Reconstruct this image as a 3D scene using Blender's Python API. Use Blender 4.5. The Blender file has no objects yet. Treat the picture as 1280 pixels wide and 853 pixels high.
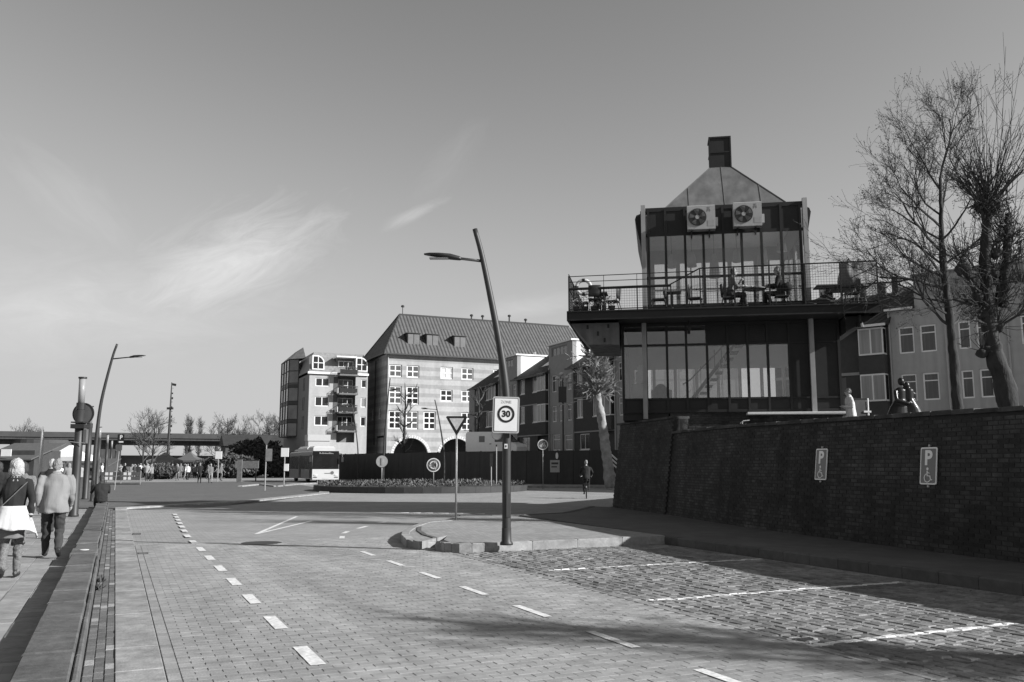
import bpy, bmesh, math, random
import numpy as np
from mathutils import Vector, Matrix, Quaternion, kdtree, noise as mnoise
R = math.radians
scene = bpy.context.scene
col = scene.collection
random.seed(7)
# ------------------------------------------------------------------ camera, sky, sun, exposure
EYE = 1.65; YAW = R(24); PITCH = R(8.0); FPX = 1103.0
cam_data = bpy.data.cameras.new('camera'); cam = bpy.data.objects.new('camera', cam_data); col.objects.link(cam)
cam.location = (0, 0, EYE); cam.rotation_euler = (R(90) + PITCH, 0, -YAW)
cam_data.sensor_width = 36; cam_data.lens = FPX / 1280 * 36; cam_data.clip_start = .1; cam_data.clip_end = 6000
scene.camera = cam
SUN_AZ = R(131.5); SUN_EL = R(26.5)          # azimuth clockwise from +Y
to_sun = Vector((math.sin(SUN_AZ) * math.cos(SUN_EL), math.cos(SUN_AZ) * math.cos(SUN_EL), math.sin(SUN_EL)))
sun_data = bpy.data.lights.new('sun', 'SUN'); sun_data.energy = 5.0; sun_data.angle = R(.53); sun_data.color = (1, 1, 1)
sun = bpy.data.objects.new('sun', sun_data); col.objects.link(sun); sun.rotation_euler = to_sun.to_track_quat('Z', 'Y').to_euler()
sun.location = (30, -30, 40)
world = bpy.data.worlds.new('World'); scene.world = world; world.use_nodes = True
def sky_nodes():
    nt = world.node_tree; N = nt.nodes; L = nt.links; N.clear()
    out = N.new('ShaderNodeOutputWorld'); bg = N.new('ShaderNodeBackground'); bg.inputs[1].default_value = .088
    sky = N.new('ShaderNodeTexSky'); sky.sky_type = 'NISHITA'; sky.sun_disc = False
    sky.sun_elevation = SUN_EL; sky.sun_rotation = SUN_AZ; sky.air_density = 1.0; sky.dust_density = 1.2; sky.ozone_density = 1.0
    # monochrome film: only the red-weighted brightness of the sky is kept
    sp = N.new('ShaderNodeSeparateColor'); L.new(sky.outputs[0], sp.inputs[0])
    def m(op, a, b=None, c=None):
        n = N.new('ShaderNodeMath'); n.operation = op
        for i, x in enumerate((a, b, c)):
            if x is None: continue
            if isinstance(x, (int, float)): n.inputs[i].default_value = x
            else: L.new(x, n.inputs[i])
        return n.outputs[0]
    g = m('ADD', m('MULTIPLY', sp.outputs[0], SKYW[0]), m('ADD', m('MULTIPLY', sp.outputs[1], SKYW[1]), m('MULTIPLY', sp.outputs[2], SKYW[2])))
    # thin cirrus, laid out on the sky dome by direction
    tc = N.new('ShaderNodeTexCoord'); 
    # two drifting wisps low in the left of the view and one small streak, each a patch of torn noise round a direction
    def wisp(d, along, size, thin, thr, amp, sc, off):
        d = Vector(d).normalized(); u = Vector((0, 0, 1)).cross(d).normalized(); v = d.cross(u); ax = u * math.cos(along) + v * math.sin(along); ay = v * math.cos(along) - u * math.sin(along)
        def dot(w):
            n = N.new('ShaderNodeVectorMath'); n.operation = 'DOT_PRODUCT'; L.new(tc.outputs['Generated'], n.inputs[0]); n.inputs[1].default_value = w; return n.outputs['Value']
        x, y, f = dot(ax), dot(ay), dot(d)
        cx = N.new('ShaderNodeCombineXYZ'); L.new(m('ADD', m('MULTIPLY', x, sc), off), cx.inputs[0]); L.new(m('MULTIPLY', y, sc * 3.2), cx.inputs[1])
        n1 = N.new('ShaderNodeTexNoise'); n1.inputs['Scale'].default_value = 1; n1.inputs['Detail'].default_value = 9; n1.inputs['Roughness'].default_value = .68; n1.inputs['Distortion'].default_value = 1.1; L.new(cx.outputs[0], n1.inputs['Vector'])
        r2 = m('ADD', m('POWER', m('DIVIDE', x, size), 2.), m('POWER', m('DIVIDE', y, thin), 2.))
        e = m('MULTIPLY', m('POWER', 2.718, m('MULTIPLY', r2, -1.0)), m('GREATER_THAN', f, 0.))
        t = m('SUBTRACT', m('ADD', e, m('MULTIPLY', m('SUBTRACT', n1.outputs[0], .5), 1.5)), thr); t = m('MINIMUM', m('MAXIMUM', m('MULTIPLY', t, 1.1), 0.), 1.)
        return m('MULTIPLY', m('MULTIPLY', t, e), amp)
    def sky_dir(px, py):
        x = (px - 640) / FPX; y = (426.5 - py) / FPX; f = math.cos(PITCH) - y * math.sin(PITCH); z = math.sin(PITCH) + y * math.cos(PITCH)
        return (x * math.cos(YAW) + f * math.sin(YAW), -x * math.sin(YAW) + f * math.cos(YAW), z)
    cl = m('MAXIMUM', wisp(sky_dir(275, 335), R(-30), .15, .06, .38, 1.35, 12, 3.1), wisp(sky_dir(90, 385), R(-6), .24, .07, .36, .8, 10, 1.3))
    cl = m('MAXIMUM', cl, wisp(sky_dir(517, 268), R(-27), .05, .009, .42, .55, 16, 7.7)); cl = m('MAXIMUM', cl, wisp(sky_dir(560, 200), R(-50), .08, .03, .5, .12, 14, 2.2)); cl = m('MAXIMUM', cl, wisp(sky_dir(660, 385), R(-8), .10, .02, .45, .5, 12, 5.0)); cl = m('MAXIMUM', cl, wisp(sky_dir(90, 250), R(40), .10, .04, .5, .3, 12, 6.0))
    g = m('MULTIPLY', m('POWER', m('DIVIDE', g, 2.2), 1.4), 2.2)
    g = m('DIVIDE', m('MULTIPLY', g, 1.75), m('POWER', m('ADD', 1.0, m('POWER', m('MULTIPLY', g, .42), 3.)), .3333))   # film shoulder
    g2 = m('ADD', g, m('MULTIPLY', cl, m('SUBTRACT', CLOUD_MAX, g)))
    cb = N.new('ShaderNodeCombineColor')
    for i in range(3): L.new(g2, cb.inputs[i])
    L.new(cb.outputs[0], bg.inputs[0]); L.new(bg.outputs[0], out.inputs[0])
SKYW = (.75, .25, 0.); CLOUD_MAX = 5.0
sky_nodes()
vs = scene.view_settings; vs.view_transform = 'Standard'; vs.look = 'None'; vs.exposure = .7; vs.gamma = 1
try: vs.use_curve_mapping = False
except Exception: pass
# ------------------------------------------------------------------ materials (a black and white place: all greys)
MATS = {}
def mat(name, v=.3, rough=.8, var=.2, scale=6., bump=0., bscale=None, rnd=0., metal=0., spec=.4, stretch=(1, 1, 1), streak=0., coord='Object', coat=0., stain=None):
    if name in MATS: return MATS[name]
    m = bpy.data.materials.new(name); m.use_nodes = True; nt = m.node_tree; N = nt.nodes; L = nt.links
    b = N['Principled BSDF']; b.inputs['Roughness'].default_value = rough; b.inputs['Metallic'].default_value = metal
    b.inputs['Specular IOR Level'].default_value = spec; b.inputs['Coat Weight'].default_value = coat
    tc = N.new('ShaderNodeTexCoord'); mp = N.new('ShaderNodeMapping'); mp.inputs['Scale'].default_value = stretch
    if coord == 'World':
        ge = N.new('ShaderNodeNewGeometry'); L.new(ge.outputs['Position'], mp.inputs[0])
    else: L.new(tc.outputs[coord], mp.inputs[0])
    n = N.new('ShaderNodeTexNoise'); n.inputs['Scale'].default_value = scale; n.inputs['Detail'].default_value = 6; n.inputs['Roughness'].default_value = .6
    L.new(mp.outputs[0], n.inputs['Vector'])
    mr = N.new('ShaderNodeMapRange'); mr.inputs[1].default_value = .25; mr.inputs[2].default_value = .75
    mr.inputs[3].default_value = v * (1 - var); mr.inputs[4].default_value = v * (1 + var); L.new(n.outputs[0], mr.inputs[0])
    cur = mr.outputs[0]
    def mul(a, x):
        k = N.new('ShaderNodeMath'); k.operation = 'MULTIPLY'; L.new(a, k.inputs[0]); L.new(x, k.inputs[1]); return k.outputs[0]
    if rnd:
        ge = N.new('ShaderNodeNewGeometry'); oi = N.new('ShaderNodeObjectInfo')
        ad = N.new('ShaderNodeMath'); ad.operation = 'ADD'; L.new(ge.outputs['Random Per Island'], ad.inputs[0]); L.new(oi.outputs['Random'], ad.inputs[1])
        fr = N.new('ShaderNodeMath'); fr.operation = 'FRACT'; L.new(ad.outputs[0], fr.inputs[0])
        r2 = N.new('ShaderNodeMapRange'); r2.inputs[3].default_value = 1 - rnd; r2.inputs[4].default_value = 1 + rnd; L.new(fr.outputs[0], r2.inputs[0])
        cur = mul(cur, r2.outputs[0])
    if streak:
        mp2 = N.new('ShaderNodeMapping'); mp2.inputs['Scale'].default_value = (2.2, 2.2, .12); L.new(tc.outputs['Object'], mp2.inputs[0])
        n2 = N.new('ShaderNodeTexNoise'); n2.inputs['Scale'].default_value = 1.6; n2.inputs['Detail'].default_value = 5; L.new(mp2.outputs[0], n2.inputs['Vector'])
        r3 = N.new('ShaderNodeMapRange'); r3.inputs[1].default_value = .35; r3.inputs[2].default_value = .65; r3.inputs[3].default_value = 1 - streak; r3.inputs[4].default_value = 1 + streak * .4
        L.new(n2.outputs[0], r3.inputs[0]); cur = mul(cur, r3.outputs[0])
    for st in (stain or []):      # (scale xyz, darkest, lightest): weathering laid over the whole place
        ge2 = N.new('ShaderNodeNewGeometry'); mp3 = N.new('ShaderNodeMapping'); mp3.inputs['Scale'].default_value = st[0]; L.new(ge2.outputs['Position'], mp3.inputs[0])
        n4 = N.new('ShaderNodeTexNoise'); n4.inputs['Scale'].default_value = 1; n4.inputs['Detail'].default_value = 7; n4.inputs['Roughness'].default_value = .62; n4.inputs['Distortion'].default_value = .3; L.new(mp3.outputs[0], n4.inputs['Vector'])
        r4 = N.new('ShaderNodeMapRange'); r4.inputs[1].default_value = .36; r4.inputs[2].default_value = .66; r4.inputs[3].default_value = st[1]; r4.inputs[4].default_value = st[2]; L.new(n4.outputs[0], r4.inputs[0]); cur = mul(cur, r4.outputs[0])
    cb = N.new('ShaderNodeCombineColor')
    for i in range(3): L.new(cur, cb.inputs[i])
    L.new(cb.outputs[0], b.inputs['Base Color'])
    if bump:
        n3 = N.new('ShaderNodeTexNoise'); n3.inputs['Scale'].default_value = bscale or scale * 4; n3.inputs['Detail'].default_value = 5; L.new(mp.outputs[0], n3.inputs['Vector'])
        bp = N.new('ShaderNodeBump'); bp.inputs['Strength'].default_value = bump; bp.inputs['Distance'].default_value = .02
        L.new(n3.outputs[0], bp.inputs['Height']); L.new(bp.outputs[0], b.inputs['Normal'])
    MATS[name] = m; m['out'] = 1
    return m
def mat_glass(name, tint=.75, rough=.02, dens=.25):
    m = bpy.data.materials.new(name); m.use_nodes = True; nt = m.node_tree; N = nt.nodes; L = nt.links; N.clear()
    o = N.new('ShaderNodeOutputMaterial'); t = N.new('ShaderNodeBsdfTransparent'); t.inputs[0].default_value = (tint, tint, tint, 1)
    g = N.new('ShaderNodeBsdfGlossy'); g.inputs['Roughness'].default_value = rough; g.inputs[0].default_value = (.9, .9, .9, 1)
    f = N.new('ShaderNodeFresnel'); f.inputs[0].default_value = 1.5
    k = N.new('ShaderNodeMath'); k.operation = 'MULTIPLY_ADD'; k.inputs[1].default_value = 1.0; k.inputs[2].default_value = dens * .2; L.new(f.outputs[0], k.inputs[0])
    x = N.new('ShaderNodeMixShader'); L.new(k.outputs[0], x.inputs[0]); L.new(t.outputs[0], x.inputs[1]); L.new(g.outputs[0], x.inputs[2]); L.new(x.outputs[0], o.inputs[0])
    MATS[name] = m; return m
# ------------------------------------------------------------------ mesh helpers
class MB:
    def __init__(s): s.v = []; s.f = []
    def add(s, vs, fs):
        o = len(s.v); s.v += [tuple(p) for p in vs]; s.f += [tuple(i + o for i in f) for f in fs]; return s
    def box(s, x0, x1, y0, y1, z0, z1):
        return s.add([(x0,y0,z0),(x1,y0,z0),(x1,y1,z0),(x0,y1,z0),(x0,y0,z1),(x1,y0,z1),(x1,y1,z1),(x0,y1,z1)],
                     [(0,3,2,1),(4,5,6,7),(0,1,5,4),(1,2,6,5),(2,3,7,6),(3,0,4,7)])
    def bbox(s, x0, x1, y0, y1, z0, z1, c=.02):
        "box with chamfered edges on top"
        vs = [(x0,y0,z0),(x1,y0,z0),(x1,y1,z0),(x0,y1,z0),(x0,y0,z1-c),(x1,y0,z1-c),(x1,y1,z1-c),(x0,y1,z1-c),(x0+c,y0+c,z1),(x1-c,y0+c,z1),(x1-c,y1-c,z1),(x0+c,y1-c,z1)]
        return s.add(vs, [(0,3,2,1),(8,9,10,11),(0,1,5,4),(1,2,6,5),(2,3,7,6),(3,0,4,7),(4,5,9,8),(5,6,10,9),(6,7,11,10),(7,4,8,11)])
    def obox(s, c, size, rz=0, M=None):
        hx, hy, hz = (k / 2 for k in size); m = MB().box(-hx, hx, -hy, hy, -hz, hz)
        q = Matrix.Rotation(rz, 3, 'Z') if M is None else M; c = Vector(c)
        return s.add([tuple(q @ Vector(p) + c) for p in m.v], m.f)
    def prism(s, pts, z0, z1):
        n = len(pts); vs = [(p[0], p[1], z0) for p in pts] + [(p[0], p[1], z1) for p in pts]
        area = sum(pts[i][0] * pts[(i+1) % n][1] - pts[(i+1) % n][0] * pts[i][1] for i in range(n))
        fs = [tuple(range(n - 1, -1, -1)), tuple(range(n, 2 * n))] + [(i, (i+1) % n, n + (i+1) % n, n + i) for i in range(n)]
        if area < 0: fs = [tuple(reversed(f)) for f in fs]
        return s.add(vs, fs)
    def xprism(s, pts, y0, y1):
        "outline in x,z extruded along y"
        n = len(pts); vs = [(p[0], y0, p[1]) for p in pts] + [(p[0], y1, p[1]) for p in pts]
        area = sum(pts[i][0] * pts[(i+1) % n][1] - pts[(i+1) % n][0] * pts[i][1] for i in range(n))
        fs = [tuple(range(n)), tuple(range(2 * n - 1, n - 1, -1))] + [(n + i, n + (i+1) % n, (i+1) % n, i) for i in range(n)]
        if area < 0: fs = [tuple(reversed(f)) for f in fs]
        return s.add(vs, fs)
    def yprism(s, pts, x0, x1):
        "outline in y,z extruded along x"
        n = len(pts); vs = [(x0, p[0], p[1]) for p in pts] + [(x1, p[0], p[1]) for p in pts]
        area = sum(pts[i][0] * pts[(i+1) % n][1] - pts[(i+1) % n][0] * pts[i][1] for i in range(n))
        fs = [tuple(range(n - 1, -1, -1)), tuple(range(n, 2 * n))] + [(i, (i+1) % n, n + (i+1) % n, n + i) for i in range(n)]
        if area < 0: fs = [tuple(reversed(f)) for f in fs]
        return s.add(vs, fs)
    def tube(s, pts, rad, n=8, sx=1., caps=True):
        pts = [Vector(p) for p in pts]
        if not isinstance(rad, (list, tuple)): rad = [rad] * len(pts)
        t = (pts[1] - pts[0]).normalized(); u = t.orthogonal().normalized()
        vs = []
        for i, p in enumerate(pts):
            a = pts[max(i - 1, 0)]; b = pts[min(i + 1, len(pts) - 1)]; t2 = (b - a)
            if t2.length < 1e-9: t2 = t
            t2 = t2.normalized(); u = (t.rotation_difference(t2) @ u); t = t2; w = t.cross(u)
            for k in range(n):
                an = 2 * math.pi * k / n; vs.append(p + (u * math.cos(an) * sx + w * math.sin(an)) * rad[i])
        m = len(pts); fs = [(i*n + k, i*n + (k+1) % n, (i+1)*n + (k+1) % n, (i+1)*n + k) for i in range(m - 1) for k in range(n)]
        if caps: fs += [tuple(range(n - 1, -1, -1)), tuple((m-1)*n + k for k in range(n))]
        return s.add(vs, fs)
    def lathe(s, prof, c=(0, 0, 0), n=16, axis='Z'):
        vs = []
        for r, z in prof:
            for k in range(n):
                a = 2 * math.pi * k / n; p = (r * math.cos(a), r * math.sin(a), z)
                if axis == 'Y': p = (p[0], p[2], p[1])
                vs.append((p[0] + c[0], p[1] + c[1], p[2] + c[2]))
        m = len(prof); fs = [(i*n + k, i*n + (k+1) % n, (i+1)*n + (k+1) % n, (i+1)*n + k) for i in range(m - 1) for k in range(n)]
        fs += [tuple(range(n - 1, -1, -1)), tuple((m-1)*n + k for k in range(n))]
        if axis == 'Y': fs = [tuple(reversed(f)) for f in fs]
        return s.add(vs, fs)
    def ell(s, c, r, nu=12, nv=8):
        if not isinstance(r, (list, tuple)): r = (r, r, r)
        vs = [(c[0], c[1], c[2] - r[2])]
        for j in range(1, nv):
            ph = -math.pi / 2 + math.pi * j / nv
            for k in range(nu):
                a = 2 * math.pi * k / nu; vs.append((c[0] + r[0]*math.cos(ph)*math.cos(a), c[1] + r[1]*math.cos(ph)*math.sin(a), c[2] + r[2]*math.sin(ph)))
        vs.append((c[0], c[1], c[2] + r[2])); t = len(vs) - 1
        fs = [(0, 1 + (k+1) % nu, 1 + k) for k in range(nu)]
        for j in range(nv - 2):
            for k in range(nu): fs.append((1 + j*nu + k, 1 + j*nu + (k+1) % nu, 1 + (j+1)*nu + (k+1) % nu, 1 + (j+1)*nu + k))
        fs += [(1 + (nv-2)*nu + k, 1 + (nv-2)*nu + (k+1) % nu, t) for k in range(nu)]
        return s.add(vs, fs)
    def mesh(s, name, material, smooth=False):
        me = bpy.data.meshes.new(name); me.from_pydata(s.v, [], s.f); me.update()
        if material: me.materials.append(material)
        if smooth: me.polygons.foreach_set('use_smooth', [True] * len(me.polygons))
        return me
    def build(s, name, material, parent=None, smooth=False, loc=None, rz=None, kind=None):
        return obj(name, s.mesh(name, material, smooth), parent, loc, rz, kind)
def obj(name, me, parent=None, loc=None, rz=None, kind=None):
    o = bpy.data.objects.new(name, me); col.objects.link(o)
    if parent: o.parent = parent
    if loc: o.location = loc
    if rz: o.rotation_euler = (0, 0, rz)
    if kind: o['kind'] = kind
    return o
def tag(o, label, cat, group=None):
    o['label'] = label; o['category'] = cat
    if group: o['group'] = group
    return o
def thing(name, label, cat, loc=(0, 0, 0), rz=0, group=None):
    o = bpy.data.objects.new(name, None); col.objects.link(o); o.location = loc; o.rotation_euler = (0, 0, rz); o.empty_display_size = .2
    return tag(o, label, cat, group)
def copy_tree(o, parent=None):
    c = o.copy(); col.objects.link(c); c.parent = parent
    for ch in o.children: copy_tree(ch, c)
    return c
def struct(name, me, parent=None, loc=None):
    o = obj(name, me, parent, loc)
    if not parent: o['kind'] = 'structure'
    return o
# layout helpers: points of the place as measured from the viewpoint
CY, SY, CP, SP = math.cos(YAW), math.sin(YAW), math.cos(PITCH), math.sin(PITCH)
def ray(px, py):
    x = (px - 640) / FPX; y = (426.5 - py) / FPX; f = CP - y * SP; z = SP + y * CP
    return Vector((x * CY + f * SY, -x * SY + f * CY, z))
def G(px, py, z=0.):
    d = ray(px, py); k = (z - EYE) / d.z; return Vector((d.x * k, d.y * k, z))
def AT(px, py, f):
    d = ray(px, py); k = f / (d.x * SY + d.y * CY); return Vector((d.x * k, d.y * k, EYE + d.z * k))
def text_mesh(body, size, material, bold=0.):
    cu = bpy.data.curves.new('t', 'FONT'); cu.body = body; cu.size = size; cu.align_x = 'CENTER'; cu.align_y = 'CENTER'; cu.extrude = .001; cu.offset = bold; cu.resolution_u = 4
    o = bpy.data.objects.new('t', cu); col.objects.link(o); dg = bpy.context.evaluated_depsgraph_get(); dg.update()
    me = bpy.data.meshes.new_from_object(o.evaluated_get(dg)); me.materials.clear(); me.materials.append(material)
    bpy.data.objects.remove(o); bpy.data.curves.remove(cu); return me
# ------------------------------------------------------------------ palette
M_ground = mat('ground_dust', .2, .95, .25, .4, .1, 3, coord='World')
M_paver = mat('concrete_pavers', .285, .85, .12, 2.2, .25, 60, rnd=.12, coord='World', stain=[((1.1, .13, 1), .82, 1.1), ((.5, .6, 1), .88, 1.08), ((5, 5, 1), .84, 1.1)])
M_joint = mat('sand_joint', .19, .95, .3, 20, coord='World')
M_kerb = mat('kerb_concrete', .29, .85, .18, 5, .3, 40, rnd=.14, coord='World', stain=[((2, 2, 2), .7, 1.1), ((9, 9, 9), .8, 1.08)])
M_coping = mat('coping_concrete', .12, .85, .22, 4, .3, 40, rnd=.14, coord='World', stain=[((1.6, 1.6, 1), .65, 1.15), ((12, 12, 5), .75, 1.12)])
M_dbrick = mat('dark_strip_brick', .12, .85, .25, 14, .3, 60, rnd=.3, coord='World')
M_lbrick = mat('pale_strip_brick', .3, .85, .2, 14, .3, 60, coord='World')
M_tile = mat('pavement_tile', .26, .85, .15, 6, .15, 40, rnd=.1, coord='World', stain=[((1.2, .8, 1), .75, 1.1), ((9, 9, 1), .85, 1.08)])
M_white = mat('white_paint', .62, .6, .15, 12, coord='World')
M_line = mat('road_paint', .70, .75, .15, 25, coord='World', stain=[((6, 6, 1), .78, 1.08), ((25, 25, 1), .8, 1.08)])
M_black = mat('black_paint', .012, .45, .2, 6)
M_dark = mat('dark_steel', .025, .4, .2, 6)
M_pole = mat('lamp_steel', .03, .5, .2, 5, rnd=.0)
M_dkerb = mat('shaded_kerbstone', .09, .9, .25, 6, .2, 30, rnd=.15, coord='World')  # darker copy of the kerb concrete, with shade put into its colour
M_galv = mat('galvanised_steel', .35, .45, .15, 20, metal=.3)
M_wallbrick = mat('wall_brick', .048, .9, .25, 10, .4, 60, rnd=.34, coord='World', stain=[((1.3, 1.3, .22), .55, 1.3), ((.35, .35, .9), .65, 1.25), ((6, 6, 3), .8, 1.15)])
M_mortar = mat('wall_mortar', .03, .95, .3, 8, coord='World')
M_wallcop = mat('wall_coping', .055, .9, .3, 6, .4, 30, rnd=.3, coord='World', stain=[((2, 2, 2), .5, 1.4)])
M_asphalt = mat('dark_paving', .075, .9, .2, 3, .15, 20, coord='World')
M_glassd = mat('window_glass_dark', .02, .08, .2, 1.5, spec=.6)
M_glassc = mat('window_glass_curtain', .22, .15, .35, 1.2, spec=.5, stretch=(6, 6, .2))
M_frame = mat('window_frame_white', .72, .55, .06, 4)
M_framed = mat('window_frame_dark', .04, .5, .1, 4)
M_rooflead = mat('roof_zinc', .12, .55, .25, 1.2, .05, 6, streak=.25)
def brick_ground_mat(name, v, sx, sy, joint=.55, rot=0):
    m = bpy.data.materials.new(name); m.use_nodes = True; N = m.node_tree.nodes; L = m.node_tree.links; b = N['Principled BSDF']; b.inputs['Roughness'].default_value = .85
    ge = N.new('ShaderNodeNewGeometry'); mp = N.new('ShaderNodeMapping'); mp.inputs['Rotation'].default_value = (0, 0, rot); L.new(ge.outputs['Position'], mp.inputs[0])
    br = N.new('ShaderNodeTexBrick'); br.inputs['Scale'].default_value = 1; br.inputs['Brick Width'].default_value = sx; br.inputs['Row Height'].default_value = sy; br.inputs['Mortar Size'].default_value = .006
    br.inputs['Color1'].default_value = (v*.85,)*3 + (1,); br.inputs['Color2'].default_value = (v*1.12,)*3 + (1,); br.inputs['Mortar'].default_value = (v*joint,)*3 + (1,)
    L.new(mp.outputs[0], br.inputs['Vector'])
    n = N.new('ShaderNodeTexNoise'); n.inputs['Scale'].default_value = .5; n.inputs['Detail'].default_value = 7; n.inputs['Roughness'].default_value = .65; L.new(ge.outputs['Position'], n.inputs['Vector'])
    mr = N.new('ShaderNodeMapRange'); mr.inputs[1].default_value = .3; mr.inputs[2].default_value = .7; mr.inputs[3].default_value = .82; mr.inputs[4].default_value = 1.14; L.new(n.outputs[0], mr.inputs[0])
    mx = N.new('ShaderNodeMix'); mx.data_type = 'RGBA'; mx.blend_type = 'MULTIPLY'; mx.inputs[0].default_value = 1; L.new(br.outputs[0], mx.inputs[6]); L.new(mr.outputs[0], mx.inputs[7])
    L.new(mx.outputs[2], b.inputs['Base Color']); MATS[name] = m; return m
M_roadfar = brick_ground_mat('road_bricks_far', .265, .21, .105)
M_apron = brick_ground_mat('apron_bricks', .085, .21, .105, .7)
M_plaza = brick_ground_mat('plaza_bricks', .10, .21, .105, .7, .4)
M_pavef = brick_ground_mat('pavement_far', .27, .3, .3, .8)
M_isl = brick_ground_mat('island_bricks', .25, .105, .21, .7)
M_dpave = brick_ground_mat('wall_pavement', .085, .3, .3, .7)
# ------------------------------------------------------------------ ground, road and pavements
KH = .16
def sheet(name, pts, z, material, parent=None):
    me = bpy.data.meshes.new(name); me.from_pydata([(p[0], p[1], z) for p in pts], [], [tuple(range(len(pts)))]); me.update()
    if me.polygons[0].normal.z < 0: me.flip_normals()
    me.materials.append(material); return struct(name, me, parent)
sheet('ground', [(-3000, -600), (3000, -600), (3000, 4000), (-3000, 4000)], -.03, M_ground)
road = sheet('road', [(.2, -8), (12.2, -8), (12.2, 9.7), (16, 27), (18, 31), (45, 60), (45, 140), (-8, 140), (-8, 38), (.2, 36)], -.012, M_roadfar)
# near clinker pavers of the road
PX0, PX1, PY0, PY1 = .465, 5.86, 4.4, 20.2
def paver_mesh(lx, ly, h=.012, c=.004, name='paver', m=None):
    return MB().add([(-lx,-ly,-h),(lx,-ly,-h),(lx,ly,-h),(-lx,ly,-h),(-lx+c,-ly+c,0),(lx-c,-ly+c,0),(lx-c,ly-c,0),(-lx+c,ly-c,0)],
                    [(4,5,6,7),(0,1,5,4),(1,2,6,5),(2,3,7,6),(3,0,4,7)])
def seen(x, y, z=0, mx=.02):
    r = x * CY - y * SY; f = x * SY + y * CY
    if f < .5: return False
    c = f * CP + (z - EYE) * SP; u = -f * SP + (z - EYE) * CP
    return abs(FPX * r / c) < 645 and abs(FPX * u / c) < 430
def pieces(name, spots, meshes, joined_material, parent, limit=300, rest_name=None):
    "the nearest ones in view as objects, the rest joined"
    vis = sorted((s for s in spots if seen(*s[0])), key=lambda s: s[0][0]**2 + s[0][1]**2)
    near = set(id(s) for s in vis[:limit]); rest = {}
    datas = [mb.mesh(name, mm) for mb, mm in meshes]
    for s in spots:
        p, rz, k, sc = s
        if id(s) in near:
            o = obj(name, datas[k], parent, p, rz); o.scale = sc
        else:
            ca, sa = math.cos(rz), math.sin(rz); mb = meshes[k][0]
            rest.setdefault(k, MB()).add([(p[0] + (v[0]*sc[0])*ca - (v[1]*sc[1])*sa, p[1] + (v[0]*sc[0])*sa + (v[1]*sc[1])*ca, p[2] + v[2]*sc[2]) for v in mb.v], mb.f)
    for k, mb in rest.items(): mb.build(rest_name or (name + '_field'), meshes[k][1], parent, kind='stuff')
rnd = random.Random(3)
spots = []
row = 0; y = PY0
while y < PY1:
    x = PX0 + .107
    if row % 2: spots.append(((x + .052, y + .0525, .004), 0, 1, (1, 1, 1))); x += .106
    while x < PX1 - .1:
        spots.append(((x + .105, y + .0525, rnd.uniform(-.0025, .0015) + .004), 0, 0, (1, 1, 1))); x += .212
    y += .1065; row += 1
y = PY0
while y < PY1: spots.append(((PX0 + .052, y + .105, .004), math.pi / 2, 0, (1, 1, 1))); y += .212
pieces('paver', spots, [(paver_mesh(.1045, .0515, .012, .003), M_paver), (paver_mesh(.051, .0515, .012, .003), M_paver)], M_paver, road)
sheet('joint_sand', [(.46, 4.2), (5.9, 4.2), (5.9, PY1), (.46, PY1)], -.0012, M_joint, road)
# longitudinal kerb strip on the left edge of the road, slab by slab
for k in range(32):
    y0 = 4 + k * 1.0
    MB().bbox(.09, .455, y0 + .006, y0 + .994, -.02, .012 + rnd.uniform(-.002, .003), .006).build('kerb_slab', M_kerb, road)
# rounded end of the strip by the crossing
arc = [(.27 + .35 * math.sin(a), 36.2 - .35 * math.cos(a)) for a in [R(k * 18) for k in range(-5, 6)]]
MB().prism([(.09, 36), (.455, 36), (.5, 37.0), (2.2, 38.6), (6.2, 42.5), (11.5, 52), (14.0, 64), (13.6, 64.2), (11.0, 52.6), (5.7, 43), (1.6, 39.0), (.1, 37.4)], -.02, .05).build('kerb_edge', M_kerb, road)
# dark paved square behind that kerb, and the dark lane in front of it
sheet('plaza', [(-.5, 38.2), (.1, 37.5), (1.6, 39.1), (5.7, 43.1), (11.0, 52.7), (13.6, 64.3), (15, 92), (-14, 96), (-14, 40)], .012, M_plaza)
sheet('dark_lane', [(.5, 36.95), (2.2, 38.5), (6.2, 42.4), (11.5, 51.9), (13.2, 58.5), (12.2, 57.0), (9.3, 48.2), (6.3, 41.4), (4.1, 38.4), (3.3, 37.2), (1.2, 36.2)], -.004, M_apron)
# road markings
def mark(pts, parent=road, z=.008): sheet('road_marking', pts, z, M_line, parent)
for k in range(15):
    y0 = 7.62 + 1.79 * k
    if k > 9: y0 = 7.62 + 1.79 * 9 + 1.6 * (k - 9)
    dx = max(0, y0 - 22) * .03
    mark([(1.57 + dx, y0), (1.70 + dx, y0), (1.70 + dx, y0 + .82), (1.57 + dx, y0 + .82)], z=.0095)
for k in range(7):
    y0 = 5.35 + 1.80 * k; mark([(4.37, y0), (4.47, y0), (4.47, y0 + .86), (4.37, y0 + .86)], z=.0095)
for (a, b) in [((427, 674), (428, 670)), ((429, 666.5), (435, 664)), ((447, 660.5), (459, 657.5)), ((472, 654), (482, 652.3))]:
    p, q = G(*a), G(*b); d = (q - p).normalized(); n = Vector((-d.y, d.x, 0)) * .06
    mark([p + n, q + n, q - n, p - n], z=-.007)
for (a, b, w) in [((320, 667.5), (371, 645.5), .05), ((322, 667), (390, 651), .05)]:
    p, q = G(*a), G(*b); d = (q - p).normalized(); n = Vector((-d.y, d.x, 0)) * w
    mark([p + n, q + n, q - n, p - n], z=-.006 if w == .05 and b[0] == 371 else -.0055)
for px in (485, 500, 515, 535, 553, 580):     # give-way teeth in the shade of the tower
    c = G(px + 22, 641 + (px - 485) * .012); mark([(c.x - .22, c.y + .25), (c.x + .22, c.y + .25), (c.x, c.y - .3)], z=-.007)
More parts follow.
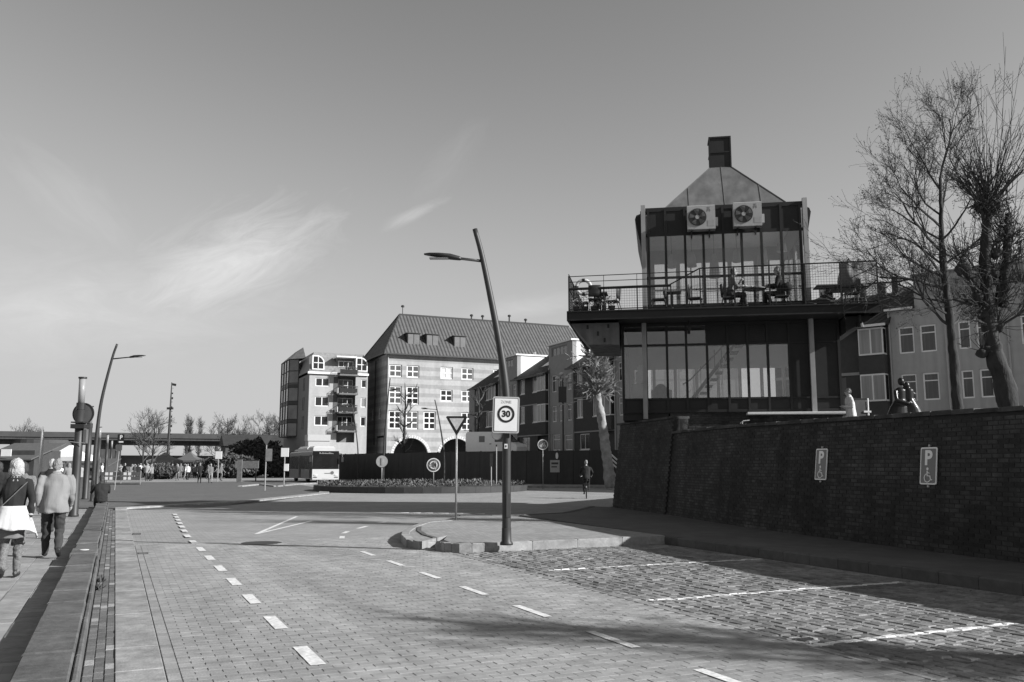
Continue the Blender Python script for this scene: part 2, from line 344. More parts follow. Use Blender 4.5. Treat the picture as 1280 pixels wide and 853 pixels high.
# inspection cover
mc = G(327, 679); MB().lathe([(.42, -.011), (.42, .007), (.39, .009), (.02, .009)], (mc.x, mc.y, 0), 24).build('manhole_cover', M_black, road)
for gy in (18.2, 23.5):      # road gullies beside the kerb strip
    gl = MB().box(.48, .66, gy, gy + .34, -.02, .0085).build('gully', mat('gully_iron', .05, .7, .3, 20), road)
    for k in range(6): MB().box(.50, .64, gy + .03 + k * .05, gy + .05 + k * .05, .0086, .0105).build('grate_bar', mat('gully_bar', .12, .6, .3, 20), gl)
# ------------------------------------------------------------------ low quay wall on the left with its brick gutter strip
quay = thing('low_quay_wall', 'long low concrete wall of coping slabs running along the pavement at left', 'wall', (0, 0, 0))
y0 = 4.2
WH = .22
for k in range(40):
    ln = .93
    y1 = y0 + ln
    if 15.75 < y0 + .2 and y0 < 16.6 and not quay.get('cut'):
        quay['cut'] = 1; y0 = 16.55; y1 = y0 + 1.0
        MB().bbox(-.60, -.19, 16.5, 17.45, 0, WH + .0, .015).build('end_block', M_coping, quay)
        MB().lathe([(.075, WH - .01), (.075, WH + .006), (.06, WH + .009), (.01, WH + .009)], (-.40, 17.0, 0), 20).build('pale_disc', M_white, quay)
        y0 = 17.5; continue
    MB().bbox(-.57, -.205, y0 + .005, y1 - .005, .01, WH + rnd.uniform(-.006, .006), .014).build('coping_slab', M_coping, quay, rz=rnd.uniform(-.0004, .0004))
    MB().bbox(-.200, -.155, y0 + .004, y1 - .004, .0, WH - .035, .012).build('drip_edge', M_coping, quay)
    y0 = y1
    if y0 > 38: break
strip = sheet('gutter_strip', [(-.15, 4), (.09, 4), (.09, 37.4), (-.15, 37.4)], -.006, M_joint)
spots = []
for c in range(3):
    y = 5.5 + (.1 if c % 2 else 0)
    while y < 37:
        pale = rnd.random() < .06 or (c == 2 and rnd.random() < .05)
        spots.append(((-.107 + c * .079, y + .1, .004 + rnd.uniform(-.003, .003)), 0, 1 if pale else 0, (1, 1, 1))); y += .207
pieces('strip_brick', spots, [(paver_mesh(.037, .1), M_dbrick), (paver_mesh(.037, .1), M_lbrick)], None, strip, 290)
# quay-side pavement with square tiles
pave = sheet('pavement', [(-.57, -6), (-.57, 38.2), (-14, 40), (-14, 140), (-60, 300), (-60, -6)], -.008, M_pavef)
spots = []
ix = 0
for i in range(12):
    for j in range(112):
        x = -.74 - i * .302; y = 9 + j * .302
        if seen(x, y): spots.append(((x, y, .004 + rnd.uniform(-.0015, .0015)), 0, 0, (1, 1, 1)))
pieces('paving_tile', spots, [(paver_mesh(.1485, .1485), M_tile)], None, pave, 300)
# ------------------------------------------------------------------ parking bays with granite setts
def sett_material():
    m = mat('granite_setts', .19, .8, .3, 18, .4, 70, rnd=.28, coord='World', stain=[((.5, .5, 1), .7, 1.2), ((4, 4, 1), .75, 1.15)]); N = m.node_tree.nodes; L = m.node_tree.links; b = N['Principled BSDF']
    src = b.inputs['Base Color'].links[0].from_socket; ge = N.new('ShaderNodeNewGeometry'); sx = N.new('ShaderNodeSeparateXYZ'); L.new(ge.outputs['Position'], sx.inputs[0])
    nn = N.new('ShaderNodeTexNoise'); nn.inputs['Scale'].default_value = 9; nn.inputs['Detail'].default_value = 4; L.new(ge.outputs['Position'], nn.inputs['Vector'])
    def mt(op, a, b_=None):
        k = N.new('ShaderNodeMath'); k.operation = op
        for i, x in enumerate((a, b_)):
            if x is None: continue
            if isinstance(x, (int, float)): k.inputs[i].default_value = x
            else: L.new(x, k.inputs[i])
        return k.outputs[0]
    tot = None
    for yl, xa, xb, w in ((6.62, 5.95, 8.75, .055), (9.53, 6.1, 10.35, .05), (12.86, 6.35, 10.62, .05)):
        e = mt('LESS_THAN', mt('ADD', mt('ABSOLUTE', mt('SUBTRACT', sx.outputs[1], yl)), mt('MULTIPLY', mt('SUBTRACT', nn.outputs[0], .5), .012)), w)
        e = mt('MULTIPLY', e, mt('MULTIPLY', mt('GREATER_THAN', sx.outputs[0], xa), mt('LESS_THAN', sx.outputs[0], xb)))
        tot = e if tot is None else mt('MAXIMUM', tot, e)
    ring = mt('LESS_THAN', mt('ABSOLUTE', mt('SUBTRACT', mt('POWER', mt('ADD', mt('POWER', mt('SUBTRACT', sx.outputs[0], 6.1), 2.), mt('POWER', mt('SUBTRACT', sx.outputs[1], 6.86), 2.)), .5), .13)), .022)
    tot = mt('MAXIMUM', tot, ring)
    mx = N.new('ShaderNodeMix'); mx.data_type = 'RGBA'; L.new(mt('MULTIPLY', tot, .9), mx.inputs[0]); L.new(src, mx.inputs[6]); mx.inputs[7].default_value = (.66, .66, .66, 1)
    L.new(mx.outputs[2], b.inputs['Base Color']); return m
M_sett = sett_material()
bay = sheet('parking_bay', [(5.9, 2), (10.68, 2), (10.68, 16.1), (5.9, 16.1)], -.022, M_joint)
def sett_mesh(seed):
    q = random.Random(seed); j = lambda a: a + q.uniform(-.006, .006); lx, ly = .068, .101
    lo = [(-lx, -ly), (lx, -ly), (lx, ly), (-lx, ly)]; mid = [(j(x * .97), j(y * .98)) for x, y in lo]; top = [(j(x * .80), j(y * .87)) for x, y in lo]
    vs = [(x, y, -.035) for x, y in lo] + [(x, y, -.009) for x, y in mid] + [(x, y, q.uniform(.000, .004)) for x, y in top]
    return MB().add(vs, [(8, 9, 10, 11)] + [(i, (i+1) % 4, 4 + (i+1) % 4, 4 + i) for i in range(4)] + [(4 + i, 4 + (i+1) % 4, 8 + (i+1) % 4, 8 + i) for i in range(4)])
spots = []
x = 5.97; c = 0
while x < 10.62:
    y = 4.2 + rnd.uniform(0, .2)
    while y < 15.98:
        s = rnd.uniform(.82, 1.15); spots.append(((x + rnd.uniform(-.006, .006), y + .1 * s, rnd.uniform(-.006, .006)), rnd.uniform(-.04, .04), rnd.randrange(6), (1, s, 1))); y += .212 * s
    x += .142; c += 1
pieces('granite_sett', spots, [(sett_mesh(k), M_sett) for k in range(6)], None, bay, 300, 'sett_field')
# pale edging strip between road and setts (same clinkers laid lengthwise)
for k in range(12):
    MB().bbox(5.87, 5.925, 4.2 + k, 5.19 + k, -.03, .006, .004).build('edge_slab', M_kerb, bay)
# ------------------------------------------------------------------ raised pavement along the wall, and the island with the lamp
WB = [(12.2, -14), (12.25, 0), (12.45, 5), (12.84, 9.76), (13.94, 17.27), (15.38, 23.07), (16.30, 27.74)]   # foot of the brick wall
side = thing('wall_pavement', 'raised pavement between the parking bays and the dark brick wall', 'pavement')
del side['category']; del side['label']; side['kind'] = 'structure'
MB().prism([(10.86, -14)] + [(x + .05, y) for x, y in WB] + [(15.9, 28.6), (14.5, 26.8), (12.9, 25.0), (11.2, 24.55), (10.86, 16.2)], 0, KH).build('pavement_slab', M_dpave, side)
for k in range(22):
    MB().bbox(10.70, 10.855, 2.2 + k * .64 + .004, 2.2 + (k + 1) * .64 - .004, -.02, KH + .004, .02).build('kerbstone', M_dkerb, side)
island = thing('island', 'x', 'x', (0, 0, 0)); del island['category']; del island['label']; island['kind'] = 'structure'
ipts = [(6.02, 16.24), (10.86, 16.24), (10.86, 24.6), (9.3, 24.85)] + [tuple(G(*q, .12).xy) for q in ((556, 652, ), (532, 654.5), (515, 660), (506.5, 665.5), (505, 670), (512, 676), (524, 680))] + [(6.6, 18.2), (6.15, 17.2)]
MB().prism(ipts, 0, KH - .004).build('island_slab', M_isl, island)
# kerb stones round the island
def kerb_path(pts, w, hs, m, parent, name='kerbstone', z0=-.02, side=1, split=2):
    "mitred run of kerb stones; pts is the outer line, the stone lies on its left (side=1) or right"
    P = [Vector((p[0], p[1], 0)) for p in pts]; Q = []
    for a_, b_ in zip(P, P[1:]):
        for k in range(split): Q.append(a_.lerp(b_, k / split))
    Q.append(P[-1]); H_ = []
    for i in range(len(P) - 1):
        for k in range(split): H_.append(hs[i] + (hs[i+1] - hs[i]) * k / split)
    H_.append(hs[-1]); off = []
    for i, p in enumerate(Q):
        d = (Q[min(i + 1, len(Q) - 1)] - Q[max(i - 1, 0)]).normalized(); off.append(p + Vector((-d.y, d.x, 0)) * w * side)
    for i in range(len(Q) - 1):
        g = .004; a_, b_ = Q[i].lerp(Q[i+1], g / (Q[i+1] - Q[i]).length), Q[i+1].lerp(Q[i], g / (Q[i+1] - Q[i]).length); c_, d_ = off[i+1].lerp(off[i], .01), off[i].lerp(off[i+1], .01)
        top = lambda p, h: (p.x, p.y, h); ce = (a_ + b_ + c_ + d_) / 4; ch = .015
        mb = MB(); base = [a_, b_, c_, d_]; hh = [H_[i], H_[i+1], H_[i+1], H_[i]]
        mb.v = [(p.x, p.y, z0) for p in base] + [(p.x, p.y, h - ch) for p, h in zip(base, hh)] + [tuple((p + (ce - p).normalized() * ch).xy) + (h,) for p, h in zip(base, hh)]
        mb.f = [(8, 9, 10, 11)] + [(k, (k+1) % 4, 4 + (k+1) % 4, 4 + k) for k in range(4)] + [(4 + k, 4 + (k+1) % 4, 8 + (k+1) % 4, 8 + k) for k in range(4)]
        mb.build(name, m, parent)
kt = KH + .012
kerb_path([(10.72, 16.10), (8.6, 16.06), (6.55, 15.98), (6.05, 16.06), (5.86, 16.35), (5.83, 16.75), (5.95, 17.15)], .17, [kt] * 6 + [.10], M_kerb, island, side=-1)
nz = [G(560, 650.5, .16), G(530, 653, .16), G(512, 659, .16), G(503, 665, .16), G(501.5, 670, .14), G(508, 677, .12), G(522, 681.5, .08), G(545, 680, .06), G(566, 677, .05)]
kerb_path([(p.x, p.y) for p in nz], .17, [kt, kt, kt, kt, kt, kt - .01, .13, .10, .06], M_kerb, island, side=1)
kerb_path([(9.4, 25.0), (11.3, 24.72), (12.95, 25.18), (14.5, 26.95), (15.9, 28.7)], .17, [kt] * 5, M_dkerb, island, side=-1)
ny = [G(522, 659, .16), G(521, 664, .16), G(528, 669, .16), G(541, 674, .14)]
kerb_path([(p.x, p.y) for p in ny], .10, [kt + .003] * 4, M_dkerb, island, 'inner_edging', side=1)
# ------------------------------------------------------------------ battered brick wall on the right
TERR = 2.35
def path_sample(pts, step):
    P = [Vector((p[0], p[1], 0)) for p in pts]; out = []
    # Catmull-Rom for the gentle curve
    Q = [P[0] * 2 - P[1]] + P + [P[-1] * 2 - P[-2]]
    for i in range(1, len(Q) - 2):
        n = max(2, int((Q[i+1] - Q[i]).length / step))
        for k in range(n):
            t = k / n; a, b, c, d = Q[i-1], Q[i], Q[i+1], Q[i+2]
            out.append(.5 * ((2*b) + (c - a) * t + (2*a - 5*b + 4*c - d) * t*t + (3*b - a - 3*c + d) * t**3))
    out.append(P[-1]); return out
WP = path_sample(WB, .25)
WS = [0.]
for a, b in zip(WP, WP[1:]): WS.append(WS[-1] + (b - a).length)
BAT = .12
def wall_at(s, z, out=0.):
    s = min(max(s, 0), WS[-1] - 1e-6)
    lo, hi = 0, len(WS) - 1
    while hi - lo > 1:
        mid = (lo + hi) // 2
        if WS[mid] <= s: lo = mid
        else: hi = mid
    t = (s - WS[lo]) / (WS[hi] - WS[lo]); p = WP[lo].lerp(WP[hi], t); d = (WP[hi] - WP[lo]).normalized(); n = Vector((d.y, -d.x, 0))   # n points into the bank
    q = p + n * (BAT * z - out); q.z = z; return q, math.atan2(d.y, d.x), n
S_PIER = next(s for s, p in zip(WS, WP) if p.y > 23.0)
def top_z(s):
    y = wall_at(s, 0)[0].y
    return 2.50 + .11 * min(max((y - 9) / 10, 0), 1)
bw = thing('brick_retaining_wall', 'dark battered brick retaining wall along the parking bays at right', 'wall')
for part_, (sa, sb_, pr) in enumerate(((0, S_PIER, 0), (S_PIER, WS[-1], .05))):
    m = MB(); K = 60
    for i in range(K + 1):
        s = sa + (sb_ - sa) * i / K; z1 = top_z(s) if part_ == 0 else 3.08
        a = wall_at(s, .0, pr - .008)[0]; b = wall_at(s, z1, pr - .008)[0]; n = wall_at(s, 0)[2]
        m.v += [tuple(p) for p in (a, b, b + n * .5, a + n * .9)]
    for i in range(K):
        o = i * 4; m.f += [(o, o+4, o+5, o+1), (o+1, o+5, o+6, o+2), (o+2, o+6, o+7, o+3)]
    m.f += [(0, 1, 2, 3), (K*4+3, K*4+2, K*4+1, K*4)]
    m.build('mortar_core', M_mortar, bw)
def brick_mb(l, h=.0325, d=.02):
    c = .003
    return MB().add([(-l, d, -h), (l, d, -h), (l, d, h), (-l, d, h), (-l+c, 0, -h+c), (l-c, 0, -h+c), (l-c, 0, h-c), (-l+c, 0, h-c)], [(7, 6, 5, 4), (0, 4, 5, 1), (1, 5, 6, 2), (2, 6, 7, 3), (3, 7, 4, 0)])
spots = []; z = .04 + KH * .0; cr = 0
while z < 3.08:
    s = (0 if cr % 2 else .11) + 14.5
    while s < WS[-1] - .06:
        pr = 0 if s < S_PIER else .05
        if z < (top_z(s) - .04 if s < S_PIER else 3.04):
            p, an, n = wall_at(s, z, pr + rnd.uniform(-.002, .003))
            spots.append(((p.x, p.y, p.z), an + math.pi, rnd.randrange(2), (1, 1, 1)))
        s += .222
    z += .0765; cr += 1
# bricks face away from the bank: local -y must look along -n
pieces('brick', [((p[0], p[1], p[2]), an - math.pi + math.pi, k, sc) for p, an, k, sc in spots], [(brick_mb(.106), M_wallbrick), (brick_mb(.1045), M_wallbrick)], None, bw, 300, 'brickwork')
s = 3.0
while s < S_PIER - .3:
    p, an, n = wall_at(s + .25, top_z(s + .25)); MB().bbox(-.246, .246, -.56, .05 + rnd.uniform(-.008, .008), 0, .075 + rnd.uniform(-.009, .009), .016).build('coping_brick', M_wallcop, bw, loc=tuple(p), rz=an + rnd.uniform(-.012, .012)); s += .5
s = S_PIER + .02
while s < WS[-1] - .2:
    p, an, n = wall_at(s + .25, 3.08, .05); MB().bbox(-.246, .246, -.56, .05, 0, .07, .012).build('coping_brick', M_wallcop, bw, loc=tuple(p), rz=an); s += .5
p, an, n = wall_at(S_PIER - .35, 2.62); MB().box(-.09, .09, -.3, -.12, 0, .42).build('end_post', M_coping, bw, loc=tuple(p), rz=an)
# terrace behind the wall and its far return, and the bank behind the hoarding
inn = [tuple((wall_at(WS[-1] * k / 30, TERR)[0] + wall_at(WS[-1] * k / 30, 0)[2] * .3).xy) for k in range(31)]
M_terr = brick_ground_mat('terrace_paving', .16, .3, .3, .75)
tb = MB().prism(inn + [(17.4, 28.2), (44, 49), (80, 53), (80, -14)], -.02, TERR).build('terrace', M_terr); tb['kind'] = 'structure'
ret = thing('return_wall', 'dark brick return of the retaining wall behind the corner, below the tower', 'wall')
a = Vector((17.1, 27.9, 0)); b = Vector((44, 48.5, 0)); d = (b - a).normalized()
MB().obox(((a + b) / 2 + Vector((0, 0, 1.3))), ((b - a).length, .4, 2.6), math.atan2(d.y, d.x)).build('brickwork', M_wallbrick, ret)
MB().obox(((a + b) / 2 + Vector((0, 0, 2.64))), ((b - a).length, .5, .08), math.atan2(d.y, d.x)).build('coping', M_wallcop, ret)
# ------------------------------------------------------------------ tower pavilion
TO = Vector((16.32, 25.57, 0)); TR = R(-33.5); ca_, sa_ = math.cos(TR), math.sin(TR)
def TW(a, b, z): return Vector((TO.x + a * ca_ - b * sa_, TO.y + a * sa_ + b * ca_, z))
tower = thing('pavilion_tower', 'dark steel and glass pavilion on the brick wall with wide terrace deck and pyramid roof', 'building', (TO.x, TO.y, TERR), TR)
TZ = (0, 0, -TERR)
def T(mb, name, m, parent=tower, smooth=False):
    return mb.build(name, m, parent, smooth, loc=TZ if parent is tower else None)
M_tsteel = mat('tower_steel', .012, .6, .25, 4, .03, 20)
M_tpanel = mat('tower_panel', .014, .65, .25, 3)
M_tcol = mat('tower_column', .30, .6, .15, 3, streak=.2)
M_tconc = mat('tower_concrete', .14, .85, .3, 2.5, .15, 20, streak=.3)
M_tin = mat('interior_plaster', .78, .9, .08, 2)
M_tinm = mat('interior_grey', .4, .9, .1, 2)
M_tfloor = mat('interior_floor', .2, .6, .2, 5)
M_tglass = mat_glass('tower_glass', .93, .01, .2)
# lower storey
T(MB().box(.85, 6.45, .16, 6.5, TERR - .02, 3.40), 'plinth', M_wallbrick)
pl = [c for c in tower.children if c.name.startswith('plinth')][0]
for j in range(13):      # courses of the plinth face, brick by brick
    zc = TERR + .04 + j * .0765
    if zc > 3.38: break
    x = .9 + (.11 if j % 2 else 0)
    mm = MB()
    while x < 6.3:
        q = brick_mb(.105); mm.add([(v[0] + x + .1, v[1] + .148, v[2] + zc) for v in q.v], q.f); x += .222
    o = mm.build('brick_course', M_wallbrick, tower, loc=TZ); o['kind'] = 'stuff'
T(MB().box(-.75, 6.45, .2, 6.5, 3.401, 3.47), 'floor_slab', M_tfloor)
T(MB().box(-.74, .80, .17, 4.2, 3.16, 3.395), 'overhang_slab', M_tsteel)
T(MB().bbox(3.35, 6.42, -.45, .135, 3.30, 3.37, .008), 'ledge', M_white)
mul_l = [-.70, .09, .79, 1.44, 2.13, 2.82, 3.47, 4.12, 4.82]
for i, x in enumerate(mul_l): T(MB().box(x - .04, x + .04, .02, .16, 3.41, 6.44), 'mullion', M_tsteel)
for x in (5.52, 6.40): T(MB().box(x - .04, x + .04, .02, .16, 3.41, 6.44), 'mullion', M_tsteel)
for (z0, z1, nm) in ((3.41, 3.50, 'bottom_rail'), (3.84, 3.90, 'window_sill_rail'), (5.68, 5.75, 'transom'), (6.36, 6.46, 'top_rail')):
    T(MB().box(-.74, 6.44, .03, .145, z0, z1), nm, M_tsteel)
al = mul_l + [5.52, 6.40]
for i in range(len(al) - 1):
    x0, x1 = al[i] + .042, al[i+1] - .042
    T(MB().box(x0, x1, .07, .12, 3.502, 3.838), 'apron_panel', M_tpanel)
    if i < 8: T(MB().box(x0, x1, .085, .097, 3.902, 5.678), 'glass_pane', M_tglass)
    else: T(MB().box(x0, x1, .07, .12, 3.902, 5.678), 'blind_panel', M_tpanel)
    if i < 4: T(MB().box(x0, x1, .085, .097, 5.752, 6.358), 'glass_pane', M_tglass)
    elif i == 6:
        lv = T(MB().box(x0, x1, .10, .13, 5.752, 6.358), 'louvre', M_black)
        for k in range(9): MB().box(x0, x1, .075, .098, 5.78 + k * .065, 5.80 + k * .065).build('louvre_blade', M_tsteel, lv)
    else: T(MB().box(x0, x1, .07, .12, 5.752, 6.358), 'blind_panel', M_tpanel)
# shell of the lower storey: side walls with windows, back wall with openings
def wall_open(x0, x1, z0, z1, ops, y0, y1):
    xs = sorted(set([x0, x1] + [o[0] for o in ops] + [o[1] for o in ops])); zs = sorted(set([z0, z1] + [o[2] for o in ops] + [o[3] for o in ops])); m = MB()
    for i in range(len(xs) - 1):
        for j in range(len(zs) - 1):
            cx, cz = (xs[i] + xs[i+1]) / 2, (zs[j] + zs[j+1]) / 2
            if any(o[0] < cx < o[1] and o[2] < cz < o[3] for o in ops): continue
            m.box(xs[i], xs[i+1], y0, y1, zs[j], zs[j+1])
    return m
ops = [(-.5 + k * .86, -.5 + k * .86 + .74, 3.6, 5.55) for k in range(8)]
T(wall_open(-.74, 6.44, 3.47, 6.468, ops, 6.35, 6.5), 'rear_wall', M_tin)
for o in ops: T(MB().box(o[0] + .001, o[1] - .001, 6.42, 6.43, o[2] + .001, o[3] - .001), 'rear_pane', M_tglass)
for x0, x1 in ((-.76, -.70), (6.37, 6.43)):
    mm = wall_open(.2, 6.34, 3.47, 6.468, [(.8, 2.2, 3.7, 5.9), (2.6, 4.2, 3.7, 5.9)], x0, x1)
    mm.v = [(v[1], v[0], v[2]) for v in mm.v]; mm.f = [tuple(reversed(f)) for f in mm.f]
    T(mm, 'side_wall', M_tinm)
    for y0, y1 in ((.8, 2.2), (2.6, 4.2)): T(MB().box((x0 + x1) / 2 - .005, (x0 + x1) / 2 + .005, y0 + .001, y1 - .001, 3.701, 5.899), 'side_pane', M_tglass)
# staircase inside
stair = T(MB().add([(1.5, 2.2, 3.9), (1.5, 2.3, 3.9), (3.4, 2.3, 6.3), (3.4, 2.2, 6.3), (1.5, 2.2, 3.7), (1.5, 2.3, 3.7), (3.55, 2.3, 6.3), (3.55, 2.2, 6.3)], [(0,1,2,3),(7,6,5,4),(0,3,7,4),(1,5,6,2),(0,4,5,1),(3,2,6,7)]), 'staircase', M_tpanel)
for k in range(10): MB().box(1.6 + k * .19, 1.85 + k * .19, 2.32, 3.2, 3.75 + k * .245, 3.79 + k * .245).build('stair_tread', M_tpanel, stair)
hr = MB().tube([(1.35, 2.25, 4.55), (1.6, 2.25, 4.7), (3.2, 2.25, 6.3)], .025, 6)
for k in range(7): hr.tube([(1.5 + k * .25, 2.25, 3.9 + k * .3), (1.5 + k * .25, 2.25, 4.6 + k * .3)], .012, 4)
hr.build('handrail', M_tsteel, stair)
T(MB().box(.2, .95, 2.0, 2.6, 3.47, 4.35).box(-.45, -.05, 1.2, 1.9, 3.47, 4.5), 'counter', M_tinm)
T(MB().ell((.55, .9, 4.05), (.28, .3, .42), 12, 8), 'easy_chair', M_tpanel, smooth=True)
T(MB().box(-.3, .0, 1.0, 1.3, 4.52, 4.9).box(-.25, -.05, 1.05, 1.25, 4.9, 5.15), 'coffee_machine', M_galv)
T(MB().tube([(2.55, .6, 5.2), (2.62, .6, 4.3), (2.7, .6, 5.3)], .012, 5), 'hanging_cord', M_white)
# deck
T(MB().box(-2.43, 7.42, -1.3, 7.2, 6.55, 6.70), 'deck', M_tsteel)
T(MB().box(-2.46, 7.45, -1.36, -1.302, 6.42, 6.74).box(-2.46, 7.45, -1.42, -1.362, 6.69, 6.735).box(-2.46, 7.45, -1.42, -1.362, 6.42, 6.455), 'edge_beam', M_tsteel)
T(MB().box(-2.49, -2.432, -1.36, 7.2, 6.42, 6.74).box(7.422, 7.48, -1.36, 7.2, 6.42, 6.74), 'side_beam', M_tsteel)
T(MB().box(-.8, 6.5, -1.25, 6.6, 6.47, 6.545), 'soffit', M_tpanel)
T(MB().xprism([(-2.42, 6.42), (-1.82, 5.69), (-.80, 5.67), (-.80, 6.42)], -.7, 2.6), 'left_corbel', M_tconc)
for (x, z, h) in ((-1.85, 6.22, .13), (-1.15, 6.24, .13), (-1.50, 5.98, .15), (-1.28, 5.75, .15)):
    T(MB().box(x - .035, x + .035, -.72, -.698, z, z + h), 'corbel_slot', M_black)
T(MB().xprism([(7.40, 6.42), (6.75, 5.95), (6.50, 5.9), (6.50, 6.42)], -.7, 2.6), 'right_corbel', M_tpanel)
for x in (.03, 5.52): T(MB().box(x - .075, x + .075, -.16, -.01, 3.19 if x < 1 else 3.37, 6.54), 'column', M_tcol)
T(MB().tube([(1.55, -.3, 6.47), (1.55, -.3, 6.3)], .03, 6).box(1.5, 1.6, -.38, -.26, 6.15, 6.3), 'flood_lamp', M_black)
T(MB().tube([(6.9, -.9, 6.42), (6.9, -.9, 6.2)], .05, 8).lathe([(.13, 6.02), (.09, 6.2)], (6.9, -.9, 0), 12), 'deck_lamp', M_black)
# brickwork end of the wall near the column and little white bird-like lamp bracket
T(MB().tube([(3.05, -.95, 2.98), (3.15, -.97, 3.06), (3.35, -.95, 3.08)], .015, 6).tube([(3.12, -.97, 3.04), (3.12, -1.0, 2.95)], .012, 6), 'wall_bracket', M_white)
# upper room
up = [.25, .84, 1.50, 2.12, 2.79, 3.40, 4.06, 4.72, 5.35]
for x in up: T(MB().box(x - .04, x + .04, -.0, .13, 6.72, 10.50), 'mullion', M_tsteel)
for (z0, z1, nm) in ((6.71, 6.76, 'bottom_rail'), (7.06, 7.12, 'window_sill_rail'), (8.03, 8.10, 'transom'), (9.55, 9.64, 'head_rail'), (10.42, 10.56, 'top_rail')):
    T(MB().box(.16, 5.44, .015, .115, z0, z1), nm, M_tsteel)
M_tapr = mat('tower_grey_panel', .12, .6, .15, 3)
for i in range(8):
    x0, x1 = up[i] + .042, up[i+1] - .042
    T(MB().box(x0, x1, .04, .09, 6.762, 7.058), 'apron_panel', M_tapr)
    T(MB().box(x0, x1, .055, .067, 7.122, 8.028), 'glass_pane', M_tglass); T(MB().box(x0, x1, .055, .067, 8.102, 9.548), 'glass_pane', M_tglass)
    T(MB().box(x0, x1, .04, .09, 9.642, 10.418), 'header_panel', M_tpanel)
for x in (.08, 5.52): T(MB().box(x - .075, x + .075, -.05, .10, 6.71, 10.66), 'post', M_tcol)
T(MB().box(.16, 5.44, .135, 5.4, 6.702, 6.75), 'upper_floor', M_tfloor)
T(MB().box(.16, 5.44, .135, 5.4, 10.30, 10.36), 'upper_ceiling', M_tin)
opb = [(.42 + k * 1.02, .42 + k * 1.02 + .86, 7.4, 9.75) for k in range(5)]
T(wall_open(.16, 5.44, 6.75, 10.30, opb, 5.3, 5.4), 'upper_rear_wall', M_tinm)
for o in opb:
    T(MB().box(o[0] + .001, o[1] - .001, 5.345, 5.355, o[2] + .001, o[3] - .001), 'rear_pane', M_tglass)
    T(MB().box((o[0] + o[1]) / 2 - .025, (o[0] + o[1]) / 2 + .025, 5.30, 5.34, o[2], o[3]).box(o[0], o[1], 5.302, 5.338, 8.62, 8.68), 'rear_window_bar', M_tsteel)
for x0, x1 in ((.16, .22), (5.38, 5.44)):
    mm = wall_open(.135, 5.299, 6.75, 10.30, [(.5, 1.6, 7.2, 9.5), (1.9, 3.0, 7.2, 9.5), (3.3, 4.6, 7.2, 9.5)], x0, x1)
    mm.v = [(v[1], v[0], v[2]) for v in mm.v]; mm.f = [tuple(reversed(f)) for f in mm.f]
    T(mm, 'upper_side_wall', M_tinm)
    for y0, y1 in ((.5, 1.6), (1.9, 3.0), (3.3, 4.6)): T(MB().box((x0 + x1) / 2 - .005, (x0 + x1) / 2 + .005, y0 + .001, y1 - .001, 7.201, 9.499), 'side_pane', M_tglass)
M_shade = mat('pendant_shade', .4, .7, .1, 3)
for (x, y, z, r, h) in ((1.05, 1.6, 9.0, .16, .5), (1.75, 1.2, 8.95, .18, .55), (2.6, 2.2, 8.9, .2, .9), (3.35, 1.5, 9.1, .15, .5), (4.3, 2.0, 9.2, .2, .8), (4.9, 1.4, 9.35, .2, .4)):
    pd = T(MB().lathe([(r, z - h / 2), (r * .75, z + h * .2), (r * .3, z + h / 2)], (x, y, 0), 14), 'pendant_lamp', M_shade, smooth=True)
    MB().tube([(x, y, z + h / 2), (x, y, 10.29)], .008, 4).build('flex', M_black, pd)
for x, y in ((1.1, 3.4), (2.4, 4.3), (4.4, 3.6)):      # tables and chairs inside the upper room
    it = T(MB().lathe([(.36, 7.46), (.36, 7.49)], (x, y, 0), 16).tube([(x, y, 6.76), (x, y, 7.46)], .03, 6), 'indoor_table', M_tpanel)
    for s_ in (-1, 1): MB().box(x + s_ * .6 - .2, x + s_ * .6 + .2, y - .2, y + .2, 7.16, 7.20).box(x + s_ * .78 - .02, x + s_ * .78 + .02, y - .2, y + .2, 7.201, 7.62).box(x + s_ * .6 - .18, x + s_ * .6 - .15, y - .18, y - .15, 6.76, 7.16).box(x + s_ * .6 + .15, x + s_ * .6 + .18, y + .15, y + .18, 6.76, 7.16).build('indoor_chair', M_tpanel, it)
# roof
T(MB().box(-.02, 5.62, .14, 5.6, 10.37, 10.50), 'roof_base', M_tsteel)
pyr = MB()
b0 = [(.55, .86), (5.40, .86), (5.40, 4.72), (.55, 4.72)]; t0 = [(2.58, 2.42), (3.34, 2.42), (3.34, 3.15), (2.58, 3.15)]
pyr.add([(x, y, 10.51) for x, y in b0] + [(x, y, 12.72) for x, y in t0], [(i, (i+1) % 4, 4 + (i+1) % 4, 4 + i) for i in range(4)] + [(4, 5, 6, 7)])
roof = T(pyr, 'pyramid_roof', M_rooflead)
def lerp2(p, q, t): return tuple(p[i] + (q[i] - p[i]) * t for i in range(len(p)))
seam = MB()
for i in range(4):
    A, B = Vector(b0[i]), Vector(b0[(i+1) % 4]); Ct, D = Vector(t0[i]), Vector(t0[(i+1) % 4]); e = (B - A).normalized(); L_ = (B - A).length; u0 = (Ct - A).dot(e); u1 = (D - A).dot(e); inw = Vector((-e.y, e.x)); dep = (Ct - A).dot(inw)
    for u in (L_ * .24, L_ * .5, L_ * .76):
        k = min(1, u / u0, (L_ - u) / (L_ - u1)); p = A + e * u; q = p + inw * dep * k; seam.tube([(p.x, p.y, 10.52), (q.x, q.y, 10.52 + 2.21 * k)], .014, 4)
    seam.tube([(A.x, A.y, 10.52), (Ct.x, Ct.y, 12.73)], .02, 4)
seam.build('standing_seam', mat('seam_zinc', .10, .7, .2, 3), roof)
ch = T(MB().box(2.58, 3.34, 2.42, 3.15, 12.70, 13.88), 'chimney', M_tpanel)
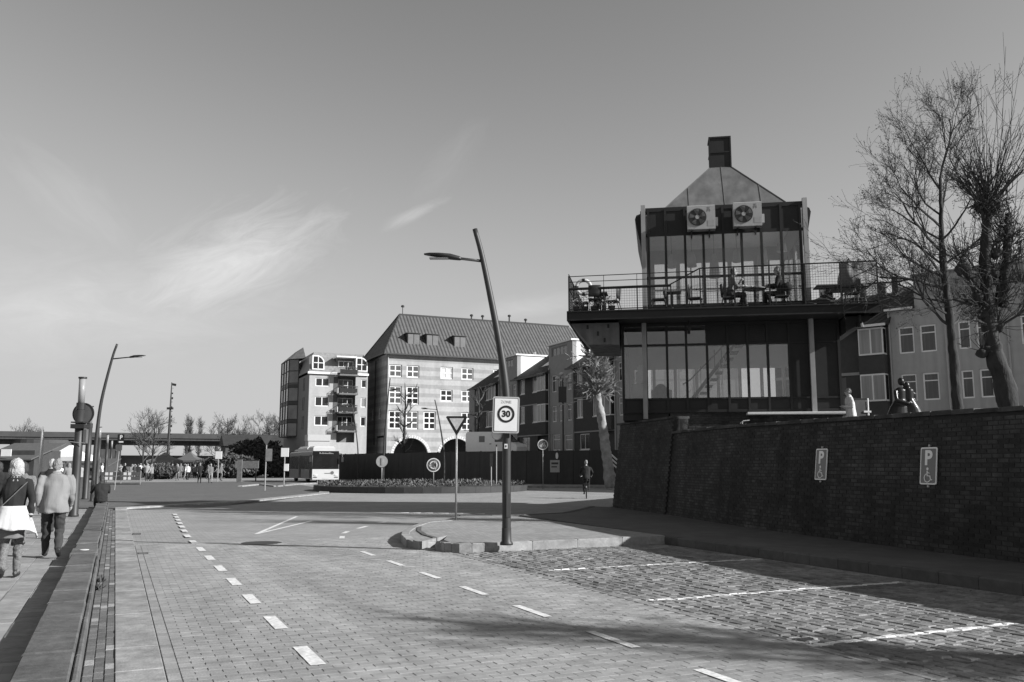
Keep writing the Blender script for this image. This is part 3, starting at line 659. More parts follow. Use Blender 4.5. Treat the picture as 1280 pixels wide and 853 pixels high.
MB().box(2.55, 3.37, 2.39, 3.18, 13.86, 13.92).box(2.56, 3.36, 2.395, 3.17, 13.28, 13.33).box(2.55, 2.60, 2.39, 2.44, 12.72, 13.86).box(3.32, 3.37, 2.39, 2.44, 12.72, 13.86).build('chimney_trim', M_tsteel, ch)
for sgn, x in ((-1, -.02), (1, 5.62)):
    T(MB().xprism([(x, 10.54), (x + sgn * .15, 10.48), (x + sgn * .2, 10.34), (x + sgn * .1, 9.8), (x, 9.3)], .6, 5.5), 'roof_cheek', M_tsteel)
# railing of the deck
rail = T(MB(), 'railing', M_tsteel); rail.location = TZ
bt = -1.28
def rbar(mb, p, q, r=.018, n=6): return mb.tube([p, q], r, n)
top = MB(); rbar(top, (-2.42, bt, 7.50), (.95, bt, 7.52), .045); rbar(top, (1.9, bt, 8.06), (7.42, bt, 8.10), .022); rbar(top, (.95, bt, 7.56), (1.9, bt, 8.06), .022); rbar(top, (.8, bt, 7.50), (1.78, bt, 7.98), .014)
rbar(top, (-2.42, bt, 7.93), (1.75, bt, 7.97), .014); rbar(top, (-2.42, bt, 7.74), (1.4, bt, 7.77), .012); rbar(top, (-2.42, bt, 6.80), (7.42, bt, 6.80), .018)
rbar(top, (1.9, bt, 7.28), (7.42, bt, 7.28), .01)
for x in (-2.42, 7.42):
    for z in (6.8, 7.50, 8.0): rbar(top, (x, bt, z), (x, 6.9, z), .018)
top.build('rail_bar', M_tsteel, rail)
posts = [(-2.42, 7.95), (-1.25, 7.5), (-.15, 7.5), (.95, 7.56), (1.9, 8.06), (2.99, 8.07), (4.1, 8.08), (5.2, 8.09), (6.3, 8.09), (7.42, 8.12)]
for x, z in posts: MB().box(x - .02, x + .02, bt - .03, bt + .03, 6.70, z).build('rail_post', M_tsteel, rail)
for x in (-1.25, -.15): MB().tube([(x, bt, 7.5), (x, bt, 7.95)], .01, 5).build('rail_post', M_tsteel, rail)
for x in (-2.42, 7.42):
    for k in range(5): MB().box(x - .02, x + .02, .4 + k * 1.6 - .02, .4 + k * 1.6 + .02, 6.70, 8.0).build('rail_post', M_tsteel, rail)
def wire(mb, p, q, r=.0045):
    mb.tube([p, q], r, 4, caps=False)
for (xa, za), (xb, zb) in zip(posts, posts[1:]):
    mm = MB(); n = round((xb - xa) / .085); zt = min(za if xa > -2 else 7.5, zb if xb > -2 else 7.5)
    if xa < -2: zt = 7.5
    for k in range(1, n): wire(mm, (xa + (xb - xa) * k / n, bt, 6.80), (xa + (xb - xa) * k / n, bt, (za if xa > -2 else 7.5) + (zb - (za if xa > -2 else 7.5)) * k / n))
    z = 6.88
    while z < zt: wire(mm, (xa, bt, z), (xb, bt, z)); z += .085
    mm.build('mesh_panel', M_tsteel, rail)
for x in (-2.42, 7.42):
    mm = MB()
    for k in range(1, 75): wire(mm, (x, bt + k * .085, 6.80), (x, bt + k * .085, 8.0))
    z = 6.88
    while z < 8.0: wire(mm, (x, bt, z), (x, 5.1, z)); z += .085
    mm.build('mesh_panel', M_tsteel, rail)
# ------------------------------------------------------------------ air-conditioning units
M_ac = mat('ac_casing', .33, .5, .1, 4)
def ac_unit(a, b, z, label):
    t = thing('air_conditioner', label, 'air conditioner', tuple(TW(a, b, z)), TR, 'air conditioners on the pavilion')
    MB().bbox(0, .94, -.34, 0, 0, .84, .02).build('casing', M_ac, t)
    MB().bbox(.945, 1.03, -.25, -.05, .12, .42, .01).build('valve_cover', M_ac, t)
    g = MB().lathe([(.30, -.355), (.30, -.341)], (.34, 0, .42), 28, 'Y').build('fan_well', M_dark, t)
    for k in range(5):
        an = k * 2 * math.pi / 5
        pts = [(.34 + math.cos(an + u) * r, -.359 - v, .42 + math.sin(an + u) * r) for u, r, v in ((0, .07, 0), (.1, .28, .0), (.75, .28, .006), (.6, .07, .004))]
        MB().add(pts, [(0, 1, 2, 3), (3, 2, 1, 0)]).build('fan_blade', mat('fan_blade', .12, .5), g)
    MB().lathe([(.07, -.372), (.06, -.362)], (.34, 0, .42), 16, 'Y').build('fan_hub', M_ac, g)
    w = MB()
    for r in (.12, .17, .22, .27, .305):
        w.tube([(.34 + r * math.cos(k * math.pi / 12), -.38, .42 + r * math.sin(k * math.pi / 12)) for k in range(25)], .004, 4)
    w.build('fan_guard', M_dark, t)
    MB().xprism([(.69, .77), (.78, .77), (.735, .68)], -.3465, -.341).xprism([(.69, .61), (.735, .70), (.69, .70)], -.3468, -.341).xprism([(.78, .61), (.735, .70), (.78, .70)], -.3463, -.341).build('badge', mat('ac_badge', .2), t)
    MB().box(.68, .90, -.345, -.341, .10, .30).build('maker_plate', mat('ac_plate', .3), t)
    for x in (.12, .72): MB().box(x, x + .05, -.36, .06, -.05, -.002).box(x, x + .05, -.0, .06, -.22, -.05).build('bracket', M_dark, t)
    return t
ac_unit(1.58, -.06, 9.62, 'left of two boxy pale air-conditioning units hung above the pavilion windows')
ac_unit(3.12, -.06, 9.66, 'right of two boxy pale air-conditioning units hung above the pavilion windows')
# ------------------------------------------------------------------ windows and facades
def window(parent, x, y, z, w, h, nx=2, ny=2, rz=0, fm=None, gm=None, fw=.08, mw=.05, sill=True, d=.08, name='window'):
    fm = fm or M_frame; gm = gm or M_glassd
    m = MB().box(0, w, 0, d, 0, fw).box(0, w, 0, d, h - fw, h).box(0, fw, .001, d - .001, fw, h - fw).box(w - fw, w, .001, d - .001, fw, h - fw)
    for i in range(1, nx): c = fw + (w - 2*fw) * i / nx; m.box(c - mw / 2, c + mw / 2, .01, d - .01, fw, h - fw)
    if isinstance(ny, (list, tuple)): cuts = [fw + (h - 2*fw) * t for t in ny]
    else: cuts = [fw + (h - 2*fw) * j / ny for j in range(1, ny)]
    for c in cuts: m.box(fw, w - fw, .013, d - .013, c - mw / 2, c + mw / 2)
    o = m.build(name, fm, parent, loc=(x, y, z), rz=rz)
    MB().box(fw * .5, w - fw * .5, d * .5, d * .5 + .01, fw * .5, h - fw * .5).build('pane', gm, o)
    if sill: MB().box(-.05, w + .05, -.07, d * .6, -.07, -.002).build('sill', fm, o)
    return o
# ------------------------------------------------------------------ banded brick building with tiled hip roof
def banded(name):
    m = mat(name, .40, .9, .12, 3, .1, 30, stain=[((.5, .5, .12), .82, 1.08)]); N = m.node_tree.nodes; L = m.node_tree.links; b = N['Principled BSDF']; src = b.inputs['Base Color'].links[0].from_socket
    ge = N.new('ShaderNodeNewGeometry'); sx = N.new('ShaderNodeSeparateXYZ'); L.new(ge.outputs['Position'], sx.inputs[0])
    def mt(op, a, v=None):
        k = N.new('ShaderNodeMath'); k.operation = op
        if isinstance(a, (int, float)): k.inputs[0].default_value = a
        else: L.new(a, k.inputs[0])
        if v is not None: k.inputs[1].default_value = v
        return k.outputs[0]
    fr = mt('FRACT', mt('DIVIDE', sx.outputs[2], 1.2)); dk = mt('LESS_THAN', fr, .45); fac = mt('SUBTRACT', 1.0); N_ = fac.node; L.new(mt('MULTIPLY', dk, .24), N_.inputs[1])
    cr = N.new('ShaderNodeMath'); cr.operation = 'FRACT'; L.new(mt('DIVIDE', sx.outputs[2], .17), cr.inputs[0]); jl = mt('LESS_THAN', cr.outputs[0], .16); f2 = mt('SUBTRACT', 1.0); L.new(mt('MULTIPLY', jl, .12), f2.node.inputs[1])
    for f_ in (fac, f2):
        mx = N.new('ShaderNodeMix'); mx.data_type = 'RGBA'; mx.blend_type = 'MULTIPLY'; mx.inputs[0].default_value = 1; L.new(src, mx.inputs[6]); L.new(f_, mx.inputs[7]); src = mx.outputs[2]
    L.new(src, b.inputs['Base Color']); return m
M_band = banded('banded_brick')
def tiled(name, v, tw=.33, th=.36, axis=0):
    m = mat(name, v, .75, .22, 1.5, .0); N = m.node_tree.nodes; L = m.node_tree.links; b = N['Principled BSDF']
    ge = N.new('ShaderNodeNewGeometry'); sx = N.new('ShaderNodeSeparateXYZ'); L.new(ge.outputs['Position'], sx.inputs[0])
    def mt(op, a, c=None, v2=None):
        k = N.new('ShaderNodeMath'); k.operation = op; L.new(a, k.inputs[0])
        if c is not None: L.new(c, k.inputs[1])
        if v2 is not None: k.inputs[1].default_value = v2
        return k.outputs[0]
    across = mt('ADD', sx.outputs[0], sx.outputs[1]) if axis == 2 else sx.outputs[axis]
    wv = mt('SINE', mt('MULTIPLY', across, v2=2 * math.pi / tw)); st = mt('FRACT', mt('DIVIDE', sx.outputs[2], v2=th))
    h = mt('ADD', mt('MULTIPLY', wv, v2=.5), mt('MULTIPLY', st, v2=-.9))
    bp = N.new('ShaderNodeBump'); bp.inputs['Strength'].default_value = 1; bp.inputs['Distance'].default_value = .09; L.new(h, bp.inputs['Height']); L.new(bp.outputs[0], b.inputs['Normal']); return m
M_tileroof = tiled('clay_tile_roof', .085, .5, .62)
M_darkroof = tiled('dark_tile_roof', .035, .4, .4, 1)
SB = thing('banded_building', 'pale banded brick building with dark tiled hip roof, white windows and round arches', 'building', (32.58, 114.66, -.3)); SB.scale = (1.18,) * 3
SBW, SBD, SBH = 29., 10., 14.25
wins = []
for x in (.32, 2.40, 6.52, 9.12, 13.2, 15.3, 19.4, 22.0, 25.0): wins.append((x, 11.63, 1.52, 1.42, 2, 2))
for x in (.35, 2.42): wins.append((x, 8.54, 1.5, 2.06, 2, 3))
for x in (6.52, 9.13, 13.2, 15.3, 19.4, 22.0): wins.append((x, 9.0, 1.52, 1.38, 2, 2))
for x in (.37, 2.40, 4.50, 9.15, 13.2, 15.3, 19.4): wins.append((x, 5.7, 1.48, 2.08, 2, 3))
arches = [3.05, 8.57, 14.09, 19.6, 25.1]
ops = [(x, x + w, z, z + h) for x, z, w, h, _, _ in wins] + [(c - 2.08, c + 2.08, 0, 4.70) for c in arches]
fw_ = wall_open(0, SBW, 0, SBH, ops, 0, .35)
for c in arches:
    n = 20
    for sgn in (-1, 1):
        pts = [(c + sgn * 2.08, 4.70)] + [(c + sgn * 2.08 * math.cos(R(90) * k / n), 2.62 + 2.08 * math.sin(R(90) * k / n)) for k in range(n + 1)]
        fw_.xprism(pts, .001, .349)
fw_.build('front_wall', M_band, SB)
for c in arches:
    ring = MB(); n = 24
    for k in range(n):
        a0, a1 = math.pi * k / n + .01, math.pi * (k + 1) / n - .01
        ring.xprism([(c + 2.085 * math.cos(a0), 2.62 + 2.085 * math.sin(a0)), (c + 2.085 * math.cos(a1), 2.62 + 2.085 * math.sin(a1)), (c + 2.42 * math.cos(a1), 2.62 + 2.42 * math.sin(a1)), (c + 2.42 * math.cos(a0), 2.62 + 2.42 * math.sin(a0))], -.03, .3)
    ring.build('arch_ring', mat('arch_stone', .55, .85, .1, 3), SB)
MB().box(0, SBW, 3.2, 3.4, 0, 5).box(0, SBW, .36, 3.2, 4.75, 4.95).build('arcade_back', mat('arcade_dark', .05, .9), SB)
side_ops = [(2.2, 2.9, 7.0, 8.2), (5.2, 5.9, 7.0, 8.2)]
mm = wall_open(.351, SBD, 0, SBH, side_ops, 0, .35); mm.v = [(v[1], v[0], v[2]) for v in mm.v]; mm.build('side_wall', M_band, SB)
MB().box(SBW - .35, SBW, .351, SBD, 0, SBH).build('side_wall', M_band, SB); MB().box(.36, SBW - .36, SBD - .35, SBD, 0, SBH).build('rear_wall', M_band, SB)
M_glassm = mat('window_glass_grey', .09, .12, .5, .8, spec=.5); M_blind = mat('window_blind', .5, .5, .1, 3)
for i, (x, z, w, h, nx, ny) in enumerate(wins): window(SB, x, .10, z, w, h, nx, ny, fw=.14, mw=.13, d=.1, gm=M_blind if (x > 6 and x < 7 and z > 11) else (M_glassm if i % 3 == 0 or z > 11 else M_glassd))
for y0, y1, z0, z1 in side_ops: window(SB, .06, y1, z0, y1 - y0, z1 - z0, 1, 2, rz=R(-90), fw=.09)
ev = .45
rb = [(-ev, -ev, 14.30), (SBW + ev, -ev, 14.30), (SBW + ev, SBD + ev, 14.30), (-ev, SBD + ev, 14.30)]; rt = [(2.9, 5, 19.75), (SBW - 2.9, 5, 19.75)]
roofo = MB().add(rb + rt, [(0, 1, 5, 4), (1, 2, 5), (2, 3, 4, 5), (3, 0, 4), (3, 2, 1, 0)]).build('tiled_roof', M_tileroof, SB)
MB().box(-ev - .06, SBW + ev, -ev - .12, -ev, 14.14, 14.30).box(-ev - .12, -ev, -ev, SBD + ev, 14.14, 14.30).build('gutter', M_framed, SB)
MB().tube([rt[0], rt[1]], .14, 6).tube([rb[0], rt[0]], .1, 6).tube([rb[3], rt[0]], .1, 6).build('ridge_tiles', M_darkroof, roofo)
for x in (2.72, 5.04, 8.50):
    dm = MB().box(x, x + 1.5, .95, 3.6, 15.1, 16.92).build('dormer', M_framed, SB)
    for k in (0, 1): MB().box(x + .07 + k * .72, x + .07 + k * .72 + .64, .91, .948, 15.2, 16.82).build('shutter', mat('dormer_shutter', .13, .5, .2, 2), dm)
    MB().box(x - .1, x + 1.6, .8, 3.8, 16.921, 17.0).build('dormer_roof', M_framed, dm)
for x, h in ((3.3, 1.0), (12.3, .5), (13.8, .5), (17.5, .8), (19.8, .45)):
    MB().tube([(x, 5, 19.7), (x, 5, 19.75 + h)], .1 if h < .9 else .05, 8).lathe([(.2, 19.7 + h), (.22, 19.85 + h), (.1, 19.95 + h)], (x, 5, 0), 10).build('roof_vent', M_framed, SB)
MB().tube([(.15, -.1, 14.1), (.15, -.1, 3)], .06, 8).build('downpipe', M_galv, SB)
MB().tube([(-.08, 4.4, 13.9), (-.08, 4.4, 4)], .08, 8).build('downpipe', M_framed, SB)
# ------------------------------------------------------------------ apartment block with balconies
M_cream = mat('pale_brick', .37, .9, .1, 3, .1, 30, stain=[((.5, .5, .12), .85, 1.06)]); M_cream2 = mat('grey_brick_side', .2, .9, .15, 3, .1, 30); M_zinc = mat('zinc_cladding', .22, .5, .15, 2, streak=.2)
AB = thing('apartment_block', 'pale apartment block with stacked balconies, zinc mansard and a tall glazed bay', 'building', (22.56, 115.84, 0))
wz = [(11.9, 1.1), (9.28, 1.28), (6.75, 1.28)]
ops = [(.82, 2.65, z, z + h) for z, h in wz] + [(6.92, 7.62, z, z + h) for z, h in wz] + [(3.75, 6.15, 4.6, 15.9)]
wall_open(0, 7.8, 0, 13.5, [o if o[3] < 14 else (o[0], o[1], o[2], 13.5) for o in ops], 0, .3).build('front_wall', M_cream, AB)
for z, h in wz:
    window(AB, .82, .08, z, 1.83, h, 2, 1, fw=.1, mw=.12); window(AB, 6.92, .08, z, .7, h, 1, 1, fw=.1, gm=M_glassc if 9 < z < 10 else None)
MB().box(3.2, 3.74, -.04, -.002, 5.8, 13.2).build('dark_cladding', mat('balcony_cladding', .09, .8), AB)
MB().box(3.75, 6.15, .8, 1.0, 4.5, 16).box(3.70, 3.75, .001, .8, 4.5, 13.4).box(6.15, 6.2, .001, .8, 4.5, 13.4).build('balcony_recess', mat('balcony_recess', .16, .8), AB)
for z in (5.9, 8.35, 10.8, 13.3):
    bo = MB().box(3.7, 6.2, -1.3, .8, z, z + .22).build('balcony', mat('balcony_slab', .14, .8), AB)
    rl = MB().tube([(3.75, .0, z + 1.1), (3.75, -1.25, z + 1.1), (6.15, -1.25, z + 1.1), (6.15, 0, z + 1.1)], .03, 5)
    for k in range(20): rl.tube([(3.75 + 2.4 * k / 19, -1.25, z + .22), (3.75 + 2.4 * k / 19, -1.25, z + 1.1)], .02, 4)
    rl.build('balustrade', M_framed, bo)
    MB().box(3.8, 6.1, -1.2, -1.15, z + .3, z + .85).build('balcony_screen', mat('balcony_screen', .05, .6), bo)
    window(AB, 3.95, .72, z + .25, 2.0, 1.9, 3, [.6], fm=M_frame, fw=.07, sill=False)
    rr = random.Random(int(z * 10))
    for k in range(4): MB().ell((3.95 + rr.random() * 2, -1.0, z + .9 + rr.random() * .3), (.16, .12, .2), 7, 5).build('pot_plant', mat('pot_plant', .05, .9, .4, 20), bo)
MB().box(-.25, 3.6, -.28, .1, 13.5, 13.78).box(6.3, 7.85, -.28, .1, 13.5, 13.78).build('eave_board', M_frame, AB)
# mansard
man = MB().add([(-.1, 0, 13.78), (7.8, 0, 13.78), (7.8, 2.6, 16.7), (1.0, 2.6, 16.7), (-.1, 14, 13.78), (7.8, 14, 13.78), (7.8, 11, 16.7), (1.0, 11, 16.7)], [(0, 1, 2, 3), (4, 0, 3, 7), (5, 4, 7, 6), (3, 2, 6, 7), (1, 5, 6, 2)]).build('mansard_roof', M_zinc, AB)
for x in (.35, 6.18):
    dd = MB(); n = 10
    prof = [(x, 14.1), (x + 1.6, 14.1)] + [(x + .6 + 1.0 * math.cos(R(90) * k / n), 15.0 + 1.0 * math.sin(R(90) * k / n)) for k in range(n + 1)] + [(x, 16.0)]
    do = dd.xprism(prof, .15, 2.4).build('arched_dormer', M_frame, AB)
    pr2 = [(x + .18, 14.25), (x + 1.45, 14.25)] + [(x + .62 + .83 * math.cos(R(90) * k / n), 15.0 + .83 * math.sin(R(90) * k / n)) for k in range(n + 1)] + [(x + .18, 15.83)]
    MB().xprism(pr2, .12, .149).build('pane', M_glassd, do)
    MB().box(x + .72, x + .82, .09, .119, 14.25, 15.8).box(x + .18, x + 1.45, .092, .117, 14.95, 15.05).build('glazing_bar', M_frame, do)
MB().box(3.4, 6.1, -.6, 2.4, 15.8, 15.98).build('canopy', M_frame, AB)
mm = MB().box(.0, .3, .301, 18, 0, 13.5); mm.build('side_wall', M_cream2, AB); MB().box(7.5, 7.8, .301, 18, 0, 13.5).box(.3, 7.5, 17.7, 18, 0, 13.5).build('rear_wall', M_cream2, AB)
for z in (6.4, 8.9, 11.5): window(AB, -.05, 4.0, z, 1.0, 1.7, 1, 1, rz=R(-90), fm=M_framed, gm=M_glassc, sill=False)
# glazed bay on the flank
gb = MB().prism([(-.01, 7.5), (-1.2, 8.4), (-1.2, 14.6), (-.01, 15.5)], 5.6, 16.2).build('glazed_bay', mat('bay_glass', .16, .12, .4, .6, spec=.6), AB)
fr = MB()
P_ = [(-.01, 7.5), (-1.2, 8.4), (-1.2, 10.5), (-1.2, 12.5), (-1.2, 14.6), (-.01, 15.5)]
for p in P_: fr.tube([(p[0] - .03, p[1], 5.6), (p[0] - .03, p[1], 16.25)], .07, 5)
for z in (5.6, 7.4, 7.9, 9.9, 10.4, 12.3, 12.9, 14.6, 16.2):
    for p, q in zip(P_, P_[1:]): fr.tube([(p[0] - .03, p[1], z), (q[0] - .03, q[1], z)], .06, 5)
fr.build('bay_frame', M_framed, gb)
for z in (7.4, 9.9, 12.3): MB().prism([(-.02, 7.45), (-1.23, 8.36), (-1.23, 14.64), (-.02, 15.55)], z + .05, z + .45).build('spandrel', mat('bay_spandrel', .05, .5), gb)
MB().add([(-1.3, 8.2, 16.25), (.6, 6.0, 16.25), (.6, 15.5, 16.25), (-1.3, 14.8, 16.25), (.6, 8.2, 18.0), (.6, 14.4, 18.0)], [(0, 1, 4), (0, 4, 5, 3), (3, 5, 2), (1, 2, 5, 4)]).build('bay_roof', M_zinc, gb)
MB().box(-.4, 2.5, -2.3, -.2, 4.7, 5.5).box(-.3, 2.4, -2.2, -.2, 3.2, 4.69).build('shop_awning', mat('shop_awning', .42, .8, .05), AB)
# ------------------------------------------------------------------ row of gabled houses (facades look onto the street at left)
M_rbrick = mat('row_dark_brick', .06, .9, .15, 3, .1, 30); M_rgrey = mat('row_grey_render', .27, .9, .1, 2); M_trim = mat('row_trim', .3, .8, .1, 3)
M_rdorm = mat('row_dormer_cladding', .25, .7, .1, 3); M_roofwin = mat('roof_window', .75, .35, .1, 2)  # roof windows are pale: the sky's reflection is put into their colour
def row_house(o, label):
    h = thing('row_house', label, 'house', o, R(-90), 'row houses behind the dark hoarding')
    B0 = TERR
    zl = lambda z: z - B0
    # dark brick part, lower eave (local x 0..7.4), grey part with upright dormer (7.4..12.3)
    ws = [(3.4, 5.85, 1.9, 1.75), (3.4, 8.85, 1.9, 1.6), (.5, 5.85, 1.1, 1.7), (.5, 8.85, 1.1, 1.5)]
    gw = [(8.0, 5.68, 1.0, 1.5), (8.0, 8.5, 1.0, 1.6), (9.5, 5.68, .9, 1.5), (9.5, 8.5, .9, 1.55), (11.1, 5.68, .9, 1.5), (11.1, 8.5, .9, 1.5)]
    gf = [(8.1, 3.0, 1.6, 1.5), (10.6, 3.0, 1.5, 1.4)]; door = [(4.6, TERR, 2.4, 2.1), (1.0, 3.0, 1.8, 1.4)]
    f = lambda L_: [(x, x + w, zl(z), zl(z + hh)) for x, z, w, hh in L_]
    wall_open(0, 7.39, 0, zl(10.6), f(ws + door), 0, .3).build('brick_front', M_rbrick, h)
    wall_open(7.395, 12.3, 0, zl(13.0), f(gw + gf) + [(8.0, 11.2, zl(11.9), zl(12.75))], -.12, .3).build('render_front', M_rgrey, h)
    for x, z, w, hh in ws: window(h, x, .06, zl(z), w, hh, 2, 1, gm=M_glassc, fw=.1, mw=.1)
    for x, z, w, hh in gw + gf: window(h, x, -.04, zl(z), w, hh, 1, [.7], gm=M_glassc if (x + z) % 2 > .9 else M_glassd, fw=.08, mw=.06)
    window(h, 8.0, -.04, zl(11.9), 3.2, .85, 4, 1, gm=M_glassc, fm=M_rdorm, sill=False)
    window(h, 1.0, .06, zl(3.0), 1.8, 1.4, 2, 1, gm=M_glassd)
    d = MB().box(4.6, 7.0, .8, .9, 0, 2.1).build('door', M_framed, h); MB().box(6.6, 6.7, .76, .8, .95, 1.1).build('handle', M_galv, d)
    # projecting corner bay, with sunlit flank
    for z in (5.75, 8.75):
        bw_ = MB().box(5.6, 7.35, -.55, -.002, zl(z), zl(z) + 1.75).build('bay_window', M_frame, h)
        MB().box(5.7, 7.25, -.56, -.551, zl(z) + .1, zl(z) + 1.65).build('pane', M_glassc, bw_)
        MB().box(7.351, 7.36, -.47, -.08, zl(z) + .1, zl(z) + 1.65).build('pane', M_glassd, bw_)
        MB().box(6.44, 6.52, -.585, -.561, zl(z) + .05, zl(z) + 1.7).build('glazing_bar', M_frame, bw_)
    for za, zb in ((zl(7.5) + .005, zl(8.74)), (zl(4.6), zl(5.74))): MB().box(5.55, 7.38, -.5, -.003, za, zb).build('bay_spandrel', M_rbrick, h)
    MB().box(0, 7.38, -.06, -.001, zl(4.5), zl(4.62)).box(0, 5.54, -.06, -.001, zl(7.56), zl(7.68)).build('string_course', M_trim, h)
    # roofs
    r1 = MB().add([(-.2, -.75, zl(10.35)), (7.6, -.75, zl(10.35)), (7.6, 3.6, zl(13.25)), (-.2, 3.6, zl(13.25)), (-.2, 8.5, zl(10.35)), (7.6, 8.5, zl(10.35))], [(0, 1, 2, 3), (3, 2, 5, 4), (0, 3, 4), (1, 5, 2), (0, 4, 5, 1)]).build('roof', M_darkroof, h)
    MB().add([(3.9, .75, zl(11.42)), (7.0, .75, zl(11.42)), (7.0, 3.0, zl(12.93)), (3.9, 3.0, zl(12.93))], [(0, 1, 2, 3)]).build('roof_window', M_roofwin, r1)
    MB().box(-.25, 7.65, -.85, -.74, zl(10.22), zl(10.38)).build('gutter', M_framed, h)
    MB().box(7.4, 12.3, .301, 6.5, zl(10.4), zl(12.99)).build('dormer_cheek', M_frame, h)
    MB().box(7.3, 12.42, -.3, 6.6, zl(13.0), zl(13.16)).build('fascia', M_frame, h)
    MB().box(0, 12.3, .31, 9, 0, zl(10.2)).build('house_body', M_rbrick, h)
    MB().tube([(7.55, -.2, 0), (7.55, -.2, zl(10.9))], .06, 6).build('downpipe', M_galv, h)
    ch = MB().box(6.2, 7.2, 4.2, 4.9, zl(12.6), zl(13.9)).build('chimney', M_rbrick, h); MB().box(6.4, 6.6, 4.4, 4.6, zl(13.9), zl(14.2)).box(6.8, 7.0, 4.4, 4.6, zl(13.9), zl(14.2)).build('chimney_pot', M_trim, ch)
    return h
row_house((37.8, 95.6, TERR), 'farthest grey and dark row house, next to the banded building')
row_house((37.8, 83.3, TERR), 'middle grey and dark row house, right of the lamp post')
row_house((37.8, 71.0, TERR), 'nearest row house, behind the pollarded tree beside the pavilion')
MB().box(0, 1.9, 0, 8, 0, 8.3).build('link', M_rgrey, bpy.data.objects['row_house'], loc=(-1.91, .05, 0))
# ------------------------------------------------------------------ houses above the wall on the right
def right_houses():
    O = Vector((43.38, 38.70, TERR)); rz = R(-66)
    zl = lambda z: z - TERR
    hb = thing('terraced_house', 'dark brick house with white corner bays, just right of the pavilion', 'house', tuple(O), rz, 'houses above the brick wall')
    wall_open(-8.5, -.97, 0, zl(10.3), [(-4.6, -3.7, zl(4.3), zl(7.2))], 0, .3).build('brick_front', M_rbrick, hb)
    for z in (5.5, 8.35):
        bo = MB().box(-2.65, -1.15, -.6, -.002, zl(z), zl(z) + 1.68).build('bay_window', M_frame, hb)
        MB().box(-2.58, -1.95, -.61, -.601, zl(z) + .1, zl(z) + 1.58).box(-1.85, -1.22, -.61, -.601, zl(z) + .1, zl(z) + 1.58).build('pane', M_glassc, bo)
        MB().box(-1.149, -1.14, -.52, -.08, zl(z) + .1, zl(z) + 1.58).build('pane', M_glassd, bo)
    for za, zb in ((zl(7.2), zl(8.34)), (0, zl(5.49))): MB().box(-2.7, -1.12, -.55, -.003, za, zb).build('bay_spandrel', M_rbrick, hb)
    MB().box(-8.5, -2.72, -.05, -.001, zl(7.22), zl(7.4)).build('string_course', M_trim, hb)
    window(hb, -4.6, .06, zl(4.3), .9, 2.9, 1, [.6], gm=M_glassd, fm=M_framed, sill=False)
    ro = MB().add([(-8.6, -.9, zl(10.15)), (-.9, -.9, zl(10.15)), (-.3, 3.8, zl(12.9)), (-8.6, 3.8, zl(12.9)), (-8.6, 8.5, zl(10.1)), (-.9, 8.5, zl(10.1))], [(0, 1, 2, 3), (3, 2, 5, 4), (0, 3, 4), (1, 5, 2)]).build('roof', M_darkroof, hb)
    MB().box(-8.6, -.85, -1.0, -.9, zl(10.05), zl(10.2)).build('gutter', M_frame, hb)
    ch = MB().box(-2.6, -2.2, 3.2, 3.7, zl(12.3), zl(13.6)).build('chimney', M_rbrick, hb)
    MB().box(-1.7, -1.3, 3.2, 3.7, zl(12.3), zl(13.7)).build('chimney', M_rbrick, hb)
    MB().box(-8.4, -1, .31, 8, 0, zl(10.05)).build('house_body', M_rbrick, hb)
    M_glassr = mat('window_glass_net', .07, .12, .6, 1.2, spec=.5, stretch=(6, 6, .2)); M_framer = mat('window_frame_bright', .88, .5, .03, 4)
    M_rr = mat('right_render', .38, .9, .08, 2, streak=.12)
    for k, (x0, x1, lab) in enumerate(((-.95, 2.22, 'grey rendered house with four tall windows, left of the tree trunk above the wall'), (2.26, 5.5, 'grey rendered house above the wall, behind the two bare trees'), (5.54, 13, 'rendered house above the wall at the right edge of the picture'))):
        h = thing('terraced_house', lab, 'house', tuple(O), rz, 'houses above the brick wall')
        xs = [(-.42, .9), (.82, .92)] if k == 0 else ([(2.95, .66), (3.93, .72)] if k == 1 else [(6.2, .9), (7.6, .9), (9.5, .9)])
        ws = [(x, z, w, 1.63) for x, w in xs for z in (5.46, 8.34)] + [(x, 2.9, w, 1.4) for x, w in xs]
        tz = 11.05
        wall_open(x0, x1, 0, zl(tz), [(x, x + w, zl(z), zl(z + hh)) for x, z, w, hh in ws], 0, .3).build('render_front', M_rr, h)
        for x, z, w, hh in ws: window(h, x, .08, zl(z), w, hh, 1, [.74], gm=M_glassr, fm=M_framer, fw=.09, mw=.06)
        xm0, xm1 = (.62, x1) if k == 0 else (x0, x1)
        MB().box(xm0, xm1, .0, 4.5, zl(tz) + .002, zl(12.95)).build('roof_storey', M_rr, h)
        MB().box(xm0 - .12, xm1 - .001, -.15, 4.6, zl(12.96), zl(13.1)).build('fascia', M_trim, h)
        window(h, xm0 + .4, -.03, zl(11.7), 1.6, .95, 2, 1, gm=M_glassc, fm=M_trim, fw=.06, sill=False, d=.025)
        if k == 0:
            MB().add([(x0 - .1, -.35, zl(11.06)), (.6, -.35, zl(11.06)), (.6, 3, zl(13.0)), (x0 - .1, 3, zl(13.0)), (x0 - .1, 5, zl(11.06)), (.6, 5, zl(11.06))], [(0, 1, 2, 3), (3, 2, 5, 4), (0, 3, 4), (1, 5, 2)]).build('roof', M_darkroof, h)
            MB().box(x0 - .1, .61, -.45, -.36, zl(10.98), zl(11.1)).build('gutter', M_frame, h)
        MB().box(x0 + .01, x1 - .01, .31, 8, 0, zl(11)).build('house_body', M_rr, h)
        MB().tube([(x0 + .03, -.1, 0), (x0 + .03, -.1, zl(10.95))], .05, 6).build('downpipe', M_galv, h)
right_houses()
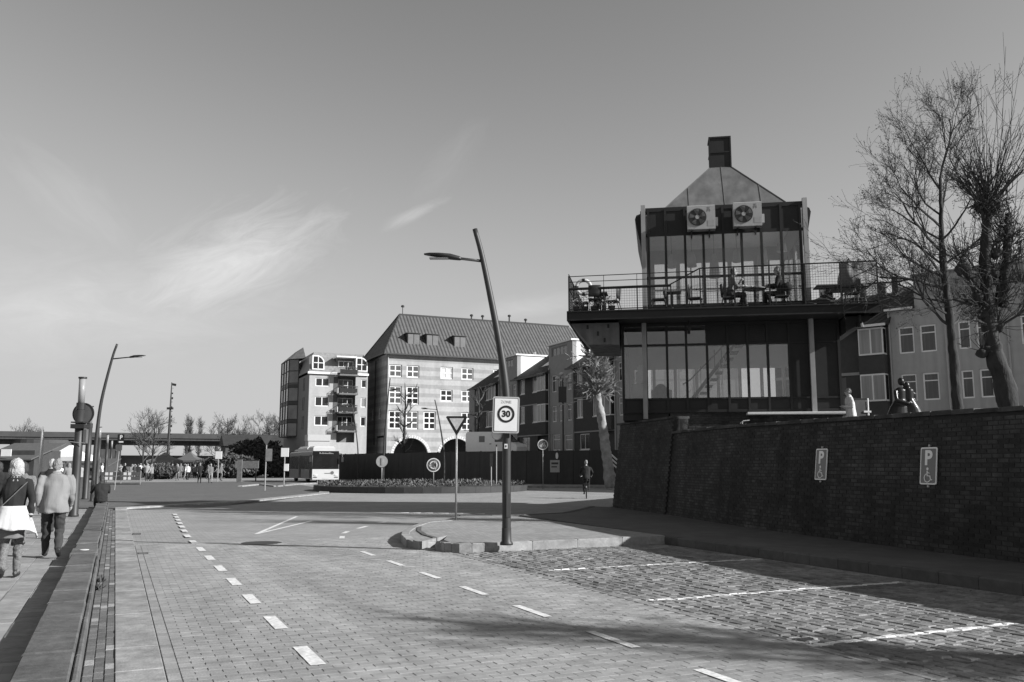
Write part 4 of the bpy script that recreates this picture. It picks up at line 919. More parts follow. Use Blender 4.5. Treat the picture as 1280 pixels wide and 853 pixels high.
# ------------------------------------------------------------------ bank, dark hoarding
fA, fB, fC = AT(418, 590, 96), AT(640, 600, 73), AT(800, 600, 67.5)
M_hoard = mat('hoarding_board', .022, .6, .3, 2, .05, 8, streak=.3)
hd = thing('dark_hoarding', 'long dark hoarding of tall panels in front of the houses', 'fence')
def hoard(a, b, n):
    a = Vector((a.x, a.y, 0)); b = Vector((b.x, b.y, 0)); d = (b - a); an = math.atan2(d.y, d.x)
    for i in range(n):
        c = a + d * ((i + .5) / n); w = d.length / n
        MB().box(-w / 2 + .015, w / 2 - .015, -.03, .03, .04, 2.80 + rnd.uniform(-.01, .01)).build('hoarding_panel', M_hoard, hd, loc=tuple(c), rz=an)
        p = a + d * (i / n); MB().box(-.05, .05, .035, .135, 0, 2.84).build('post', M_dark, hd, loc=tuple(p), rz=an)
    MB().obox(((a + b) / 2 + Vector((0, 0, .02))), (d.length, .25, .25), an).build('footing', M_kerb, hd)
hoard(fA, fB, 14); hoard(fB, fC, 8)
bk = MB().prism([(fB.x + 1.0, fB.y + 1.5), (fC.x + .5, fC.y + 1.0), (46, 56), (80, 58), (80, 97), (fB.x - 1.4, 96.5)], -.02, TERR - .02).build('bank', M_terr); bk['kind'] = 'structure'
# small notices on the hoarding
nb = AT(697, 575, 69.0); q = (fC - fB).normalized(); nan = math.atan2(q.y, q.x)
nn = Vector((q.y, -q.x, 0))
def onboard(px, py):
    d = ray(px, py); o = Vector((0, 0, EYE)); p0 = Vector((fB.x, fB.y, 0)); k = (p0 - Vector((0, 0, 0))).dot(nn) / d.dot(nn); return o + d * k + nn * .05
p = onboard(696.5, 570); t = tag(MB().lathe([(.16, -.01), (.16, .01)], (0, 0, 0), 20, 'Y').build('round_notice', M_white, loc=tuple(p), rz=nan), 'small pale oval notice fixed high on the dark hoarding', 'notice'); t.scale = (.75, 1, 1.6)
p = onboard(694, 583); t = thing('site_notice', 'square grey site notice on the dark hoarding below the oval one', 'notice', tuple(p), nan)
MB().box(-.42, .42, -.02, .01, -.48, .48).build('board', mat('notice_board', .3, .6, .15), t); MB().box(-.3, .3, -.03, -.021, .15, .3).box(-.3, .2, -.031, -.021, -.1, .0).build('print', M_dark, t)
# ------------------------------------------------------------------ lamp posts
def lamp_post(base, pts, label, arm_z, arm_vec, r0=.085, r1=.05, arm_r=.03, lum=.75):
    t = thing('lamp_post', label, 'lamp post', base, 0, 'curved street lamps')
    P = [Vector(p) for p in pts]; n = len(P)
    Q = [P[0] * 2 - P[1]] + P + [P[-1] * 2 - P[-2]]; S = []
    for i in range(1, n):
        for k in range(5):
            u = k / 5; a, b, c, d = Q[i-1], Q[i], Q[i+1], Q[i+2]; S.append(.5 * ((2*b) + (c - a) * u + (2*a - 5*b + 4*c - d) * u*u + (3*b - a - 3*c + d) * u**3))
    S.append(P[-1]); zt = S[-1].z
    MB().tube(S, [r0 + (r1 - r0) * max(0, (p.z - 2.2) / (zt - 2.2)) for p in S], 14).build('pole', M_pole, t, True)
    MB().lathe([(r0 + .04, -.02), (r0 + .04, .02), (r0 + .01, .05), (r0 + .004, .3)], (0, 0, 0), 16).build('base_collar', M_pole, t, True)
    MB().box(-r0 * .5, r0 * .5, -r0 - .008, -r0 + .02, .5, .95).build('service_door', M_dark, t)
    a = min(S, key=lambda p: abs(p.z - arm_z)); v = Vector(arm_vec); L_ = v.length; d = v.normalized(); s = d.cross(Vector((0, 0, 1))).normalized()
    MB().tube([a, a + v * .5, a + v * (1 - lum / L_) + Vector((0, 0, 0))], [arm_r, arm_r * .9, arm_r * .8], 8).build('arm', M_pole, t, True)
    st = a + v * (1 - lum / L_); rings = [(0, .03, .03), (.06, .05, .045), (.3, .10, .06), (.6, .13, .045), (.85, .11, .03), (1.0, .05, .015)]
    m = MB()
    for u, w, h in rings:
        c = st + d * (lum * u) + Vector((0, 0, .02 * math.sin(u * 3)))
        for k in range(10):
            an = 2 * math.pi * k / 10; m.v.append(tuple(c + s * (w * math.cos(an)) + Vector((0, 0, 1)) * (h * math.sin(an))))
    m.f = [(i*10 + k, i*10 + (k+1) % 10, (i+1)*10 + (k+1) % 10, (i+1)*10 + k) for i in range(5) for k in range(10)] + [tuple(range(9, -1, -1)), tuple(range(50, 60))]
    lo = m.build('luminaire', M_dark, t, True)
    c = st + d * (lum * .6); MB().obox(c + Vector((0, 0, -.05)), (lum * .5, .14, .02), math.atan2(d.y, d.x)).build('lens', mat('lamp_lens', .4, .2), lo)
    return t
camr = Vector((CY, -SY, 0))
lb = Vector((6.91, 15.78, KH))
lamp_post(tuple(lb), [(0, 0, 0), (0, 0, 1.2), (0, 0, 2.2), tuple(camr * -.02 + Vector((0, 0, 3.0))), tuple(camr * -.17 + Vector((0, 0, 4.01))), tuple(camr * -.47 + Vector((0, 0, 5.52))), tuple(camr * -.64 + Vector((0, 0, 6.18)))],
          'tall dark leaning lamp post on the island carrying the zone 30 sign', 5.50, tuple(camr * -1.18 + Vector((0, .0, .14))))
lb2 = Vector((-.88, 45.31, 0))
lamp_post(tuple(lb2), [(0, 0, 0), (0, 0, 1.5), (.02, 0, 3.0), (.13, -.05, 4.65), (.46, -.2, 6.57), (.64, -.28, 7.28)], 'dark curved lamp post on the quay pavement beyond the low wall', 6.55, (1.42, -.6, .16), .09, .05)
for px, py, f, tops, lean, lab in ((479, 600, 62, 473, 1, 'slim dark lamp post in front of the left edge of the banded building'), (555, 600, 66, 500, -1, 'slim curved lamp post in front of the first round arch'), (447, 600, 88, 506, -1, 'slim curved lamp post in front of the apartment block')):
    b = AT(px, 600, f); b.z = 0; tp = AT(px, tops, f).z; k = lean * (.35 if lean > 0 else .75)
    lamp_post(tuple(b), [(0, 0, 0), (0, 0, tp * .3), tuple(camr * k * .15 + Vector((0, 0, tp * .5))), tuple(camr * k * .6 + Vector((0, 0, tp * .8))), tuple(camr * k + Vector((0, 0, tp)))], lab, tp * .9, tuple(camr * (.7 if lean > 0 else -1.2) + Vector((0, 0, .1))), .07, .04, .025, .5)
# ------------------------------------------------------------------ signs
def flat_text(body, size, m, parent, loc, bold=0., name='lettering'):
    o = obj(name, text_mesh(body, size, m, bold), parent, loc); o.rotation_euler = (R(90), 0, 0); return o
def disc(r, y0, y1, name, m, parent, n=40, c=(0, 0, 0)): return MB().lathe([(r, y0), (r, y1)], c, n, 'Y').build(name, m, parent)
def ring(r0, r1, y0, y1, name, m, parent, c=(0, 0, 0), n=40):
    mb = MB()
    for k in range(n):
        a, b = 2 * math.pi * k / n, 2 * math.pi * (k + 1) / n
        mb.add([(c[0] + r * math.cos(t), y, c[2] + r * math.sin(t)) for y in (y0, y1) for r, t in ((r0, a), (r1, a), (r1, b), (r0, b))], [(0, 1, 2, 3), (0, 4, 5, 1), (1, 5, 6, 2), (3, 2, 6, 7), (0, 3, 7, 4)])
    return mb.build(name, m, parent)
def rrect(w, h, r, n=6):
    out = []
    for cx, cz, a0 in ((w/2 - r, h/2 - r, 0), (-w/2 + r, h/2 - r, 90), (-w/2 + r, -h/2 + r, 180), (w/2 - r, -h/2 + r, 270)):
        for k in range(n + 1): a = R(a0 + 90 * k / n); out.append((cx + r * math.cos(a), cz + r * math.sin(a)))
    return out
M_sgrey = mat('sign_grey', .42, .5, .08, 5); M_swhite = mat('sign_white', .72, .45, .05, 4); M_sblack = mat('sign_black', .015, .45, .1, 5); M_sdark = mat('sign_red_as_grey', .05, .45, .1, 5); M_sblue = mat('sign_blue_as_grey', .09, .5, .1, 5); M_sback = mat('sign_back', .10, .5, .15, 5)
c = AT(632.5, 518.8, 17.08)
z30 = thing('zone_sign', 'white rectangular zone 30 speed sign on the leaning lamp post', 'sign', tuple(c), R(-22))
z30.rotation_euler = (0, R(1.5), R(-22))
MB().xprism(rrect(.515, .70, .035), 0, .02).build('plate', M_sgrey, z30)
MB().xprism(rrect(.47, .655, .02), -.004, -.001).build('grey_border', mat('sign_midgrey', .16, .5), z30); MB().xprism(rrect(.44, .625, .015), -.008, -.005).build('face', M_swhite, z30)
ring(.124, .165, -.013, -.009, 'ring', M_sblack, z30, (0, 0, .015)); flat_text('30', .165, M_sblack, z30, (0, -.0105, .013), .007); flat_text('ZONE', .075, M_sgrey, z30, (0, -.0105, .247), .001)
MB().box(-.1, .1, .021, .05, -.2, -.14).box(-.1, .1, .021, .05, .14, .2).build('clamp', M_galv, z30)
c2 = AT(621, 543.5, 17.3); rs = thing('round_sign', 'small pale round sign half hidden behind the zone 30 sign', 'sign', tuple(c2), R(-24)); disc(.105, 0, .015, 'plate', M_sgrey, rs); disc(.09, -.004, -.001, 'face', M_swhite, rs)
st = thing('pole_sticker', 'tiny pale sticker with a dark mark low on the lamp post', 'sticker', tuple(AT(632.5, 558, 17.10)), R(-24)); MB().box(-.03, .03, -.0, .01, -.045, .045).build('label', M_swhite, st); MB().box(-.012, .012, -.004, -.001, -.02, .02).build('mark', M_sblack, st)
# give-way sign
yb = Vector((8.63, 23.17, KH)); ys = thing('give_way_sign', 'inverted triangular give way sign on a thin pale post on the island', 'sign', tuple(yb), R(-24))
MB().tube([(0, 0, -.05), (0, 0, 2.72)], .03, 10).build('post', M_galv, ys, True)
def tri(w, h, r=.03, zc=0): return [(-w / 2 + r, zc + h / 2), (w / 2 - r, zc + h / 2), (w / 2, zc + h / 2 - r), (r * .6, zc - h / 2), (-r * .6, zc - h / 2), (-w / 2, zc + h / 2 - r)]
MB().xprism(tri(.60, .52, .03, 2.58), -.05, -.035).build('border', M_sblack, ys); MB().xprism(tri(.40, .33, .01, 2.615), -.056, -.0505).build('face', mat('sign_shaded_white', .55, .5), ys)  # white face greyed, its shadow put into the colour
# roundabout signs, bicycle sign
def post_sign(px, py_top, f, zb, r, label, kind, post_r=.03):
    c = AT(px, py_top, f); t = thing('traffic_sign', label, 'sign', (c.x, c.y, zb), R(-24)); h = c.z - zb
    MB().tube([(0, 0, -.1), (0, 0, h + r * .8)], post_r, 8).build('post', M_galv, t, True)
    if kind == 'back': disc(r, -.06, -.045, 'plate', mat('sign_back_pale', .38, .5), t, c=(0, 0, h)); MB().box(-.05, .05, -.085, -.061, h - r * .6, h + r * .6).build('bracket', M_galv, t)
    else:
        disc(r, -.06, -.045, 'plate', M_swhite, t, c=(0, 0, h)); disc(r * .86, -.066, -.061, 'face', M_sblue, t, c=(0, 0, h))
        if kind == 'roundabout':
            for k in range(3):
                a0 = R(90 + 120 * k); mb = MB(); n = 6
                mb.tube([(r * .5 * math.cos(a0 + R(75) * i / n), -.07, h + r * .5 * math.sin(a0 + R(75) * i / n)) for i in range(n + 1)], r * .10, 4)
                a1 = a0 + R(80); e = Vector((math.cos(a1), 0, math.sin(a1))); tt = Vector((-math.sin(a1), 0, math.cos(a1))); cc = Vector((0, -.072, h))
                mb.add([cc + e * r * .22, cc + e * r * .78, cc + e * r * .5 + tt * r * .4], [(0, 1, 2), (2, 1, 0)]); mb.build('arrow', M_swhite, t)
        else:
            ring(r * .16, r * .24, -.071, -.067, 'wheel', M_swhite, t, (-r * .35, 0, h - r * .25), 16); ring(r * .16, r * .24, -.071, -.067, 'wheel', M_swhite, t, (r * .35, 0, h - r * .25), 16)
            MB().tube([(-r * .35, -.07, h - r * .25), (-r * .1, -.07, h + r * .15), (r * .25, -.07, h + r * .15), (r * .05, -.07, h - r * .25), (-r * .1, -.07, h + r * .15)], r * .045, 4).tube([(r * .35, -.07, h - r * .25), (r * .2, -.07, h + r * .4), (r * .4, -.07, h + r * .42)], r * .045, 4).build('bicycle', M_swhite, t)
    return t
post_sign(542, 581.5, 54.5, .45, .42, 'round roundabout sign with three pale arrows in the planting of the roundabout', 'roundabout')
post_sign(477.5, 577, 55.5, .45, .36, 'pale back of a round sign in the left half of the roundabout planting', 'back')
post_sign(678.5, 556, 62, 0, .36, 'round bicycle sign on a post in front of the dark hoarding', 'bike')
for px, top, f, lab, w in ((614, 567, 56, 'short pale post with dark reflector cap in the roundabout planting', .09), (620.5, 556, 57, 'slim plain pale post in the roundabout planting right of the capped one', .05)):
    b = AT(px, 600, f); h = AT(px, top, f).z; t = thing('marker_post', lab, 'post', (b.x, b.y, .3), R(-24)); MB().tube([(0, 0, 0), (0, 0, h - .3)], .035, 8).build('shaft', M_galv, t)
    MB().box(-w, w, -.06, .06, h - (1.1 if w > .06 else .42), h - .3).build('cap', M_dark, t)
# disabled-parking signs on the brick wall
def wall_hit(px, py):
    best = None
    for i in range(0, 2600):
        s = 10 + i * .01
        if s > WS[-1]: break
        for z in (1.1, 1.5, 1.9, 2.2):
            p = wall_at(s, z, .03)[0]; r = p.x * CY - p.y * SY; f = p.x * SY + p.y * CY; c_ = f * CP + (z - EYE) * SP; u = -f * SP + (z - EYE) * CP
            e = abs(640 + FPX * r / c_ - px) + .2 * abs(426.5 - FPX * u / c_ - py)
            if best is None or e < best[0]: best = (e, s, f)
    s = best[1]; p = wall_at(s, 1.6)[0]; f = p.x * SY + p.y * CY; z = AT(px, py, f).z
    return wall_at(s, z, .035)
M_pwhite = mat('parking_white', .85, .4, .04, 5); M_pblue = mat('parking_blue_as_grey', .17, .4, .08, 5)
def parking_sign(px, py, label, w=.40, h=.66):
    p, an, n = wall_hit(px, py); t = thing('parking_sign', label, 'sign', tuple(p), an + math.pi, 'parking signs on the brick wall'); t.rotation_euler = (-math.atan(BAT), 0, an + math.pi)
    t.rotation_euler[0] = -math.atan(BAT)
    MB().xprism(rrect(w, h, .03), 0, .015).build('plate', M_pwhite, t); MB().xprism(rrect(w - .05, h - .05, .02), -.004, -.001).build('face', M_pblue, t)
    flat_text('P', .36, M_pwhite, t, (0, -.007, .13), .012)
    k = MB(); y = -.007; q = -.18
    k.lathe([(.026, y - .001), (.026, y + .001)], (-.012, 0, q + .125), 14, 'Y'); k.tube([(-.012, y, q + .09), (-.008, y, q), (.055, y, q), (.085, y, q - .075), (.11, y, q - .065)], .013, 4); k.tube([(-.01, y, q + .055), (.045, y, q + .05)], .010, 4)
    k.tube([(-.005 + .075 * math.cos(R(110 + 22 * i)), y, q - .035 + .075 * math.sin(R(110 + 22 * i))) for i in range(11)], .010, 4); k.build('wheelchair_symbol', M_pwhite, t)
    for z in (-.36, .36): MB().box(-.02, .02, -.0, .03, z - .02, z + .02).build('fixing', M_galv, t)
parking_sign(1026, 580.5, 'farther of two disabled parking signs on the dark brick wall'); parking_sign(1160.5, 582.5, 'nearer of two disabled parking signs on the dark brick wall')
# ------------------------------------------------------------------ quay light columns
M_lglass = mat('column_lantern', .25, .3, .15, 4, stretch=(1, 1, .3))
def light_column(x, y, label, sign=False, h=3.45, r=.14):
    t = thing('light_column', label, 'light column', (x, y, 0), R(-24), 'light columns along the quay')
    MB().lathe([(r + .02, 0), (r + .02, .06), (r, .1), (r * .97, h * .55), (r * .92, h)], (0, 0, 0), 16).build('shaft', M_pole, t, True)
    MB().lathe([(r * .98, h), (r * .98, h + .22)], (0, 0, 0), 16).build('collar', M_dark, t)
    MB().lathe([(r * .72, h + .22), (r * .76, h + 1.02)], (0, 0, 0), 14).build('lantern', M_lglass, t, True)
    MB().lathe([(r * .95, h + 1.02), (r * .95, h + 1.07)], (0, 0, 0), 14).build('cap', M_dark, t)
    MB().lathe([(r * .5, h + .225), (r * .5, h + .4)], (0, 0, 0), 10).build('lamp_holder', M_sgrey, t)
    if sign:
        s = disc(.34, .20, .215, 'round_sign_back', M_sback, t, 36, (0, 0, h - .12)); ring(.33, .355, .185, .222, 'rim', M_dark, s, (0, 0, h - .12), 32)
        MB().box(-.2, .24, -.2, .19, h - .62, h - .48).box(-.2, .2, -.19, .19, h - .44, h - .40).build('clamp', M_dark, t)
        MB().box(.16, .26, -.05, .1, h - 1.1, h - .64).build('small_sign', M_sback, t)
        MB().tube([(-.2, -.17, h - 1.05), (.3, -.17, h - 1.1)], .012, 5).build('tie', M_galv, t)
    return t
light_column(-1.14, 32.2, 'nearest dark round light column on the quay with the back of a round sign', True)
for (x_, y), lab in (((-1.25, 48), 'second dark light column along the quay, behind the one with the round sign'), ((-1.2, 74), 'third dark light column along the quay'), ((-.8, 92), 'fourth dark light column along the quay'), ((-.5, 114), 'fifth dark light column along the quay'), ((0, 140), 'farthest dark light column along the quay')):
    light_column(x_, y, lab)
# ------------------------------------------------------------------ parking sign on post, barriers, mast
def at_ground(px, py): p = G(px, py); return p
p = at_ground(143, 613); t = thing('parking_post', 'P parking sign on a leaning pale post at the end of the low wall', 'sign', tuple(p), R(-24))
hh = 3.7; MB().tube([(0, 0, 0), (.22, 0, hh)], .03, 8).build('post', M_galv, t)
MB().box(.02, .46, -.06, -.04, 3.05, 3.68).build('plate', M_sblack, t); flat_text('P', .36, M_swhite, t, (.26, -.065, 3.47), .012, 'letter'); MB().box(.12, .42, -.066, -.061, 3.13, 3.22).build('arrow_bar', M_swhite, t)
MB().box(-.05, .36, -.055, -.04, 2.62, 3.0).build('lower_plate', M_sback, t)
def barrier(px, py, label, w=1.6, rz=R(-24)):
    p = at_ground(px, py); t = thing('barrier', label, 'barrier', tuple(p), rz, 'market barriers')
    for x in (-w / 2, w / 2): MB().box(x - .03, x + .03, -.03, .03, 0, 1.15).build('post', M_galv, t)
    MB().box(-w / 2, w / 2, -.25, .25, 0, .09).build('foot', M_dark, t)
    for z in (.38, .76):
        b = MB().box(-w / 2 + .02, w / 2 - .02, -.05, -.035, z, z + .30).build('board', mat('barrier_dark', .09, .5), t)
        for k in range(2): MB().box(-.34 + k * .38, -.08 + k * .38, -.056, -.051, z + .03, z + .27).build('white_square', M_swhite, b)
barrier(159, 606, 'barrier with four white squares closing the square beside the parking post', 2.2); barrier(136, 606, 'barrier behind the seated dark figure, left of the parking post', 2.0)
mp_ = AT(209, 585, 150); t = thing('signal_mast', 'tall dark mast with stacked small signs rising above the bridge', 'mast', (mp_.x, mp_.y, 0), R(-24))
MB().tube([(0, 0, 0), (0, 0, 7), (0, 0, 15.6)], [.27, .22, .08], 10).build('pole', M_pole, t)
for k in range(15): MB().box(.05, .12 + .1 + .22 * rnd.random(), -.06, .06, 3.5 + k * .78 + rnd.uniform(-.2, .2), 3.5 + k * .78 + .22).build('small_plate', M_pole, t)
MB().box(-.55, .45, -.2, .2, 11.0, 11.35).build('platform', M_pole, t); MB().add([(0, 0, 15.5), (.8, 0, 15.35), (.75, 0, 14.95), (0, 0, 15.1)], [(0, 1, 2, 3)]).build('pennant', M_dark, t)
# bus-stop flags and info boards in the middle distance
def stop(px, py, f, ztop, label, box2=True):
    b = AT(px, 600, f); t = thing('bus_stop_sign', label, 'bus stop', (b.x, b.y, 0), R(-24), 'bus stop signs')
    MB().tube([(0, 0, 0), (0, 0, ztop)], .05, 8).build('post', M_galv, t); MB().box(-.32, .32, -.05, .05, ztop - .75, ztop).build('flag', M_swhite, t); MB().box(-.34, .34, -.055, .055, ztop, ztop + .06).build('flag_cap', M_dark, t)
    if box2: MB().box(-.02, .36, -.07, .03, 1.15, 1.75).build('timetable', M_swhite, t)
stop(355, 600, 76, 3.1, 'white bus stop flag on a post just left of the bus'); stop(272, 600, 88, 3.0, 'pale bus stop flag on a post in front of the bridge', False)
b = AT(331.5, 600, 58); t = thing('yield_sign', 'grey back of a triangular sign on a tall post left of the bus', 'sign', (b.x, b.y, 0), R(-24))
MB().tube([(0, 0, 0), (0, 0, 3.55)], .04, 8).build('post', M_galv, t); MB().xprism([(-.42, 3.55), (.42, 3.55), (0, 2.9)], -.05, -.03).build('triangle', M_sback, t); MB().box(-.02, .4, -.05, -.03, 1.9, 2.7).build('plate', mat('plate_grey', .2, .5), t)
for px, f, w, z0, z1, lab in ((299, 85, .22, .0, 2.2, 'pale information pillar on the square'), (308, 92, 1.2, 1.3, 2.1, 'grey direction board beside the hedge')):
    b = AT(px, 600, f); t = thing('information_board', lab, 'board', (b.x, b.y, 0), R(-24)); MB().box(-w, w, -.08, .08, z0 + .02, z1).build('panel', mat('board_grey', .14, .6, .4), t); MB().box(-w - .05, w + .05, -.1, .1, z1, z1 + .1).build('cap', M_dark, t)
    for x in (-w * .8, w * .8): MB().box(x - .05, x + .05, -.05, .05, 0, z0 + .05).build('leg', M_dark, t)
# camera and traffic mast behind the hoarding
b = AT(704, 560, 76); t = thing('camera_mast', 'mast with dark cabinet and pale cameras behind the hoarding', 'mast', (b.x, b.y, TERR), R(-24)); k = AT(704, 473, 76).z - TERR
MB().tube([(0, 0, 0), (0, 0, k)], .07, 8).build('pole', M_pole, t); MB().box(-.38, .30, -.3, .2, k - 2.1, k - .75).build('cabinet', M_dark, t)
for x, z in ((-.45, .0), (.35, .05), (.6, -.3), (-.1, .35)): MB().tube([(0, 0, k - .3), (x, -.1, k + z - .1)], .04, 5).ell((x, -.15, k + z), (.2, .25, .16), 8, 6).build('camera', M_sgrey, t)
MB().tube([(.1, 0, k - .45), (2, .5, k - .35), (4.2, 1, k - .2)], .03, 4).tube([(-.3, -.2, k - 2.0), (0, -.3, k - 2.3), (2.2, .3, k - 1.75), (4.4, .8, k - 1.5)], .035, 4).build('cable', M_sgrey, t)
# ------------------------------------------------------------------ roundabout with planting
rc = Vector((-6 * CY + 59.5 * SY, 6 * SY + 59.5 * CY, 0))
rb_ = thing('roundabout_planter', 'round raised dark-edged bed of low planting in the middle of the roundabout', 'planter', tuple(rc))
M_plwall = mat('planter_edge', .035, .7, .3, 2, .1, 10)
for k in range(40):
    a0, a1 = 2 * math.pi * k / 40 + .001, 2 * math.pi * (k + 1) / 40 - .001
    MB().prism([(7.05 * math.cos(a0), 7.05 * math.sin(a0)), (7.05 * math.cos(a1), 7.05 * math.sin(a1)), (6.85 * math.cos(a1), 6.85 * math.sin(a1)), (6.85 * math.cos(a0), 6.85 * math.sin(a0))], 0, .36).build('edge_segment', M_plwall, rb_)
MB().lathe([(6.84, .2), (6.8, .32), (4, .5), (.1, .55)], (0, 0, 0), 40).build('soil', mat('soil', .05, .95, .3, 4), rb_)
M_leaf = mat('planting_leaf', .09, .7, .5, 3, rnd=.5)
lf = MB(); rr = random.Random(5)
for k in range(7000):
    r = 6.85 * math.sqrt(rr.random()); a = rr.random() * 2 * math.pi; z = .5 + (.55 - .5 * r / 6.85) * .2 + .12 * mnoise.noise(Vector((r * math.cos(a), r * math.sin(a), 0)) * .9)
    x, y = r * math.cos(a), r * math.sin(a); q = rr.random() * 6.28; l = rr.uniform(.10, .24); w = rr.uniform(.03, .06); tl = rr.uniform(.3, 1.2)
    if mnoise.noise(Vector((x, y, 3)) * .8) < -.22 and rr.random() < .8: continue
    d = Vector((math.cos(q) * math.cos(tl), math.sin(q) * math.cos(tl), math.sin(tl))) * l; s = Vector((-math.sin(q), math.cos(q), 0)) * w; c = Vector((x, y, z - .1 + rr.uniform(-.05, .1)))
    lf.add([c, c + d * .5 + s, c + d, c + d * .5 - s], [(0, 1, 2, 3)])
lf.build('ground_cover', M_leaf, rb_, kind='stuff')
# pavement in front of the hoarding, splitter kerbs
def kerbline(pts, name, h=.12, w=.35):
    P = [G(*p) for p in pts]; t = MB()
    for a, b in zip(P, P[1:]): d = b - a; t.obox((a + b) / 2 + Vector((0, 0, h / 2 - .01)), (d.length, w, h), math.atan2(d.y, d.x))
    o = t.build(name, M_kerb); o['kind'] = 'structure'; return o
kerbline([(418, 603.0), (450, 604.5), (480, 604.5)], 'far_kerb'); kerbline([(640, 609.5), (700, 610), (760, 610.5)], 'near_hoarding_kerb')
kerbline([(300, 609), (325, 606.5), (345, 609), (375, 606), (405, 604.5)], 'splitter_kerb')
fp = [G(640, 609.2), G(700, 609.7), G(770, 610), Vector((fC.x, fC.y - .3, 0)), Vector((fB.x, fB.y - .3, 0))]; sheet('hoarding_pavement', [(q.x, q.y) for q in fp], .10, M_pavef)
# ------------------------------------------------------------------ vehicles
def wheel(parent, x, y, z, r, w, axis_x=True):
    ty = MB().lathe([(r * .6, -w / 2), (r * .95, -w / 2), (r, -w * .35), (r, w * .35), (r * .95, w / 2), (r * .6, w / 2)], (0, 0, 0), 20)
    if axis_x: ty.v = [(v[2], v[0], v[1]) for v in ty.v]
    o = ty.build('wheel', mat('tyre', .02, .9), parent, loc=(x, y, z)); ri = MB().lathe([(r * .58, -w * .52), (r * .2, -w * .52), (r * .2, w * .52), (r * .58, w * .52)], (0, 0, 0), 14)
    if axis_x: ri.v = [(v[2], v[0], v[1]) for v in ri.v]
    ri.build('rim', M_galv, o); return o
def bus():
    t = thing('city_bus', 'white-fronted low-floor city bus with white roof pods near the roundabout', 'bus', (18.3, 84.6, 0))
    W = 1.28; M_bw = mat('bus_white', .46, .35, .04, 3, coat=.3); M_bs = mat('bus_side', .16, .35, .25, 1.5, coat=.3); M_bg = mat('bus_glass', .012, .25, .4, 1, spec=.12)
    MB().bbox(-W, W, .12, 12, .32, 2.98, .08).build('body', M_bs, t)
    MB().yprism([(.10, .30), (.0, .45), (.03, 1.25), (.10, 1.27), (.118, 1.25), (.118, .30)], -W + .01, W - .01).build('front_panel', M_bw, t)
    MB().yprism([(.05, 1.28), (.11, 2.55), (.118, 2.55), (.118, 1.28)], -W + .06, W - .06).build('windscreen', M_bg, t)
    MB().yprism([(.08, 2.57), (.10, 2.97), (.118, 2.97), (.118, 2.57)], -W + .04, W - .04).build('destination_panel', M_bg, t)
    dd = [c for c in t.children if c.name.startswith('destination')][0]; mb = MB(); rr = random.Random(2)
    for k in range(22): 
        x = -.62 + k * .062; h = rr.uniform(.05, .15); mb.box(x, x + .035, .066, .078, 2.70, 2.70 + h)
    mb.build('led_text', mat('led_grey', .3, .5), dd)
    MB().box(-W + .02, W - .02, -.03, .11, .28, .44).build('bumper', M_bw, t)
    MB().box(-.26, .26, -.045, -.031, .34, .45).build('number_plate', M_sgrey, t)
    for s in (-1, 1):
        MB().ell((s * .98, .0, .70), (.2, .05, .11), 12, 8).build('headlight', mat('headlight', .5, .1), t); MB().box(s * 1.0 - .18, s * 1.0 + .18, -.04, -.031, .47, .53).build('fog_lamp', M_dark, t)
        m = MB().tube([(s * 1.2, .15, 2.75), (s * 1.5, -.1, 2.7), (s * 1.52, -.15, 2.4)], .03, 6).box(s * 1.52 - .1, s * 1.52 + .1, -.22, -.12, 1.95, 2.42); m.build('mirror', M_dark, t)
        for y in (2.75, 8.9): wheel(t, s * 1.12, y, .48, .48, .28)
    MB().tube([(-.5, -.0, 1.33), (-.1, .03, 1.55)], .015, 4).tube([(.3, 0, 1.33), (.7, .03, 1.5)], .015, 4).build('wiper', M_black, t)
    MB().lathe([(.16, -.012), (.16, -.002)], (.62, .0, .92), 16, 'Y').build('emblem', M_sback, t); MB().box(-.12, .48, -.008, .01, .84, .90).build('fleet_lettering', M_sback, t)
    for y0, y1 in ((.35, 1.4), (1.6, 3.6), (3.75, 5.6), (7.0, 8.6), (8.75, 10.4), (10.5, 11.8)):
        MB().box(-W - .012, -W + .01, y0, y1, 1.25, 2.55).build('side_window', M_bg, t); MB().box(W - .01, W + .012, y0, y1, 1.25, 2.55).build('side_window', M_bg, t)
    for y0 in (.4, 5.7):
        MB().box(-W - .016, -W + .008, y0 + (0 if y0 > 1 else 0), y0 + 1.05, .4, 2.6).build('door', M_bg, t)
    MB().bbox(-1.05, 1.05, .9, 3.4, 2.98, 3.45, .15).build('roof_pod', M_bw, t); MB().bbox(-1.1, 1.1, 3.6, 8.4, 2.98, 3.5, .2).build('roof_pod', M_bw, t); MB().bbox(-1.0, 1.0, 9, 11, 2.98, 3.25, .1).build('roof_pod', M_bs, t)
bus()
